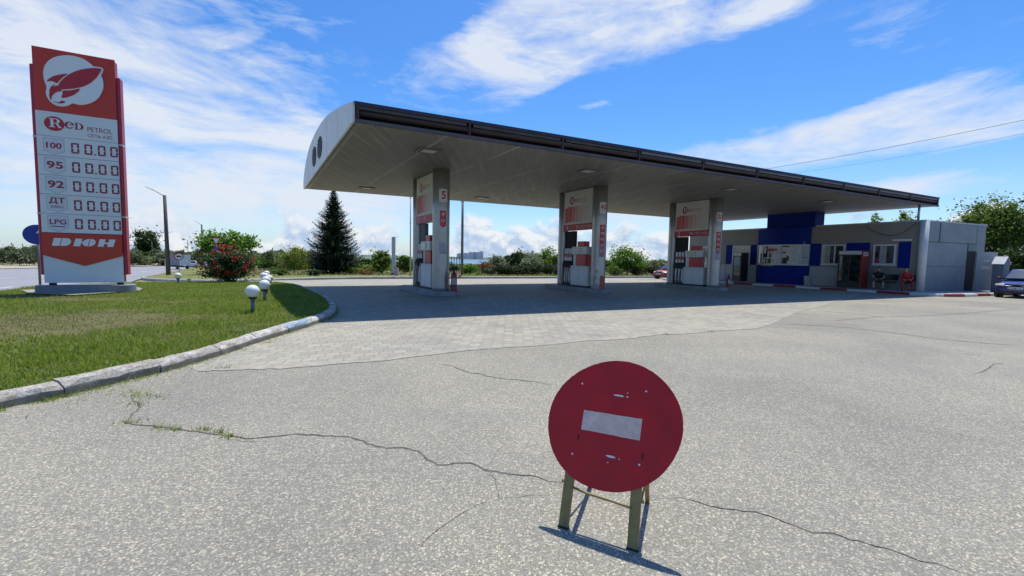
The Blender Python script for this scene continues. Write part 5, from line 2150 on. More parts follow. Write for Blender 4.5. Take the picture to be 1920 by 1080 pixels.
# pavement and its red and white kerb
KL = [F(26.95, 15.0).xy, F(26.95, 3.0).xy, F(27.0, -0.6).xy, F(27.3, -1.45).xy, F(28.2, -2.0).xy, F(30.5, -2.15).xy, F(40, -2.5).xy]
KL = [Vector(p) for p in smooth_curve([tuple(p) for p in KL], 5, False)]
mKr = M('kerb_red_paint', (0.27, 0.02, 0.025), 0.75, var=0.12, dirt=0.4, dirtcol=(0.25, 0.12, 0.1), vscale=4)
kerb('pavement_kerb', KL, 0.14, 0.18, 0.68, mats=[mKw, mKr], pick=lambda i: ((i + 1) // 2) % 2, side=1, wear=0.008)
PV = [tuple(p) for p in offset_path(KL, 0.17)] + [tuple(F(40, 9).xy), tuple(F(29, 15).xy)]
struct(sheet('pavement', PV, 0.135, mConc, 2.0))
# ================================================================== vehicles
mTyre = M('tyre_rubber', (0.022, 0.022, 0.023), 0.8, var=0.2)
mRim = M('wheel_rim', (0.32, 0.33, 0.34), 0.4, metal=0.7)
mCarGlass = glass_mat('car_glass', (0.03, 0.045, 0.055), 0.02)
mHead = glass_mat('headlight_lens', (0.75, 0.72, 0.60), 0.08)
mTail = M('tail_light', (0.32, 0.01, 0.01), 0.3)
mTrim = M('black_trim', (0.025, 0.025, 0.028), 0.6)
mPlate = M('number_plate', (0.66, 0.66, 0.66), 0.5, var=0.03)
mInk = M('plate_ink', (0.03, 0.03, 0.035), 0.6)


def car_paint(name, c):
    return M(name, c, 0.28, var=0.03, vscale=1, coat=0.8, spec=0.6)


def along(px, py, d):
    """the point seen at a photo pixel at ground distance d from the camera"""
    r = cray(px, py)
    k = d / math.hypot(r.x, r.y)
    return Vector((0, 0, CH)) + r * k


def on_land(px, d, py=500):
    p = along(px, py, d)
    return Vector((p.x, p.y, terr(p.x, p.y)))


def make_car(label, p, rz, paint, L=3.95, W=1.68, H=1.42, boxy=0.0, plate=None, simple=False, hood=0.92, cat='car'):
    c = thing('parked_car' if not simple else 'passing_car', label, cat, p, rz)
    hw = W / 2
    # lower shell, front at -y
    zh, zb = 0.60 * H, 0.66 * H
    st = [(-L / 2, 0.80, 0.30, 0.52), (-L / 2 + 0.06, 0.88, 0.24, 0.62), (-L / 2 + 0.30, 0.95, 0.20, 0.68), (-L / 2 + hood * 0.6, 0.985, 0.19, zh - 0.07), (-L / 2 + hood, 1.0, 0.19, zh), (-L * 0.10, 1.0, 0.19, zb), (L * 0.15, 1.0, 0.19, zb + 0.01), (L / 2 - 0.45, 0.98, 0.20, zb + 0.01), (L / 2 - 0.08, 0.94, 0.24, zb - 0.02), (L / 2, 0.86, 0.30, zb - 0.12)]
    rings = []
    for y, k, z0, z1 in st:
        w = hw * k
        zs = z1 - 0.05
        half = [(w * 0.86, z0), (w * 0.97, z0 + 0.10), (w, z0 + (zs - z0) * 0.45), (w * 0.985, z0 + (zs - z0) * 0.72), (w * 0.94, zs), (w * 0.80, z1), (w * 0.4, z1 + 0.018)]
        ring = [(-x, y, z) for x, z in half] + [(0, y, z1 + 0.022)] + [(x, y, z) for x, z in half[::-1]]
        rings.append(ring)
    mb = MB()
    mb.loft(rings, 0, True, True)
    body = mb.build('body', paint, c, subsurf=1)
    # greenhouse
    ws0 = -L / 2 + hood - 0.06
    bot = [(-hw * 0.90, ws0), (hw * 0.90, ws0), (hw * 0.92, L / 2 - 0.12), (-hw * 0.92, L / 2 - 0.12)]
    rk = 0.62 - 0.2 * boxy
    top = [(-hw * 0.70, ws0 + rk + 0.12), (hw * 0.70, ws0 + rk + 0.12), (hw * 0.70, L / 2 - 0.42 + 0.15 * boxy), (-hw * 0.70, L / 2 - 0.42 + 0.15 * boxy)]
    zbt, ztp = zb - 0.03, H

    def gp(side, a, b, off=0.0):
        i, j = side, (side + 1) % 4
        B = Vector((*bot[i], zbt)) * (1 - a) + Vector((*bot[j], zbt)) * a
        T = Vector((*top[i], ztp)) * (1 - a) + Vector((*top[j], ztp)) * a
        P = B * (1 - b) + T * b
        nrm = [Vector((0, -1, 0.55)), Vector((1, 0, 0.35)), Vector((0, 1, 0.55)), Vector((-1, 0, 0.35))][side].normalized()
        bulge = 0.05 * (1 - (2 * a - 1) ** 2) if side in (0, 2) else 0.015
        return P + nrm * (off + bulge)
    rings = []
    for b in (0.0, 0.35, 0.7, 0.93, 1.0):
        ring = []
        for s_ in range(4):
            for a in (0.06, 0.25, 0.5, 0.75, 0.94):
                q = gp(s_, a, min(b, 0.97))
                if b == 1.0:
                    q = q * 1.0
                    q.x *= 0.93
                    q.y = q.y * 0.96 + 0.02
                    q.z = ztp + 0.012
                ring.append(q)
        rings.append(ring)
    mb = MB()
    mb.loft(rings, 0, True, True)
    mb.build('roof', paint, c)

    def pane(side, a0, a1, b0, b1, name):
        mb = MB()
        n = 6
        lo = [gp(side, a0 + (a1 - a0) * i / n, b0, 0.008) for i in range(n + 1)]
        hi = [gp(side, a0 + (a1 - a0) * i / n + (0.5 - (a0 + (a1 - a0) * i / n)) * 0.04, b1, 0.008) for i in range(n + 1)]
        mb.add(lo + hi, [(i, i + 1, n + 2 + i, n + 1 + i) for i in range(n)], 0, True)
        return mb.build(name, mCarGlass, c)
    pane(0, 0.07, 0.93, 0.10, 0.90, 'windscreen')
    pane(2, 0.10, 0.90, 0.18, 0.86, 'rear_window')
    for s_ in (1, 3):
        cut = [(0.14, 0.47), (0.50, 0.78)] if s_ == 1 else [(0.22, 0.50), (0.53, 0.86)]
        for a0, a1 in cut:
            pane(s_, a0, a1, 0.14, 0.86, 'side_window')
    # wheels in dark arches
    for y in (-L / 2 + 0.72, L / 2 - 0.70):
        for sx in (-1, 1):
            mb = MB()
            mb.cyl((sx * (hw - 0.20), y, 0.33), (sx * (hw + 0.004), y, 0.33), 0.37, 0.37, 24)
            mb.build('wheel_arch', mTrim, c)
            mb = MB()
            prof = [(0.19, -0.09), (0.27, -0.095), (0.30, -0.07), (0.305, 0.0), (0.30, 0.07), (0.27, 0.095), (0.19, 0.09)]
            rings = [[(sx * (hw - 0.08) + v, y + r * math.cos(2 * PI * k / 24), 0.305 + r * math.sin(2 * PI * k / 24)) for k in range(24)] for r, v in prof]
            mb.loft(rings, 0, True, True)
            wh = mb.build('wheel', mTyre, c)
            mb = MB()
            xo = sx * (hw + 0.018)
            for k in range(6):
                a = 2 * PI * k / 6
                pts = [(0.03, -0.35), (0.03, 0.35), (0.185, 0.20), (0.185, -0.20)]
                mb.poly([(xo, y + r * math.cos(a + d), 0.305 + r * math.sin(a + d)) for r, d in pts])
            ringp = [[(xo - 0.001, y + r * math.cos(2 * PI * k / 24), 0.305 + r * math.sin(2 * PI * k / 24)) for k in range(24)] for r in (0.165, 0.20)]
            mb.loft(ringp, 0, False)
            mb.build('rim', mRim, wh)
    yf, yr = -L / 2, L / 2
    for sx in (-1, 1):
        mb = MB()
        rings = []
        for i in range(7):
            a = i / 6
            x = sx * (hw * 0.46 + hw * 0.46 * a)
            yy = yf + 0.005 + 0.20 * a ** 2.2
            h0, h1 = 0.60 + 0.01 * a, 0.60 + 0.125 * (1 - 0.25 * a)
            rings.append([(x, yy - 0.012, h0), (x, yy - 0.028, (h0 + h1) / 2), (x, yy + 0.035, h1), (x, yy + 0.10, h1), (x, yy + 0.10, h0)])
        mb.loft(rings, 0, True, True)
        mb.build('headlight', mHead, c)
        mb = MB()
        mb.cbox(sx * hw * 0.72 - 0.12, sx * hw * 0.72 + 0.12, yr - 0.06, yr + 0.012, 0.58, 0.80)
        mb.build('tail_light', mTail, c, bevel=0.02)
        mb = MB()
        ctr = Vector((sx * (hw + 0.07), ws0 + 0.28, zb + 0.03))
        mb.ball(ctr, 0.085, 8, 0, 0.75)
        mb.build('mirror', mTrim, c)
        mb = MB()
        mb.cyl((sx * hw * 0.72, yf - 0.004, 0.36), (sx * hw * 0.72, yf + 0.06, 0.36), 0.05, 0.05, 12)
        mb.build('fog_lamp', mTrim, c)
    mb = MB()
    mb.cbox(-hw * 0.42, hw * 0.42, yf - 0.012, yf + 0.08, 0.625, 0.70)
    mb.build('grille', mTrim, c, bevel=0.008)
    mb = MB()
    mb.cbox(-hw * 0.80, hw * 0.80, yf - 0.012, yf + 0.10, 0.24, 0.34)
    mb.build('bumper', mTrim, c, bevel=0.02)
    mb = MB()
    mb.cbox(-hw * 0.82, hw * 0.82, yr - 0.10, yr + 0.02, 0.28, 0.42)
    mb.build('bumper', mTrim, c, bevel=0.02)
    for y, d in ((yf - 0.03, -1), (yr + 0.03, 1)):
        mb = MB()
        mb.cbox(-0.26, 0.26, min(y, y - d * 0.02), max(y, y - d * 0.02), 0.45, 0.562)
        pl = mb.build('number_plate', mPlate, c)
        if plate:
            mb = MB()
            put_text(mb, plate, -0.235, 0.467, 0.47, 0.078, lambda x, z, y=y, d=d: (x * -d, y + d * 0.003, z), 0, 0.01)
            mb.build('plate_lettering', mInk, pl)
    return c


def face_cam(p, turn=0.0):
    return math.atan2(-p[0], p[1]) + turn


pf = at(1903, 559.5)
_rz = face_cam(pf, rad(-14))
pb = pf + Vector((-math.sin(_rz), math.cos(_rz), 0)) * 1.9
make_car('dark blue hatchback facing the camera at the right edge of the forecourt', pb, _rz, car_paint('blue_car_paint', (0.012, 0.028, 0.16)), 3.9, 1.66, 1.44, plate='Е 368 НС')
pr = at(1263, 522.6)
make_car('red car parked behind the pump gantry numbered 2 on the far side', pr, face_cam(pr, rad(-38)), car_paint('red_car_paint', (0.45, 0.012, 0.03)), 4.3, 1.7, 1.42, plate='А 741 КМ')
mCarW = car_paint('white_car_paint', (0.62, 0.63, 0.64))
p_ = on_land(361, 122)
make_car('white estate car seen from behind, driving away along the far road', p_, face_cam(p_, PI), mCarW, 4.4, 1.85, 1.66, boxy=0.8, simple=True)
p_ = on_land(274, 190)
make_car('white saloon car side on beyond the road, near the round dark tree', p_, face_cam(p_, PI / 2 + 0.1), mCarW, 4.3, 1.75, 1.45, simple=True)
p_ = on_land(389, 118)
make_car('white car half hidden behind the left side of the rose bush', p_, face_cam(p_, PI + 0.15), mCarW, 4.3, 1.75, 1.45, simple=True)
# box truck
p_ = on_land(331, 108)
tr = thing('box_truck', 'box truck with shade-grey sides and white doors driving away behind the concrete lamp post', 'truck', p_, face_cam(p_, PI + rad(22)))
mb = MB()
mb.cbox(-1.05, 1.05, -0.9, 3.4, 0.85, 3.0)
mb.build('cargo_box', M('truck_shaded_grey', (0.22, 0.22, 0.25), 0.6, var=0.06), tr)  # shade on the sides is put into the grey of the box
for sx in (0, 1):
    mb = MB()
    mb.cbox(-1.02 + 1.03 * sx, -0.01 + 1.03 * sx, 3.403, 3.44, 0.90, 2.90)
    mb.build('rear_door', M('truck_white', (0.62, 0.63, 0.64), 0.5), tr)
mb = MB()
rings = [[(-0.95, y, z0), (0.95, y, z0), (0.95, y, z1), (-0.95, y, z1)] for y, z0, z1 in ((-2.6, 0.5, 1.2), (-2.5, 0.45, 1.35), (-2.1, 0.45, 2.1), (-1.0, 0.45, 2.2), (-0.98, 0.45, 2.2))]
mb.loft(rings, 0, True)
cab = mb.build('cab', M('truck_white', (0.62, 0.63, 0.64), 0.5), tr, bevel=0.04)
mb = MB()
mb.poly([(-0.8, -2.50, 1.42), (0.8, -2.50, 1.42), (0.75, -2.13, 2.05), (-0.75, -2.13, 2.05)])
mb.build('windscreen', mCarGlass, cab)
mb = MB()
mb.cbox(-0.4, 0.4, -2.2, 3.35, 0.48, 0.70)
mb.cbox(-1.0, 1.0, 3.2, 3.38, 0.48, 0.62)
mb.build('chassis', mTrim, tr)
for y in (-1.8, 2.3):
    for sx in (-1, 1):
        mb = MB()
        mb.tube([(sx * 0.72, y, 0.38), (sx * 0.96, y, 0.38)], 0.38, 20)
        wh = mb.build('wheel', mTyre, tr)
        mb = MB()
        mb.tube([(sx * 0.962, y, 0.38), (sx * 0.97, y, 0.38)], 0.2, 14)
        mb.build('rim', mRim, wh)

# ================================================================== people
mSkin = M('skin', (0.42, 0.25, 0.18), 0.55, var=0.05)
mHair = M('dark_hair', (0.02, 0.015, 0.012), 0.7)


def skin_body(chains, rads, root):
    """chains of named joints -> one continuous evaluated surface (verts, faces)"""
    names = list(rads)
    idx = {n: i for i, n in enumerate(names)}
    me = bpy.data.meshes.new('body')
    me.from_pydata([rads[n][0] for n in names], [(idx[a], idx[b]) for c in chains for a, b in zip(c, c[1:])], [])
    o = bpy.data.objects.new('body', me)
    COL.objects.link(o)
    o.modifiers.new('skin', 'SKIN')
    ss = o.modifiers.new('sub', 'SUBSURF')
    ss.levels = ss.render_levels = 2
    sv = me.skin_vertices[0].data
    for n in names:
        r = rads[n][1]
        r = r if isinstance(r, tuple) else (r, r)
        sv[idx[n]].radius = r
        sv[idx[n]].use_root = (n == root)
    dg = bpy.context.evaluated_depsgraph_get()
    dg.update()
    ev = bpy.data.meshes.new_from_object(o.evaluated_get(dg))
    vs = [tuple(v.co) for v in ev.vertices]
    fs = [tuple(p.vertices) for p in ev.polygons]
    bpy.data.objects.remove(o)
    bpy.data.meshes.remove(me)
    bpy.data.meshes.remove(ev)
    return vs, fs


def make_person(label, p, rz, shirt, trousers, shorts, lean=0.0, tool=None, head_turn=0.0):
    t = thing('person', label, 'person', p, rz)
    J = {'pelvis': ((0, 0.0, 0.53), (0.15, 0.11)), 'belly': ((0, -0.06, 0.68), (0.15, 0.11)), 'chest': ((0, -0.17, 0.86), (0.165, 0.115)), 'neckb': ((0, -0.24, 1.01), (0.08, 0.07)), 'neck': ((0, -0.285, 1.08), 0.052),
         'chin': ((0, -0.335, 1.13), (0.062, 0.070)), 'head': ((0, -0.335, 1.20), (0.076, 0.092)), 'crown': ((0, -0.320, 1.27), (0.055, 0.065))}
    ch = [['pelvis', 'belly', 'chest', 'neckb', 'neck', 'chin', 'head', 'crown']]
    for s_, n in ((-1, 'l'), (1, 'r')):
        hand = (s_ * 0.07, -0.60, 0.60 + 0.04 * (s_ > 0))
        J['sh' + n] = ((s_ * 0.185, -0.19, 0.95), 0.062)
        J['el' + n] = ((s_ * 0.255 + lean * 0.1, -0.33, 0.70), 0.044)
        J['wr' + n] = ((s_ * 0.115, -0.535, 0.615), 0.028)
        J['pa' + n] = (hand, (0.036, 0.018))
        J['hp' + n] = ((s_ * 0.10, -0.06, 0.50), 0.092)
        J['kn' + n] = ((s_ * 0.20, -0.47, 0.51), 0.064)
        J['ca' + n] = ((s_ * 0.205, -0.455, 0.34), 0.056)
        J['an' + n] = ((s_ * 0.20, -0.44, 0.09), 0.040)
        J['to' + n] = ((s_ * 0.225, -0.60, 0.04), (0.045, 0.030))
        ch += [['chest', 'sh' + n, 'el' + n, 'wr' + n, 'pa' + n], ['pelvis', 'hp' + n, 'kn' + n, 'ca' + n, 'an' + n, 'to' + n]]
    for k in J:
        q = Vector(J[k][0])
        if lean and q.z > 0.6:
            q.x += lean * (q.z - 0.55)
        J[k] = (tuple(q), J[k][1])
    vs, fs = skin_body(ch, J, 'pelvis')
    mb = MB()
    mb.add(vs, fs, 0, True)
    # five curled fingers on each hand, rooted in the palm
    for s_, n in ((-1, 'l'), (1, 'r')):
        pa = Vector(J['pa' + n][0])
        for k in range(4):
            ln = (0.068, 0.078, 0.074, 0.058)[k]
            b = pa + Vector((-s_ * 0.026 + s_ * 0.017 * k, -0.02, 0.0))
            d1 = Vector((-s_ * 0.25, -0.8, -0.3)).normalized()
            d2 = Vector((-s_ * 0.35, -0.2, -0.9)).normalized()
            mb.tube([b, b + d1 * ln * 0.5, b + d1 * ln * 0.5 + d2 * ln * 0.3, b + d1 * ln * 0.4 + d2 * ln * 0.55], [0.009, 0.0085, 0.008, 0.006], 6)
        b = pa + Vector((-s_ * 0.03, 0.02, 0.01))
        mb.tube([b, b + Vector((-s_ * 0.025, -0.02, 0.012)), b + Vector((-s_ * 0.03, -0.05, 0.008))], [0.011, 0.010, 0.007], 6)
    hd = Vector(J['head'][0])
    # face: nose, ears, brow, mouth
    mb.tube([hd + Vector((0, -0.088, 0.012)), hd + Vector((0, -0.108, -0.018)), hd + Vector((0, -0.092, -0.030))], [0.008, 0.014, 0.010], 6)
    for s_ in (-1, 1):
        mb.ball(hd + Vector((s_ * 0.080, 0.005, -0.005)), 0.020, 6, 0, 1.5)
        mb.ball(hd + Vector((s_ * 0.032, -0.083, 0.008)), 0.009, 6, 4)
    mb.tube([hd + Vector((-0.024, -0.082, -0.058)), hd + Vector((0, -0.090, -0.058)), hd + Vector((0.024, -0.082, -0.058))], 0.005, 6, 4)
    # clothing colour by region
    seg_sh = [('pelvis', 'belly'), ('belly', 'chest'), ('chest', 'neckb')]
    for i, f in enumerate(mb.f):
        c = sum((Vector(mb.v[k]) for k in f), Vector()) / len(f)
        if mb.m[i] == 4:
            continue
        m_ = 0
        lz = c.z
        arm = False
        for n in 'lr':
            a, b = Vector(J['sh' + n][0]), Vector(J['el' + n][0])
            w = Vector(J['wr' + n][0])
            tt = max(0, min(1, (c - a).dot(b - a) / (b - a).length_squared))
            dA = (c - (a + (b - a) * tt)).length
            t2 = max(0, min(1, (c - b).dot(w - b) / (w - b).length_squared))
            dB = (c - (b + (w - b) * t2)).length
            if c.y < -0.36 and c.z > 0.575 and dB < 0.09 and abs(c.x) < 0.3:
                arm = True
                m_ = 1 if (shorts is False and t2 < 0.75) else 0
            elif dA < 0.075 and tt < (0.62 if shorts else 1.0):
                m_ = 1
                arm = True
            elif dA < 0.06:
                arm = True
        if not arm:
            if lz > 1.035:
                m_ = 0
            elif lz > 0.585 and c.y > -0.40:
                m_ = 1
            elif lz < 0.075:
                m_ = 3
            elif shorts and lz < 0.44:
                m_ = 0
            else:
                m_ = 2
        mb.m[i] = m_
    mb.build('body', [mSkin, shirt, trousers, mBlack, mHair], t, fixn=True)
    mb = MB()
    rings = []
    for k in range(7):
        a = k / 6 * PI / 2
        r = 0.099 * math.cos(a * 0.97)
        rings.append([hd + Vector((r * 0.86 * math.cos(2 * PI * q / 18), 0.014 + r * 1.02 * math.sin(2 * PI * q / 18), 0.030 + 0.082 * math.sin(a) + (0.022 if math.sin(2 * PI * q / 18) < -0.3 and k == 0 else (-0.03 if k == 0 else 0)))) for q in range(18)])
    mb.loft(rings, 0, True, True)
    mb.build('hair', mHair, t)
    return t


def chair(label, p, rz):
    c = thing('stacking_chair', label, 'chair', p, rz, 'black chairs against the kiosk wall')
    mb = MB()
    mb.cbox(-0.24, 0.24, -0.24, 0.22, 0.42, 0.47, 0, 0.03)
    mb.build('seat', mBlack, c)
    mb = MB()
    rings = [[(x, 0.24 + 0.10 * (z - 0.5) + 0.03 * (x / 0.24) ** 2 * -1 + dy, z) for x in np.linspace(-0.25, 0.25, 7)] + [(x, 0.28 + 0.10 * (z - 0.5) - 0.03 * (x / 0.24) ** 2 + dy, z) for x in np.linspace(0.25, -0.25, 7)] for z, dy in ((0.56, 0.0), (0.60, 0.0), (0.85, 0.0), (0.88, 0.005))]
    mb.loft(rings, 0, True)
    mb.build('backrest', mBlack, c)
    for sx in (-1, 1):
        mb = MB()
        mb.tube([(sx * 0.23, -0.26, 0.0), (sx * 0.22, -0.22, 0.42)], 0.012, 8)
        mb.build('leg', mSteel, c)
        mb = MB()
        mb.tube([(sx * 0.23, 0.28, 0.0), (sx * 0.22, 0.22, 0.42), (sx * 0.22, 0.26, 0.58)], 0.012, 8)
        mb.build('leg', mSteel, c)
    return c


def at_s(px, s, z=0.135):
    """where the sight line through a photo column meets the plane at s in the forecourt frame"""
    r = cray(px, 540)
    d = Vector((r.x, r.y))
    A_ = (FA + FEX * s).xy
    E_ = FEY.xy
    den = d.x * (-E_.y) + E_.x * d.y
    k = (A_.x * (-E_.y) + E_.x * A_.y) / den
    return Vector((d.x * k, d.y * k, z))


OUT = math.atan2(FEX.x, FEX.y)      # facing away from the wall
RZW = math.atan2(-FEX.x, FEX.y)     # local -y towards the pumps
c1 = at_s(1645, 28.50)
c2 = at_s(1668, 28.55)
c3 = at_s(1699, 28.50)
chair('black chair under the man in the dark T-shirt, beside the glass cooler', c1, RZW)
chair('empty black chair between the two seated men', c2, RZW)
chair('black chair under the man in red overalls, nearest the kiosk corner', c3, RZW)
turn = rad(28)
make_person('seated man in a black T-shirt and shorts, leaning on his knees', c1 - FEX * 0.02, RZW + turn, M('black_tshirt', (0.02, 0.02, 0.023), 0.8), M('khaki_shorts', (0.12, 0.10, 0.08), 0.8), True)
make_person('seated man in red work overalls, leaning to the left with his hands together', c3 - FEX * 0.04, RZW + turn, M('red_overalls', (0.40, 0.018, 0.022), 0.7, var=0.15, vscale=8), M('red_trousers', (0.30, 0.015, 0.02), 0.7, var=0.15, vscale=8), False, lean=-0.14)

# ================================================================== drinks coolers, bin
mBody = M('cooler_black', (0.02, 0.02, 0.022), 0.4)
mCoolG = glass_mat('cooler_glass', (0.02, 0.035, 0.04), 0.05)
mShelfW = M('shelf_wire', (0.45, 0.46, 0.46), 0.4, metal=0.5)
BOT = [M('bottle_blue', (0.06, 0.16, 0.30), 0.3), M('bottle_clear', (0.45, 0.50, 0.50), 0.3), M('bottle_amber', (0.25, 0.10, 0.02), 0.3), M('bottle_green', (0.04, 0.20, 0.09), 0.3)]


def cooler(label, s0, s1, t0, t1, h, doors, sidemat, head_mat):
    org = F((s0 + s1) / 2, (t0 + t1) / 2, 0.136)
    c = thing('drinks_cooler', label, 'drinks cooler', org, RZW)
    w, d = abs(t1 - t0) / 2, abs(s1 - s0) / 2
    mb = MB()
    mb.cbox(-w, w, d - 0.05, d, 0.05, h)
    mb.cbox(-w + 0.04, w - 0.04, d - 0.056, d - 0.052, 0.385, h - 0.245, 1)
    mb.cbox(-w + 0.04, w - 0.04, -d + 0.02, d - 0.052, 0.05, 0.38)
    mb.cbox(-w + 0.04, w - 0.04, -d + 0.02, d - 0.052, h - 0.24, h - 0.001)
    mb.build('cabinet', [mBody, M('cooler_liner', (0.45, 0.47, 0.47), 0.4)], c)
    for sx in (-1, 1):
        mb = MB()
        mb.cbox(min(sx * w, sx * (w - 0.038)), max(sx * w, sx * (w - 0.038)), -d, d - 0.052, 0.05, h)
        sd = mb.build('side_panel', sidemat if sx > 0 else mBody, c)
        if sx > 0 and sidemat is not mBody:
            mb = MB()
            mb.cbox(w + 0.001, w + 0.006, -d + 0.12, d - 0.12, h - 0.30, h - 0.10)
            mb.build('sticker', mPaper, sd)
            mb = MB()
            for k in range(3):
                mb.cbox(w + 0.007, w + 0.009, -d + 0.18 + 0.13 * k, -d + 0.26 + 0.13 * k, h - 0.26, h - 0.14)
            mb.build('sticker_mark', mInk, sd)
    mb = MB()
    mb.cbox(-w + 0.04, w - 0.04, -d - 0.015, -d + 0.018, h - 0.22, h - 0.02)
    mb.build('header', head_mat, c)
    for k in range(4):
        mb = MB()
        z = 0.46 + (h - 0.80) * k / 3.4
        mb.cbox(-w + 0.045, w - 0.045, -d + 0.06, d - 0.06, z, z + 0.015)
        sh = mb.build('shelf', mShelfW, c)
        n = int(2 * w / 0.10)
        for q in range(n):
            mb = MB()
            x = -w + 0.09 + (2 * w - 0.18) * q / max(1, n - 1)
            mb.lathe([(0.033, z + 0.017), (0.034, z + 0.18), (0.015, z + 0.24), (0.015, z + 0.27)], 8, (x, -d + 0.12, 0))
            mb.build('bottle', BOT[(q // 3 + k) % 4], sh)
    for q in range(doors):
        x0 = -w + 0.045 + (2 * w - 0.09) * q / doors
        x1 = -w + 0.045 + (2 * w - 0.09) * (q + 1) / doors
        mb = MB()
        f = 0.035
        for a, b, zz0, zz1 in ((x0, x1, 0.40, 0.44), (x0, x1, h - 0.29, h - 0.25), (x0, x0 + f, 0.44, h - 0.29), (x1 - f, x1, 0.44, h - 0.29)):
            mb.cbox(a, b, -d - 0.012, -d + 0.018, zz0, zz1)
        dr_ = mb.build('door', mBody, c)
        mb = MB()
        mb.cbox(x0 + f, x1 - f, -d - 0.002, -d + 0.004, 0.44, h - 0.29)
        m_, ntg, bg_, og = (None,) * 4
        mb.build('pane', mClear, dr_)
    return c


mClear, ntc, bcl, _o = new_mat('clear_door_glass')
bcl.inputs['Base Color'].default_value = (0.75, 0.85, 0.85, 1)
bcl.inputs['Roughness'].default_value = 0.04
tr_ = ntc.nodes.new('ShaderNodeBsdfTransparent')
tr_.inputs[0].default_value = (0.65, 0.72, 0.72, 1)
gl_ = ntc.nodes.new('ShaderNodeBsdfGlossy')
gl_.inputs['Roughness'].default_value = 0.04
fr_ = ntc.nodes.new('ShaderNodeFresnel')
fr_.inputs[0].default_value = 1.55
nn = noise(ntc, coords(ntc), 2.0, 2)
ntc.links.new(math_node(ntc, 'MULTIPLY_ADD', nn, 0.05, 0.02), gl_.inputs['Roughness'])
mxs = ntc.nodes.new('ShaderNodeMixShader')
ntc.links.new(fr_.outputs[0], mxs.inputs[0])
ntc.links.new(tr_.outputs[0], mxs.inputs[1])
ntc.links.new(gl_.outputs[0], mxs.inputs[2])
ntc.links.new(mxs.outputs[0], _o.inputs[0])
cooler('large two door glass drinks cooler with a red side, standing at the kiosk wall', 27.72, 28.45, 1.80, 3.02, 2.20, 2, M('cooler_red_side', (0.22, 0.018, 0.016), 0.45), M('cooler_header', (0.50, 0.52, 0.53), 0.4))
cooler('slim black single door drinks cooler at the far end of the kiosk wall', 27.80, 28.55, 8.95, 9.62, 2.10, 1, mBody, M('cooler_header', (0.50, 0.52, 0.53), 0.4))
p_ = at_s(1513, 28.0)
bn = thing('litter_bin', 'grey cylindrical litter bin standing by the bay window', 'litter bin', p_)
mb = MB()
mb.lathe([(0.15, 0.0), (0.17, 0.01), (0.21, 0.60), (0.22, 0.62), (0.20, 0.62), (0.16, 0.05)], 20)
mb.build('bucket', M('bin_grey', (0.40, 0.40, 0.40), 0.6, dirt=0.3), bn)
mb = MB()
mb.lathe([(0.223, 0.60), (0.228, 0.625), (0.20, 0.63)], 20, caps=False)
mb.build('rim', mSteel, bn)

# ================================================================== globe lamps in the lawn
mGlobe = M('opal_globe', (0.80, 0.80, 0.77), 0.35, var=0.04, vscale=8, dirt=0.35, dirtcol=(0.5, 0.47, 0.40))
mPostT = M('grey_green_post', (0.13, 0.155, 0.165), 0.55, var=0.1, dirt=0.4, dirtcol=(0.25, 0.22, 0.18), vscale=9)
GL = [(473.6, 546, 11.7, 'white globe lamp nearest the camera, low on the lawn by the kerb'), (496, 534, 14.6, 'white globe lamp second in the row running back across the lawn'), (499, 526, 17.0, 'white globe lamp third in the row, overlapped by the second'),
      (504.5, 522, 20.6, 'white globe lamp farthest to the right in the row on the lawn'), (498, 518, 23.6, 'white globe lamp near the back of the lawn, mostly hidden by the others'), (493.5, 516.5, 25.2, 'white globe lamp farthest to the left in the clustered row'), (500, 512.8, 27.5, 'white globe lamp at the far end of the row, topmost in view'), (333.5, 517, 27.0, 'white globe lamp standing alone below the round truck sign')]
for px, py, d, lb in GL:
    g_ = along(px, py, d)
    zb_ = terr(g_.x, g_.y) + 0.10
    lp = thing('globe_lamp', lb, 'garden lamp', (g_.x, g_.y, zb_), 0, 'globe lamps on the lawn')
    h = g_.z - zb_
    r = 0.15
    mb = MB()
    mb.ball((0, 0, h), r, 14)
    mb.build('globe', mGlobe, lp)
    mb = MB()
    mb.lathe([(0.05, h - r - 0.035), (0.085, h - r - 0.03), (0.085, h - r + 0.012), (0.06, h - r + 0.015)], 14)
    mb.build('collar', mRubber, lp)
    mb = MB()
    lean_ = random.uniform(-0.02, 0.02)
    mb.tube([(lean_, 0, -0.05), (0, 0, h - r - 0.03)], 0.042, 12)
    mb.build('post', mPostT, lp)

# ================================================================== poles, lamps and signs
mPole = M('dark_concrete_pole', (0.10, 0.085, 0.075), 0.85, var=0.2, vscale=2, dirt=0.4, dirtcol=(0.2, 0.18, 0.16), bmp=0.3)
mPoleM = M('grey_metal_pole', (0.17, 0.17, 0.175), 0.5, metal=0.4, dirt=0.3)


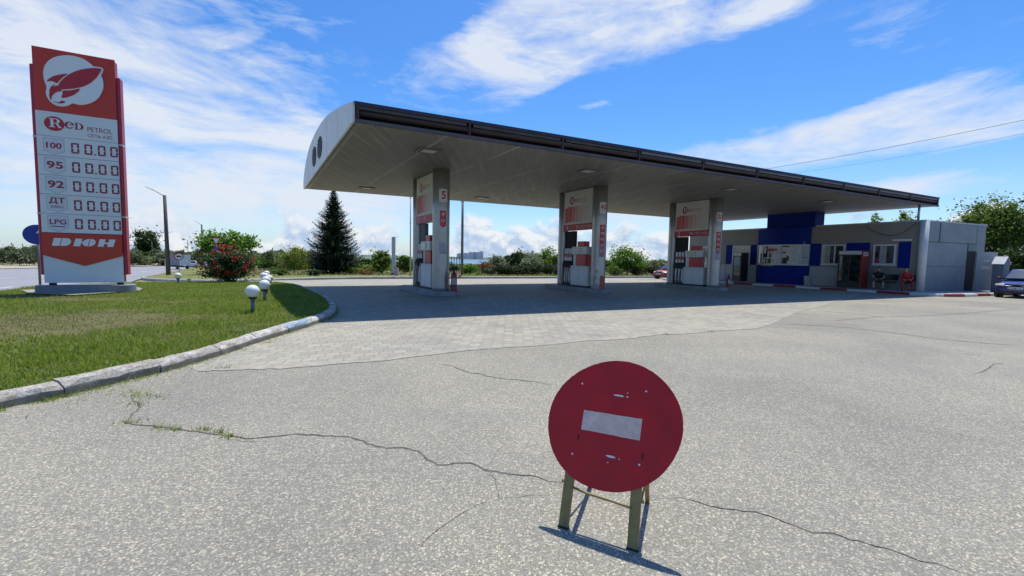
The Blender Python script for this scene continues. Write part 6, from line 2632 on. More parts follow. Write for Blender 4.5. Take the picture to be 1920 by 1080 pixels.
def street_lamp(label, base, top, arms, r0, r1, mat, group=None):
    """base pixel, top pixel, lamp head pixels"""
    b = at(*base)
    h = hgt(base[0], top[1], b) if True else 0
    d = math.hypot(b.x, b.y)
    o = thing('street_lamp', label, 'street lamp', b, 0, group)
    tp_ = along(top[0], top[1], d) - b
    mb = MB()
    mb.tube([(0, 0, -0.2), (tp_.x * 0.5, tp_.y * 0.5, tp_.z * 0.5), tuple(tp_)], [r0, (r0 + r1) / 2, r1], 12)
    mb.build('pole', mat, o)
    for a in arms:
        e_ = along(a[0], a[1], d) - b
        mb = MB()
        st_ = tp_ - Vector((0, 0, 0.15))
        mb.tube([tuple(st_), tuple(st_ * 0.4 + e_ * 0.6 + Vector((0, 0, 0.05))), tuple(e_)], 0.035, 8)
        mb.build('arm', mPoleM, o)
        mb = MB()
        dirn = (e_ - tp_).normalized()
        side = Vector((-dirn.y, dirn.x, 0)).normalized() * 0.11
        rings = []
        for k, w in ((0, 0.4), (0.1, 0.9), (0.4, 1.0), (0.6, 0.3)):
            c = e_ + dirn * k
            rings.append([c - side * w, c + Vector((0, 0, 0.07 * w)), c + side * w, c - Vector((0, 0, 0.05 * w))])
        mb.loft(rings, 0, True)
        mb.build('lamp_head', M('lamp_head_grey', (0.35, 0.36, 0.37), 0.5), o)
    return o


street_lamp('tall dark concrete lamp post with one thin arm, on the far grass island', (316, 517.5), (308.5, 366), [(284, 355)], 0.21, 0.14, mPole)
street_lamp('shorter looking dark lamp post with one arm behind the green tree and rose bush', (381, 503), (378, 421), [(367, 415.5)], 0.19, 0.14, mPole)
street_lamp('thin grey lamp post with two arms, far down the road', (353, 497), (351.8, 450), [(347.5, 448), (356.5, 448)], 0.10, 0.07, mPoleM)
street_lamp('thin lamp post whose arm shows right of the price totem', (229, 497.5), (234, 411), [(243, 409)], 0.11, 0.08, mPoleM)
street_lamp('thin lamp post just right of the tall concrete one, far off', (315.5, 497), (313.5, 437), [(320, 435.5)], 0.11, 0.08, mPoleM)
street_lamp('thin grey lamp post standing before the round dark tree', (287, 497), (284.5, 452), [(281.5, 450.5)], 0.09, 0.07, mPoleM)


def pole(label, px, d, h, r0, r1, mat, name='utility_pole', cat='pole', ins=True):
    b = at(px, d)
    o = thing(name, label, cat, b)
    mb = MB()
    mb.tube([(0, 0, -0.1), (0, 0, h)], [r0, r1], 14)
    mb.build('shaft', mat, o)
    mb = MB()
    for z in (h * 0.62, h * 0.9):
        mb.tube([(0, 0, z), (0, 0, z + 0.10)], r0 * 1.12, 14)
    mb.build('band', mSteel, o)
    return o


pole('dark steel pole rising behind the canopy, right of the gantry numbered 5', 866, 518.0, 9.6, 0.17, 0.13, mPoleM)
pole('thin pale pole just left of the gantry numbered 5', 769.3, 520.5, 8.6, 0.065, 0.05, M('pale_pole', (0.42, 0.41, 0.38), 0.5))
b = at(738, 517.0)
o = thing('vent_column', 'square pale metal column on a dark foot beside the far kerb', 'column', b, 0.2)
mb = MB()
_h = hgt(738, 444, b)
mb.cbox(-0.21, 0.21, -0.21, 0.21, 0.28, _h, 0, 0.02)
mb.build('shaft', M('pale_metal', (0.46, 0.46, 0.48), 0.5, var=0.06), o)
mb = MB()
mb.cbox(-0.34, 0.26, -0.28, 0.28, -0.05, 0.275, 0, 0.03)
mb.build('foot', mTrim, o)
b = at(743.5, 518.5)
o = thing('painted_barrel', 'faded pink and white barrel with dark top standing by the square column', 'barrel', b, 0.3)
o.scale = (1.2, 1.2, 1.15)
mb = MB()
mb.lathe([(0.19, 0.0), (0.20, 0.02), (0.205, 0.25), (0.20, 0.27), (0.206, 0.50), (0.20, 0.52), (0.20, 0.78), (0.19, 0.80)], 20)
mb.build('drum', M('faded_pink', (0.50, 0.33, 0.33), 0.7, var=0.3, vscale=3, dirt=0.6, dirtcol=(0.55, 0.54, 0.52)), o)
mb = MB()
mb.lathe([(0.20, 0.80), (0.205, 0.83), (0.17, 0.88), (0.001, 0.88)], 20)
mb.build('lid', M('brown_lid', (0.10, 0.03, 0.03), 0.6), o)
b = at(862, 521.3) + Vector((0, 0, 0.13))
o = thing('traffic_cone', 'small orange and white traffic cone at the far kerb, left of the steel pole', 'traffic cone', b)
mb = MB()
mb.cbox(-0.16, 0.16, -0.16, 0.16, 0.0, 0.035, 0, 0.01)
mb.build('base', M('cone_orange', (0.50, 0.11, 0.03), 0.6, dirt=0.3), o)
mb = MB()
mb.lathe([(0.115, 0.036), (0.085, 0.18), (0.055, 0.35), (0.03, 0.48)], 16)
mb.build('body', M('cone_orange', (0.5, 0.11, 0.03), 0.6), o)
mb = MB()
mb.lathe([(0.088, 0.18), (0.062, 0.33)], 16, caps=False)
mb.v = [(x * 1.03, y * 1.03, z) for x, y, z in mb.v]
mb.build('band', mWhite, o)
b = at(355, 533)
o = thing('bollard', 'short grey bollard at the edge of the apron, behind the lawn', 'bollard', b)
mb = MB()
mb.lathe([(0.10, 0), (0.10, 0.28), (0.08, 0.31), (0.001, 0.32)], 14)
mb.build('post', mPostT, o)
mb = MB()
mb.lathe([(0.104, 0.20), (0.104, 0.25)], 14, caps=False)
mb.build('band', mWhite, o)

mSignBlue = M('sign_blue', (0.01, 0.06, 0.36), 0.45, var=0.04)
mSignRed = M('sign_red', (0.45, 0.02, 0.03), 0.45)
mSignBack = M('sign_grey', (0.4, 0.4, 0.4), 0.5)


def sign_root(label, name, b, h, px, lean=0):
    o = thing(name, label, 'road sign', b, math.atan2(-b.x, b.y))
    mb = MB()
    mb.tube([(0, 0.03, -0.1), (0, 0.03, h)], 0.035, 10)
    mb.build('post', mPoleM, o)
    return o


def sdisc(o, name, z, r, mat, d=0.0, n=32, pts=None):
    mb = MB()
    pr_ = pts or ell(0, z, r, r, n)
    mb.prism(pr_, -0.012 - d, -d, 0, lambda x, y, zz: (x, zz, y))
    return mb.build(name, mat, o)


# blue round sign beside the totem
c_ = along(70, 440, 22.5)
b = Vector((c_.x, c_.y, terr(c_.x, c_.y)))
zc = c_.z - b.z
o = sign_root('round blue road sign peeping out left of the price totem', 'direction_sign', b, zc + 0.3, 70)
fc = sdisc(o, 'face', zc, 0.35, mSignBlue)
mb = MB()
mb.poly([(x, -0.016, zc + y) for x, y in ((-0.05, -0.25), (0.05, -0.25), (0.05, 0.05), (0.14, 0.05), (0.0, 0.26), (-0.14, 0.05), (-0.05, 0.05))])
mb.v = [(0.10 + x, y, z) for x, y, z in mb.v]
mb.build('arrow', mWhite, fc)
# give way + blue sign
b = on_land(406.5, 46)
d_ = math.hypot(b.x, b.y)
z1 = along(405, 452, d_).z - b.z
z2 = along(407, 468.5, d_).z - b.z
o = sign_root('white and red give way triangle above a small blue disc, behind the rose bush', 'give_way_sign', b, z1 + 0.3, 405)
k = 6.3 / 800 * d_
tri = [(-k, z1 + k * 0.9), (0, z1 - k * 1.0), (k, z1 + k * 0.9)]
fc = sdisc(o, 'triangle', 0, 0, mSignRed, 0.0, pts=tri)
mb = MB()
mb.poly([(x * 0.66, -0.016, z1 + 0.12 * k + (z - z1 - 0.12 * k) * 0.66) for x, z in tri])
mb.build('field', mWhite, fc)
fc = sdisc(o, 'disc', z2, 5.0 / 800 * d_, mSignBlue)
mb = MB()
mb.poly([(x, -0.016, z2 + y) for x, y in ((0.0, -0.28), (0.24, -0.05), (0.10, -0.06), (0.03, 0.02), (-0.08, -0.12))])
mb.build('arrow', mWhite, fc)
# no lorries
b = at(336.5, 512)
d_ = math.hypot(b.x, b.y)
z1 = along(334.5, 481, d_).z - b.z
rr_ = 5.6 / 800 * d_
o = sign_root('round red ringed sign with a black lorry, in front of the truck', 'prohibition_sign', b, z1 + 0.3, 335)
fc = sdisc(o, 'ring', z1, rr_, mSignRed)
mb = MB()
mb.poly([(x, -0.016, z) for x, z in ell(0, z1, rr_ * 0.76, rr_ * 0.76, 28)])
mb.build('field', mWhite, fc)
mb = MB()
for pts in ([(-0.5, -0.2), (0.18, -0.2), (0.18, 0.28), (-0.5, 0.28)], [(0.22, -0.2), (0.55, -0.2), (0.55, 0.05), (0.42, 0.18), (0.22, 0.18)]):
    mb.poly([(x * rr_, -0.019, z1 + y * rr_) for x, y in pts])
for x in (-0.3, 0.38):
    mb.poly([(x * rr_ + a * rr_, -0.019, z1 - 0.22 * rr_ + c * rr_) for a, c in ell(0, 0, 0.11, 0.11, 10)])
mb.build('lorry_symbol', mInk, fc)

# black bar fence
b0, b1 = at(841.5, 516.5), at(861, 516.8)
FH = hgt(842, 481, b0)
o = thing('bar_fence', 'short black fence of upright bars behind the far kerb', 'fence', b0)
mb = MB()
n = 5
for k in range(n):
    q = (b1 - b0) * (k / (n - 1))
    mb2 = MB()
    mb2.box((q.x, q.y, FH / 2 - 0.02), (0.07, 0.07, FH + 0.04))
    mb2.build('post', mBlack, o)
for z in (FH - 0.08, FH - 0.16, 0.3):
    mb.tube([(0, 0, z), tuple((b1 - b0) + Vector((0, 0, z)))], 0.012, 6)
mb.build('rail', mBlack, o)

# little white roofed shed behind the open door
p_ = along(1875, 520, 36.5)
o = thing('metal_shed', 'small grey shed with a white sloping roof behind the open kiosk door', 'shed', (p_.x, p_.y, 0.0), math.atan2(-p_.x, p_.y) - 0.5)
o.scale = (0.6, 0.6, 1.0)
mb = MB()
mb.prism([(-0.38, 0.0), (0.38, 0.0), (0.38, 1.75), (0.0, 2.1), (-0.38, 1.75)], -0.4, 0.4, 0, lambda x, y, z: (z, x, y))
mb.build('wall', M('shed_grey', (0.20, 0.21, 0.22), 0.6), o)
mb = MB()
for s_ in (-1, 1):
    mb.prism([(s_ * 0.005, 2.11), (s_ * 0.46, 1.69), (s_ * 0.46, 1.72), (s_ * 0.005, 2.14)], -0.46, 0.46, 0, lambda x, y, z: (z, x, y))
mb.build('roof', M('shed_roof_white', (0.72, 0.72, 0.70), 0.5), o)

# overhead wires to the right of the canopy
for lb, pts, d in (('black overhead wire crossing the sky above the kiosk', [(2020, 203), (1920, 225), (1800, 250), (1680, 274), (1560, 296), (1430, 318), (1360, 329)], 42.0), ('fainter overhead wire below the upper one at the right', [(2020, 236), (1920, 250), (1800, 274), (1680, 296), (1560, 315), (1450, 331), (1390, 340)], 60.0)):
    q = [along(x, y, d) for x, y in pts]
    mb = MB()
    mb.tube([tuple(v - q[3]) for v in q], 0.014 if d < 50 else 0.009, 5)
    w_ = mb.build('overhead_wire', mBlack, None, loc=q[3])
    tag(w_, lb, 'wire')

# towers across the bay
mApt = [M('hazy_pink_render', (0.80, 0.60, 0.54), 0.8, var=0.05, vscale=0.02), M('hazy_grey_render', (0.66, 0.64, 0.66), 0.8, var=0.05, vscale=0.02)]  # distance haze is put into these pale pink and grey wall colours
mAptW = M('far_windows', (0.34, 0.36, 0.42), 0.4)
APT = [(883, 2900, 30, 46, 0, 'pale tower block farthest left of the pink group across the bay'), (889.5, 2910, 26, 48, 0, 'second pink tower block from the left across the bay'), (896, 2900, 24, 47, 0, 'third pink tower block from the left across the bay'), (902, 2920, 26, 53, 0, 'pink tower block at the right end, tallest of the group'), (874, 2950, 34, 40, 1, 'grey apartment block left of the pink towers'), (862, 2980, 40, 36, 1, 'low grey apartment block beside the steel pole, far across the bay'),
       (951, 2900, 40, 26, 0, 'pale block showing above the trees, middle of the far shore'), (1003, 2900, 40, 24, 1, 'low grey block above the silver bushes on the far shore')]
for px, d, w, h, k, lb in APT:
    p_ = along(px, 485, d)
    o = thing('tower_block', lb, 'apartment block', (p_.x, p_.y, -8.0), math.atan2(-p_.x, p_.y) + random.uniform(-0.3, 0.3), 'apartment blocks on the far shore')
    mb = MB()
    mb.cbox(-w / 2, w / 2, -9, 9, 0, h)
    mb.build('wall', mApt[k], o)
    mb = MB()
    mb.cbox(-w / 4, w / 4, -5, 5, h, h + 3)
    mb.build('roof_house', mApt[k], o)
    mb = MB()
    for z in range(3, int(h) - 2, 3):
        for x in np.arange(-w / 2 + 2, w / 2 - 1, 4):
            mb.poly([(x, -9.02, z), (x + 2, -9.02, z), (x + 2, -9.02, z + 1.6), (x, -9.02, z + 1.6)])
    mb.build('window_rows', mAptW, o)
# ================================================================== trees and shrubs
mBark = M('bark', (0.10, 0.075, 0.055), 0.95, var=0.3, vscale=6, bmp=0.5, bscale=20)
LEAF = {
    'dark': leaf_mat('leaf_dark', (0.014, 0.034, 0.008), (0.038, 0.075, 0.016), (0.08, 0.12, 0.03), 0.25),
    'spruce': leaf_mat('needle_spruce', (0.010, 0.024, 0.012), (0.024, 0.048, 0.020), (0.055, 0.085, 0.035), 0.10),
    'mid': leaf_mat('leaf_mid', (0.045, 0.090, 0.016), (0.11, 0.18, 0.035), (0.21, 0.26, 0.08), 0.42),
    'bright': leaf_mat('leaf_bright', (0.045, 0.105, 0.012), (0.11, 0.22, 0.026), (0.21, 0.31, 0.06), 0.45),
    'yellow': leaf_mat('leaf_yellow_green', (0.085, 0.12, 0.018), (0.19, 0.24, 0.04), (0.32, 0.34, 0.09), 0.42),
    'silver': leaf_mat('leaf_silver', (0.13, 0.155, 0.10), (0.24, 0.265, 0.18), (0.38, 0.40, 0.31), 0.3),
    'grey': leaf_mat('leaf_grey_green', (0.085, 0.105, 0.055), (0.155, 0.18, 0.10), (0.26, 0.275, 0.17), 0.3),
    'red': leaf_mat('leaf_red_brown', (0.07, 0.032, 0.015), (0.18, 0.085, 0.04), (0.30, 0.17, 0.10), 0.28),
    'rose': leaf_mat('leaf_rose', (0.014, 0.034, 0.008), (0.042, 0.085, 0.018), (0.13, 0.16, 0.06), 0.28),
    'hedge': leaf_mat('leaf_hedge', (0.018, 0.032, 0.008), (0.050, 0.066, 0.015), (0.11, 0.12, 0.035), 0.2),
    'olive': leaf_mat('leaf_olive', (0.040, 0.055, 0.013), (0.095, 0.11, 0.026), (0.16, 0.165, 0.05), 0.30),
}


def leaf_quads(C, size, up=0.35, r=None, aspect=0.55):
    """rhombic leaves at the points C, turned every way with some leaning to face the sky"""
    r = r or rng
    n = len(C)
    nrm = r.normal(0, 1, (n, 3))
    nrm[:, 2] = np.abs(nrm[:, 2]) + up
    nrm /= np.linalg.norm(nrm, axis=1)[:, None]
    a = r.normal(0, 1, (n, 3))
    u = np.cross(nrm, a)
    u /= np.linalg.norm(u, axis=1)[:, None]
    v = np.cross(nrm, u)
    s = (size * r.uniform(0.55, 1.35, n))[:, None]
    V = np.stack([C - u * s, C + v * s * aspect - nrm * s * 0.12, C + u * s, C - v * s * aspect - nrm * s * 0.12], 1)
    return V.reshape(-1, 3), np.arange(4 * n).reshape(-1, 4)


def crown_points(n, rad3, seed, clumps=50, spread=0.22, shape='round', lift=0.0):
    """leaf positions: clumps scattered through an uneven crown volume, base at z=0"""
    r = np.random.default_rng(seed)
    c = []
    ph = r.uniform(0, 6.28, 6)
    while len(c) < clumps:
        d = r.normal(0, 1, 3)
        d /= np.linalg.norm(d)
        rr = r.uniform(0.15, 1.0) ** 0.45
        az_ = math.atan2(d[1], d[0])
        lump = 0.80 + 0.14 * math.sin(2 * az_ + ph[0] + 2 * d[2]) + 0.12 * math.sin(3 * az_ + ph[1] - 3 * d[2]) + 0.10 * math.sin(5 * d[2] + ph[2])
        p = d * rr * lump
        if shape == 'dome' and p[2] < -0.75:
            continue
        if shape == 'vase' and p[2] < 0 and (p[0] ** 2 + p[1] ** 2) > (0.25 + 0.8 * (1 + p[2])) ** 2:
            continue
        c.append(p)
    c = np.array(c)
    k = r.integers(0, clumps, n)
    w = r.gamma(2.0, 0.5, clumps)
    P = c[k] + r.normal(0, 1, (n, 3)) * spread * np.clip(w[k], 0.4, 1.5)[:, None] * np.array([1, 1, 0.75])
    P = P * np.array(rad3)
    P[:, 2] += rad3[2] + lift
    C = c * np.array(rad3)
    C[:, 2] += rad3[2] + lift
    return P, C


def tree(name, label, cat, base, kind, w, h, n, leaf, trunk=0.25, seed=1, clumps=50, spread=0.2, group=None, shape='round', limbs=9, tr=0.12, depth=None, rz=None):
    """trunk and limbs as one part, crown of separate leaves as the other"""
    o = thing(name, label, cat, base, random.uniform(0, 6.28) if rz is None else rz, group)
    ch = h * (1 - trunk)
    P, C = crown_points(n, (w / 2, (depth or w) / 2, ch / 2), seed, clumps, spread, shape, h * trunk)
    P = P[P[:, 2] > 0.02]
    r_ = np.random.default_rng(seed + 99)
    V, Fq = leaf_quads(P, leaf, 0.3, r_)
    raw_mesh('crown' if h > 2.2 else 'foliage', V, Fq, LEAF[kind], o)
    mb = MB()
    rnd = random.Random(seed)
    top = Vector((rnd.uniform(-0.05, 0.05) * w, rnd.uniform(-0.05, 0.05) * w, h * 0.86))
    mid_ = Vector((rnd.uniform(-0.03, 0.03) * w, rnd.uniform(-0.03, 0.03) * w, h * 0.42))
    mb.tube(smooth_curve([(0, 0, -0.15), (0, 0, h * 0.15), tuple(mid_), tuple(top)], 4, False), list(np.linspace(tr, tr * 0.15, 13)), 8)
    for q in range(limbs):
        c = Vector(C[rnd.randrange(len(C))])
        z0 = max(h * trunk * 0.7, min(c.z * rnd.uniform(0.45, 0.8), h * 0.75))
        s_ = Vector((mid_.x, mid_.y, z0)) * 1.0
        m_ = s_.lerp(c, 0.5) + Vector((0, 0, 0.06 * h))
        mb.tube([s_, m_, c], [tr * 0.38, tr * 0.22, tr * 0.05], 6)
    mb.build('trunk' if h > 2.2 else 'stems', mBark, o)
    return o


def px_tree(name, label, cat, bx, by, top_y, wpx, kind, n, leaf, d=None, **kw):
    """a tree surveyed by its foot, its top and its width in the photo"""
    b = at(bx, by) if d is None else on_land(bx, d)
    dd_ = math.hypot(b.x, b.y)
    h = hgt(bx, top_y, b)
    r = cray(bx, by)
    pxm = 800.0 / (b.y * math.cos(CP)) / math.sqrt(1 + ((bx - 960) / 800) ** 2)
    pxm = 800.0 / max(b.y, 1)
    w = wpx / pxm * math.cos(math.atan((bx - 960) / 800))
    return tree(name, label, cat, b, kind, w, h, n, leaf, **kw)


# ---- spruce
def spruce():
    b = at(627, 515.5)
    h = hgt(612, 357, b) + 0.02
    W_ = 58.0 / 800.0 * b.y
    o = thing('spruce_tree', 'dark conical spruce standing beyond the far kerb, left of the canopy gantries', 'tree', b, 0.4)
    r = np.random.default_rng(4)
    mb = MB()
    mb.tube([(0, 0, -0.2), (0.03, 0, h * 0.5), (0, 0.02, h)], [0.15, 0.09, 0.012], 8)
    P, D, S = [], [], []
    z = 0.25
    while z < h - 0.05:
        f = 1 - z / h
        L0 = W_ * min(1.0, f / 0.80) ** 0.86 * (0.93 + 0.10 * math.sin(z * 5))
        if z < 0.2 * h:
            L0 *= 0.70 + 0.30 * z / (0.2 * h)
        nb = int(10 + 15 * f)
        for k in range(nb):
            a = 2 * PI * k / nb + r.uniform(0, 0.8)
            L = max(0.10, L0 * r.uniform(0.62, 1.12))
            m_ = max(4, int(L / 0.075))
            sag = r.uniform(0.12, 0.32) * L
            zz = z + r.uniform(-0.08, 0.08)
            prev = None
            for q in range(m_ + 1):
                tq = q / m_
                rad_ = L * tq
                p = np.array([math.cos(a) * rad_, math.sin(a) * rad_, zz - sag * math.sin(tq * 2.3) + 0.18 * L * tq ** 3])
                if prev is not None:
                    dv = p - prev
                    dv /= np.linalg.norm(dv) + 1e-9
                    side = np.array([-math.sin(a), math.cos(a), 0])
                    for sg in (-1, 1):
                        tw = dv * 0.75 + side * sg * 0.85 + np.array([0, 0, r.uniform(-0.45, 0.12)])
                        ln = (0.14 + 0.26 * (1 - tq) * min(1, L)) * r.uniform(0.6, 1.2)
                        P.append(p)
                        D.append(tw / np.linalg.norm(tw) * ln)
                        S.append(0.046)
                    if q == m_:
                        P.append(p)
                        D.append(dv * 0.16)
                        S.append(0.05)
                prev = p
            if L > 0.6:
                mb.tube([(0, 0, zz), (math.cos(a) * L * 0.5, math.sin(a) * L * 0.5, zz - sag * 0.9), (math.cos(a) * L * 0.85, math.sin(a) * L * 0.85, zz - sag * 0.85)], [0.025, 0.015, 0.006], 4)
        z += 0.105 + 0.05 * f
    mb.build('trunk', mBark, o)
    P, D, S = np.array(P), np.array(D), np.array(S)
    n = len(P)
    up = r.normal(0, 0.5, (n, 3)) + np.array([0, 0, 1.0])
    u = np.cross(D, up)
    u /= np.linalg.norm(u, axis=1)[:, None] + 1e-9
    u *= S[:, None]
    V = np.stack([P - u * 0.6, P + D * 0.55 - u * 1.1, P + D, P + D * 0.55 + u * 1.1], 1).reshape(-1, 3)
    raw_mesh('crown', V, np.arange(4 * n).reshape(-1, 4), LEAF['spruce'], o)


spruce()


# ---- rose bush with its blooms
def rose_bush():
    b = at(428, 533.0)
    h = hgt(428, 464, b)
    o = thing('rose_bush', 'large rose bush covered with red blooms at the back edge of the lawn', 'rose bush', (b.x, b.y, b.z + 0.08), 0.0)
    P, C = crown_points(11000, (1.42, 1.2, h / 2), 31, 90, 0.15, 'round', -0.10)
    P = P[P[:, 2] > 0.02]
    V, Fq = leaf_quads(P, 0.062, 0.3)
    raw_mesh('foliage', V, Fq, LEAF['rose'], o)
    mb = MB()
    for k in range(26):
        c = Vector(C[random.randrange(len(C))])
        mb.tube([(c.x * 0.12, c.y * 0.12, -0.1), (c.x * 0.55, c.y * 0.55, c.z * 0.6), tuple(c)], [0.018, 0.012, 0.005], 5)
    for k in range(7):
        a = random.uniform(0, 6.28)
        mb.tube([(0, 0, h * 0.5), (math.cos(a) * 1.0, math.sin(a) * 0.8, h * 0.8), (math.cos(a) * 1.75, math.sin(a) * 1.2, h * random.uniform(0.35, 0.9))], [0.012, 0.008, 0.003], 5)
    mb.build('stems', mBark, o)
    mPet = leaf_mat('rose_petal', (0.20, 0.005, 0.012), (0.38, 0.010, 0.024), (0.50, 0.04, 0.06), 0.22, wscale=3)
    r = np.random.default_rng(8)

    def bloom(seed):
        q = np.random.default_rng(seed)
        pts, fs = [], []
        for ring_, (n, rad_, zz, sz, tilt) in enumerate(((5, 0.030, 0.035, 0.05, 1.2), (7, 0.06, 0.02, 0.065, 0.75), (8, 0.085, 0.0, 0.07, 0.3))):
            for i in range(n):
                a = 2 * PI * i / n + ring_ * 0.4 + q.uniform(-0.2, 0.2)
                o_ = np.array([math.cos(a), math.sin(a), 0])
                s_ = np.array([-math.sin(a), math.cos(a), 0])
                up_ = o_ * math.cos(tilt) + np.array([0, 0, 1]) * math.sin(tilt)
                c = o_ * rad_ * 0.5 + np.array([0, 0, zz])
                k0 = len(pts)
                pts += [c - s_ * sz * 0.35, c - s_ * sz * 0.6 + up_ * sz * 0.7, c + up_ * sz * 1.1, c + s_ * sz * 0.6 + up_ * sz * 0.7, c + s_ * sz * 0.35]
                fs.append((k0, k0 + 1, k0 + 2, k0 + 3, k0 + 4))
        return np.array(pts), fs
    first = []
    for sd in range(4):
        pts, fs = bloom(sd)
        me = bpy.data.meshes.new('bloom')
        me.from_pydata([tuple(p) for p in pts], [], fs)
        me.materials.append(mPet)
        first.append(me)
    k = 0
    spots = [(0.25, 0.92), (0.45, 0.95), (0.62, 0.86), (0.35, 0.86), (0.55, 0.94), (0.15, 0.90)]
    while k < 62:
        d = r.normal(0, 1, 3)
        d /= np.linalg.norm(d)
        if d[1] > 0.35 or d[2] < -0.62:
            continue
        p = Vector((d[0] * 1.38 * r.uniform(0.82, 1.08), d[1] * 1.2 * r.uniform(0.9, 1.08), h / 2 + d[2] * h / 2 * r.uniform(0.85, 1.05) + 0.02))
        if k < 9:
            p = Vector((0.30 + 0.28 * r.normal(), -0.55 + 0.2 * r.normal(), h * (0.86 + 0.05 * r.normal())))
        bl = bpy.data.objects.new('bloom', first[k % 4])
        COL.objects.link(bl)
        bl.parent = o
        bl.location = p
        nv = Vector((d[0], d[1] - 0.3, d[2] + 0.5)).normalized()
        bl.rotation_euler = nv.to_track_quat('Z', 'Y').to_euler()
        s_ = r.uniform(0.6, 1.0)
        bl.scale = (s_, s_, s_)
        k += 1


rose_bush()

# ---- single trees and shrubs left of the canopy
px_tree('round_tree', 'dense dark round headed tree beyond the road, right of the price totem', 'tree', 278, 496.5, 429, 57, 'dark', 7500, 0.30, seed=11, clumps=90, spread=0.17, trunk=0.10, tr=0.22)
px_tree('broadleaf_tree', 'loose bright green tree behind the rose bush', 'tree', 425, 508, 431, 122, 'bright', 8500, 0.19, d=58, seed=12, clumps=60, spread=0.17, trunk=0.06, tr=0.12, shape='dome')
px_tree('flowering_shrub', 'pale green rounded shrub left of the dark spruce', 'shrub', 553, 517, 457, 62, 'yellow', 5200, 0.085, seed=13, clumps=60, spread=0.17, trunk=0.03, tr=0.05)
px_tree('leafy_bush', 'bright green bush between the rose bush and the pale shrub', 'shrub', 500, 507, 475, 74, 'bright', 3000, 0.14, seed=14, clumps=40, trunk=0.03, tr=0.05)
px_tree('leafy_bush', 'low dark green iris clump at the foot of the pale shrub', 'plant', 523, 519, 503, 36, 'mid', 1500, 0.09, seed=15, clumps=26, trunk=0.0, tr=0.02)
px_tree('leafy_bush', 'low dark plant clump between the pale shrub and the spruce', 'plant', 588, 519, 504, 26, 'dark', 1000, 0.09, seed=16, clumps=20, trunk=0.0, tr=0.02)
px_tree('leafy_bush', 'yellow green low bush right of the spruce foot', 'shrub', 668, 516, 497, 40, 'yellow', 1800, 0.10, seed=17, clumps=26, trunk=0.02, tr=0.03)
px_tree('leafy_bush', 'olive bush just left of the square pale column', 'shrub', 708, 514, 490, 58, 'yellow', 2600, 0.11, seed=18, clumps=34, trunk=0.02, tr=0.04)
px_tree('leafy_bush', 'brownish low bush at the kerb, left of the square pale column', 'shrub', 687, 517, 505, 34, 'red', 900, 0.09, seed=19, clumps=20, trunk=0.0, tr=0.02)
px_tree('broadleaf_tree', 'dark green small tree rising behind the olive bush', 'tree', 716, 508, 466, 44, 'mid', 2400, 0.20, seed=20, clumps=36, trunk=0.12, tr=0.1, d=58)
px_tree('broadleaf_tree', 'dark green small tree right of the square pale column', 'tree', 757, 508, 472, 30, 'mid', 1600, 0.20, seed=21, clumps=26, trunk=0.1, tr=0.1, d=60)
px_tree('leafy_bush', 'olive bush behind the painted barrel', 'shrub', 757, 514, 492, 34, 'olive', 1500, 0.11, seed=22, clumps=24, trunk=0.02, tr=0.03)
# ---- beyond the canopy
px_tree('leafy_bush', 'bright leaved shrub right of the dark steel pole', 'shrub', 881, 517, 492, 32, 'bright', 2600, 0.085, seed=23, clumps=34, trunk=0.03, tr=0.04)
px_tree('leafy_bush', 'red brown flowering shrub seen between gantries 5 and 4', 'shrub', 908, 516.5, 489, 40, 'red', 2800, 0.085, seed=24, clumps=36, trunk=0.03, tr=0.04)
px_tree('leafy_bush', 'dark green bush at the foot of the red brown shrub', 'shrub', 917, 518, 502, 30, 'dark', 1800, 0.08, seed=25, clumps=26, trunk=0.02, tr=0.03)
px_tree('leafy_bush', 'small pale low plant left of the dark green bush', 'plant', 898, 518.5, 509, 16, 'yellow', 500, 0.07, seed=26, clumps=12, trunk=0.0, tr=0.02)
hedge_lb = ['first rounded hedge bush from the left, between gantries 5 and 4', 'second rounded hedge bush from the left, between gantries 5 and 4', 'third rounded hedge bush from the left, between gantries 5 and 4', 'fourth rounded hedge bush, half way between gantries 5 and 4', 'fifth rounded hedge bush, below the bright green tree', 'rounded hedge bush just left of gantry 4']
for k, px in enumerate((936, 957, 980, 1003, 1026, 1049)):
    px_tree('hedge_bush', hedge_lb[k], 'hedge bush', px, 518.5, 492 + (k % 3) * 1.5, 33, 'hedge', 3600, 0.075, seed=40 + k, clumps=46, spread=0.15, trunk=0.02, tr=0.04, group='rounded hedge bushes beyond the forecourt')
hedge_lb2 = ['rounded hedge bush just right of gantry 4, under the bright tree', 'rounded hedge bush right of the bright tree', 'rounded hedge bush behind the red car bonnet', 'rounded hedge bush nearest gantry 2, behind the red car']
for k, px in enumerate((1153, 1192, 1222, 1252)):
    px_tree('hedge_bush', hedge_lb2[k], 'hedge bush', px, 519 - k * 0.4, 497 - k * 1.2, 34, ('mid', 'hedge', 'hedge', 'hedge')[k], 3000, 0.08, seed=50 + k, clumps=46, spread=0.15, trunk=0.02, tr=0.04, group='rounded hedge bushes beyond the forecourt')
px_tree('leafy_bush', 'red brown shrub behind the right hand hedge bushes', 'shrub', 1205, 514, 489, 34, 'red', 1500, 0.12, seed=58, clumps=28, trunk=0.02, tr=0.04, d=60)
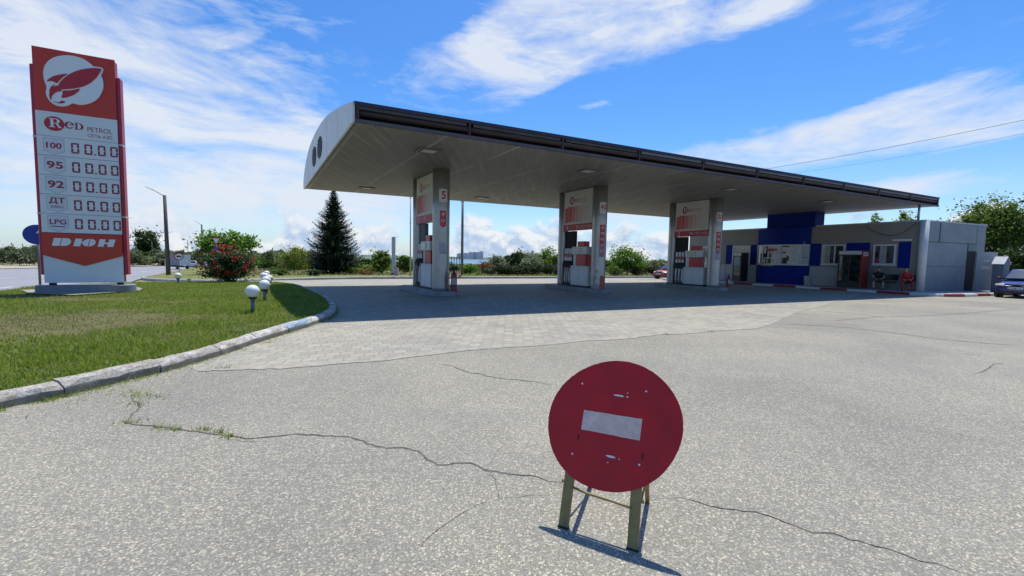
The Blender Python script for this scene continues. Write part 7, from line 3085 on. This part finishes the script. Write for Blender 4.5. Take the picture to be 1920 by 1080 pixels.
for k, (px, top, w, kd, lb) in enumerate(((932, 474, 40, 'silver', 'silvery tree over the hedge, left of the dark one'), (962, 467, 42, 'dark', 'dark green tree over the hedge with a tall leading shoot'), (945, 482, 36, 'bright', 'low bright green tree in front of the silvery one'), (992, 474, 46, 'silver', 'silvery bush over the hedge, right of the dark tree'), (982, 470, 34, 'grey', 'greyish tree behind the silvery bush'), (1022, 464, 50, 'bright', 'tall bright green tree over the hedge, left of gantry 4'), (1046, 474, 34, 'mid', 'mid green tree partly behind the back column of gantry 4'))):
    px_tree('broadleaf_tree', lb, 'tree', px, 510, top, w, kd, 2600, 0.17, seed=60 + k, clumps=38, spread=0.19, trunk=0.05, tr=0.1, d=62 + (k % 3) * 4, shape='vase' if k in (1, 5) else 'round')
px_tree('broadleaf_tree', 'bright green tree with an airy top just right of gantry 4', 'tree', 1176, 519, 458, 72, 'bright', 5200, 0.13, seed=70, clumps=52, spread=0.17, trunk=0.06, tr=0.1, d=56)
# ---- right of and behind the kiosk
px_tree('tall_tree', 'big broken crowned tree behind the right end of the kiosk', 'tree', 1862, 528, 356, 190, 'mid', 24000, 0.105, seed=80, clumps=120, spread=0.15, trunk=0.08, tr=0.22, d=50, shape='vase', limbs=22, depth=5)
px_tree('tall_tree', 'tall tree at the right edge of the photo, beyond the blue car', 'tree', 1960, 530, 350, 150, 'dark', 9000, 0.15, seed=81, clumps=70, spread=0.16, trunk=0.08, tr=0.22, d=56, shape='vase', limbs=20, depth=5)
px_tree('tall_tree', 'tree top showing over the kiosk roof, nearer its right end', 'tree', 1690, 505, 393, 62, 'yellow', 3600, 0.14, seed=82, clumps=36, spread=0.15, trunk=0.25, tr=0.15, d=52, shape='vase', limbs=14)
px_tree('tall_tree', 'small tree top just showing over the kiosk roof, left of the other', 'tree', 1640, 505, 398, 42, 'yellow', 2000, 0.13, seed=83, clumps=24, spread=0.15, trunk=0.3, tr=0.13, d=54, shape='vase', limbs=12)
px_tree('leafy_bush', 'dark bushy growth behind the blue car and the shed', 'shrub', 1905, 528, 470, 90, 'dark', 5000, 0.13, seed=84, clumps=50, spread=0.16, trunk=0.02, tr=0.08, d=46, depth=3)
px_tree('leafy_bush', 'dark bush between the kiosk end and the grey shed', 'shrub', 1852, 528, 480, 60, 'dark', 3600, 0.13, seed=85, clumps=40, spread=0.16, trunk=0.02, tr=0.08, d=48, depth=3)

# ---- the treeline beyond the road and the field
PROTO = []
for k, kd in enumerate(('grey', 'grey', 'mid', 'silver', 'olive')):
    PROTO.append((kd, k))
FAR = []
x = -150.0
rf = random.Random(5)
while x < 1330:
    if x < 110:
        top, base = 461 + rf.uniform(-3, 5), 495.5
    elif x < 240:
        top, base = 470 + rf.uniform(-4, 6), 495.5
    elif x < 480:
        top, base = 469 + rf.uniform(-5, 6), 496.5
    elif x < 700:
        top, base = (468 if x < 640 else 477) + rf.uniform(-6, 6), 500
    elif x < 840:
        top, base = 486 + rf.uniform(-4, 4), 500
    elif x < 925:
        top, base = 494.5 + rf.uniform(-1.0, 1.5), 503
    else:
        top, base = 487 + rf.uniform(-3, 3), 505
    FAR.append((x, base, top, rf.uniform(30, 52)))
    x += rf.uniform(11, 18)
seen = {}
SIDE_W = ['left of', 'right of']
firsts = {}
for i, (px, by, ty, w) in enumerate(FAR):
    d = (150 + rf.uniform(-12, 12)) if px < 480 else 105 + rf.uniform(-10, 10)
    b = on_land(px, d)
    h = max(0.9, hgt(px, ty, b))
    ww = max(w / 800.0 * b.y * math.cos(math.atan((px - 960) / 800)), 2.5)
    kd, k = PROTO[rf.randrange(len(PROTO)) if px > 130 else rf.randrange(4) % 2]
    if k not in firsts:
        t = tree('treeline_tree', 'grey green tree of the distant treeline', 'tree', b, kd, 5.0, 4.0, 2200, 0.30, trunk=0.0, seed=100 + k, clumps=34, spread=0.2, tr=0.12, limbs=6)
        firsts[k] = t
    else:
        t = copy_tree(firsts[k])
    t.location = b
    t.scale = (ww / 5.0, ww / 5.0, h / 4.0)
    t.rotation_euler = (0, 0, rf.uniform(0, 6.28))
    t['group'] = 'treeline beyond the road and the field'
    t['label'] = {'grey': 'grey green tree in the distant treeline', 'mid': 'mid green tree in the distant treeline', 'silver': 'silvery tree in the distant treeline', 'olive': 'olive green tree in the distant treeline'}[kd]
# low growth over the dry field, too dense to count
vx, vy, vz = [], [], []
bx_, by_ = [], []
for _ in range(2600):
    px = rf.uniform(450, 1300)
    d = rf.uniform(50, 88)
    p = on_land(px, d)
    bx_.append((p.x, p.y, p.z + abs(rf.gauss(0, 0.18))))
P = np.repeat(np.array(bx_), 5, axis=0) + rng.normal(0, 1, (13000, 3)) * np.array([0.35, 0.35, 0.14])
V, Fq = leaf_quads(P, 0.11, 0.5)
tag(raw_mesh('scrub', V, Fq, leaf_mat('scrub_leaf', (0.06, 0.075, 0.02), (0.16, 0.15, 0.05), (0.28, 0.21, 0.11), 0.2)), kind='stuff')
# ground plants along the foot of the hedge
bx_ = []
for _ in range(500):
    px = rf.uniform(870, 1250)
    p = at(px, 518.6 + rf.uniform(-0.6, 0.6))
    bx_.append((p.x, p.y, p.z + 0.16))
P = np.repeat(np.array(bx_), 8, axis=0) + rng.normal(0, 1, (4000, 3)) * np.array([0.16, 0.16, 0.07])
V, Fq = leaf_quads(P, 0.07, 0.5)
tag(raw_mesh('ground_plants', V, Fq, LEAF['yellow']), kind='stuff')
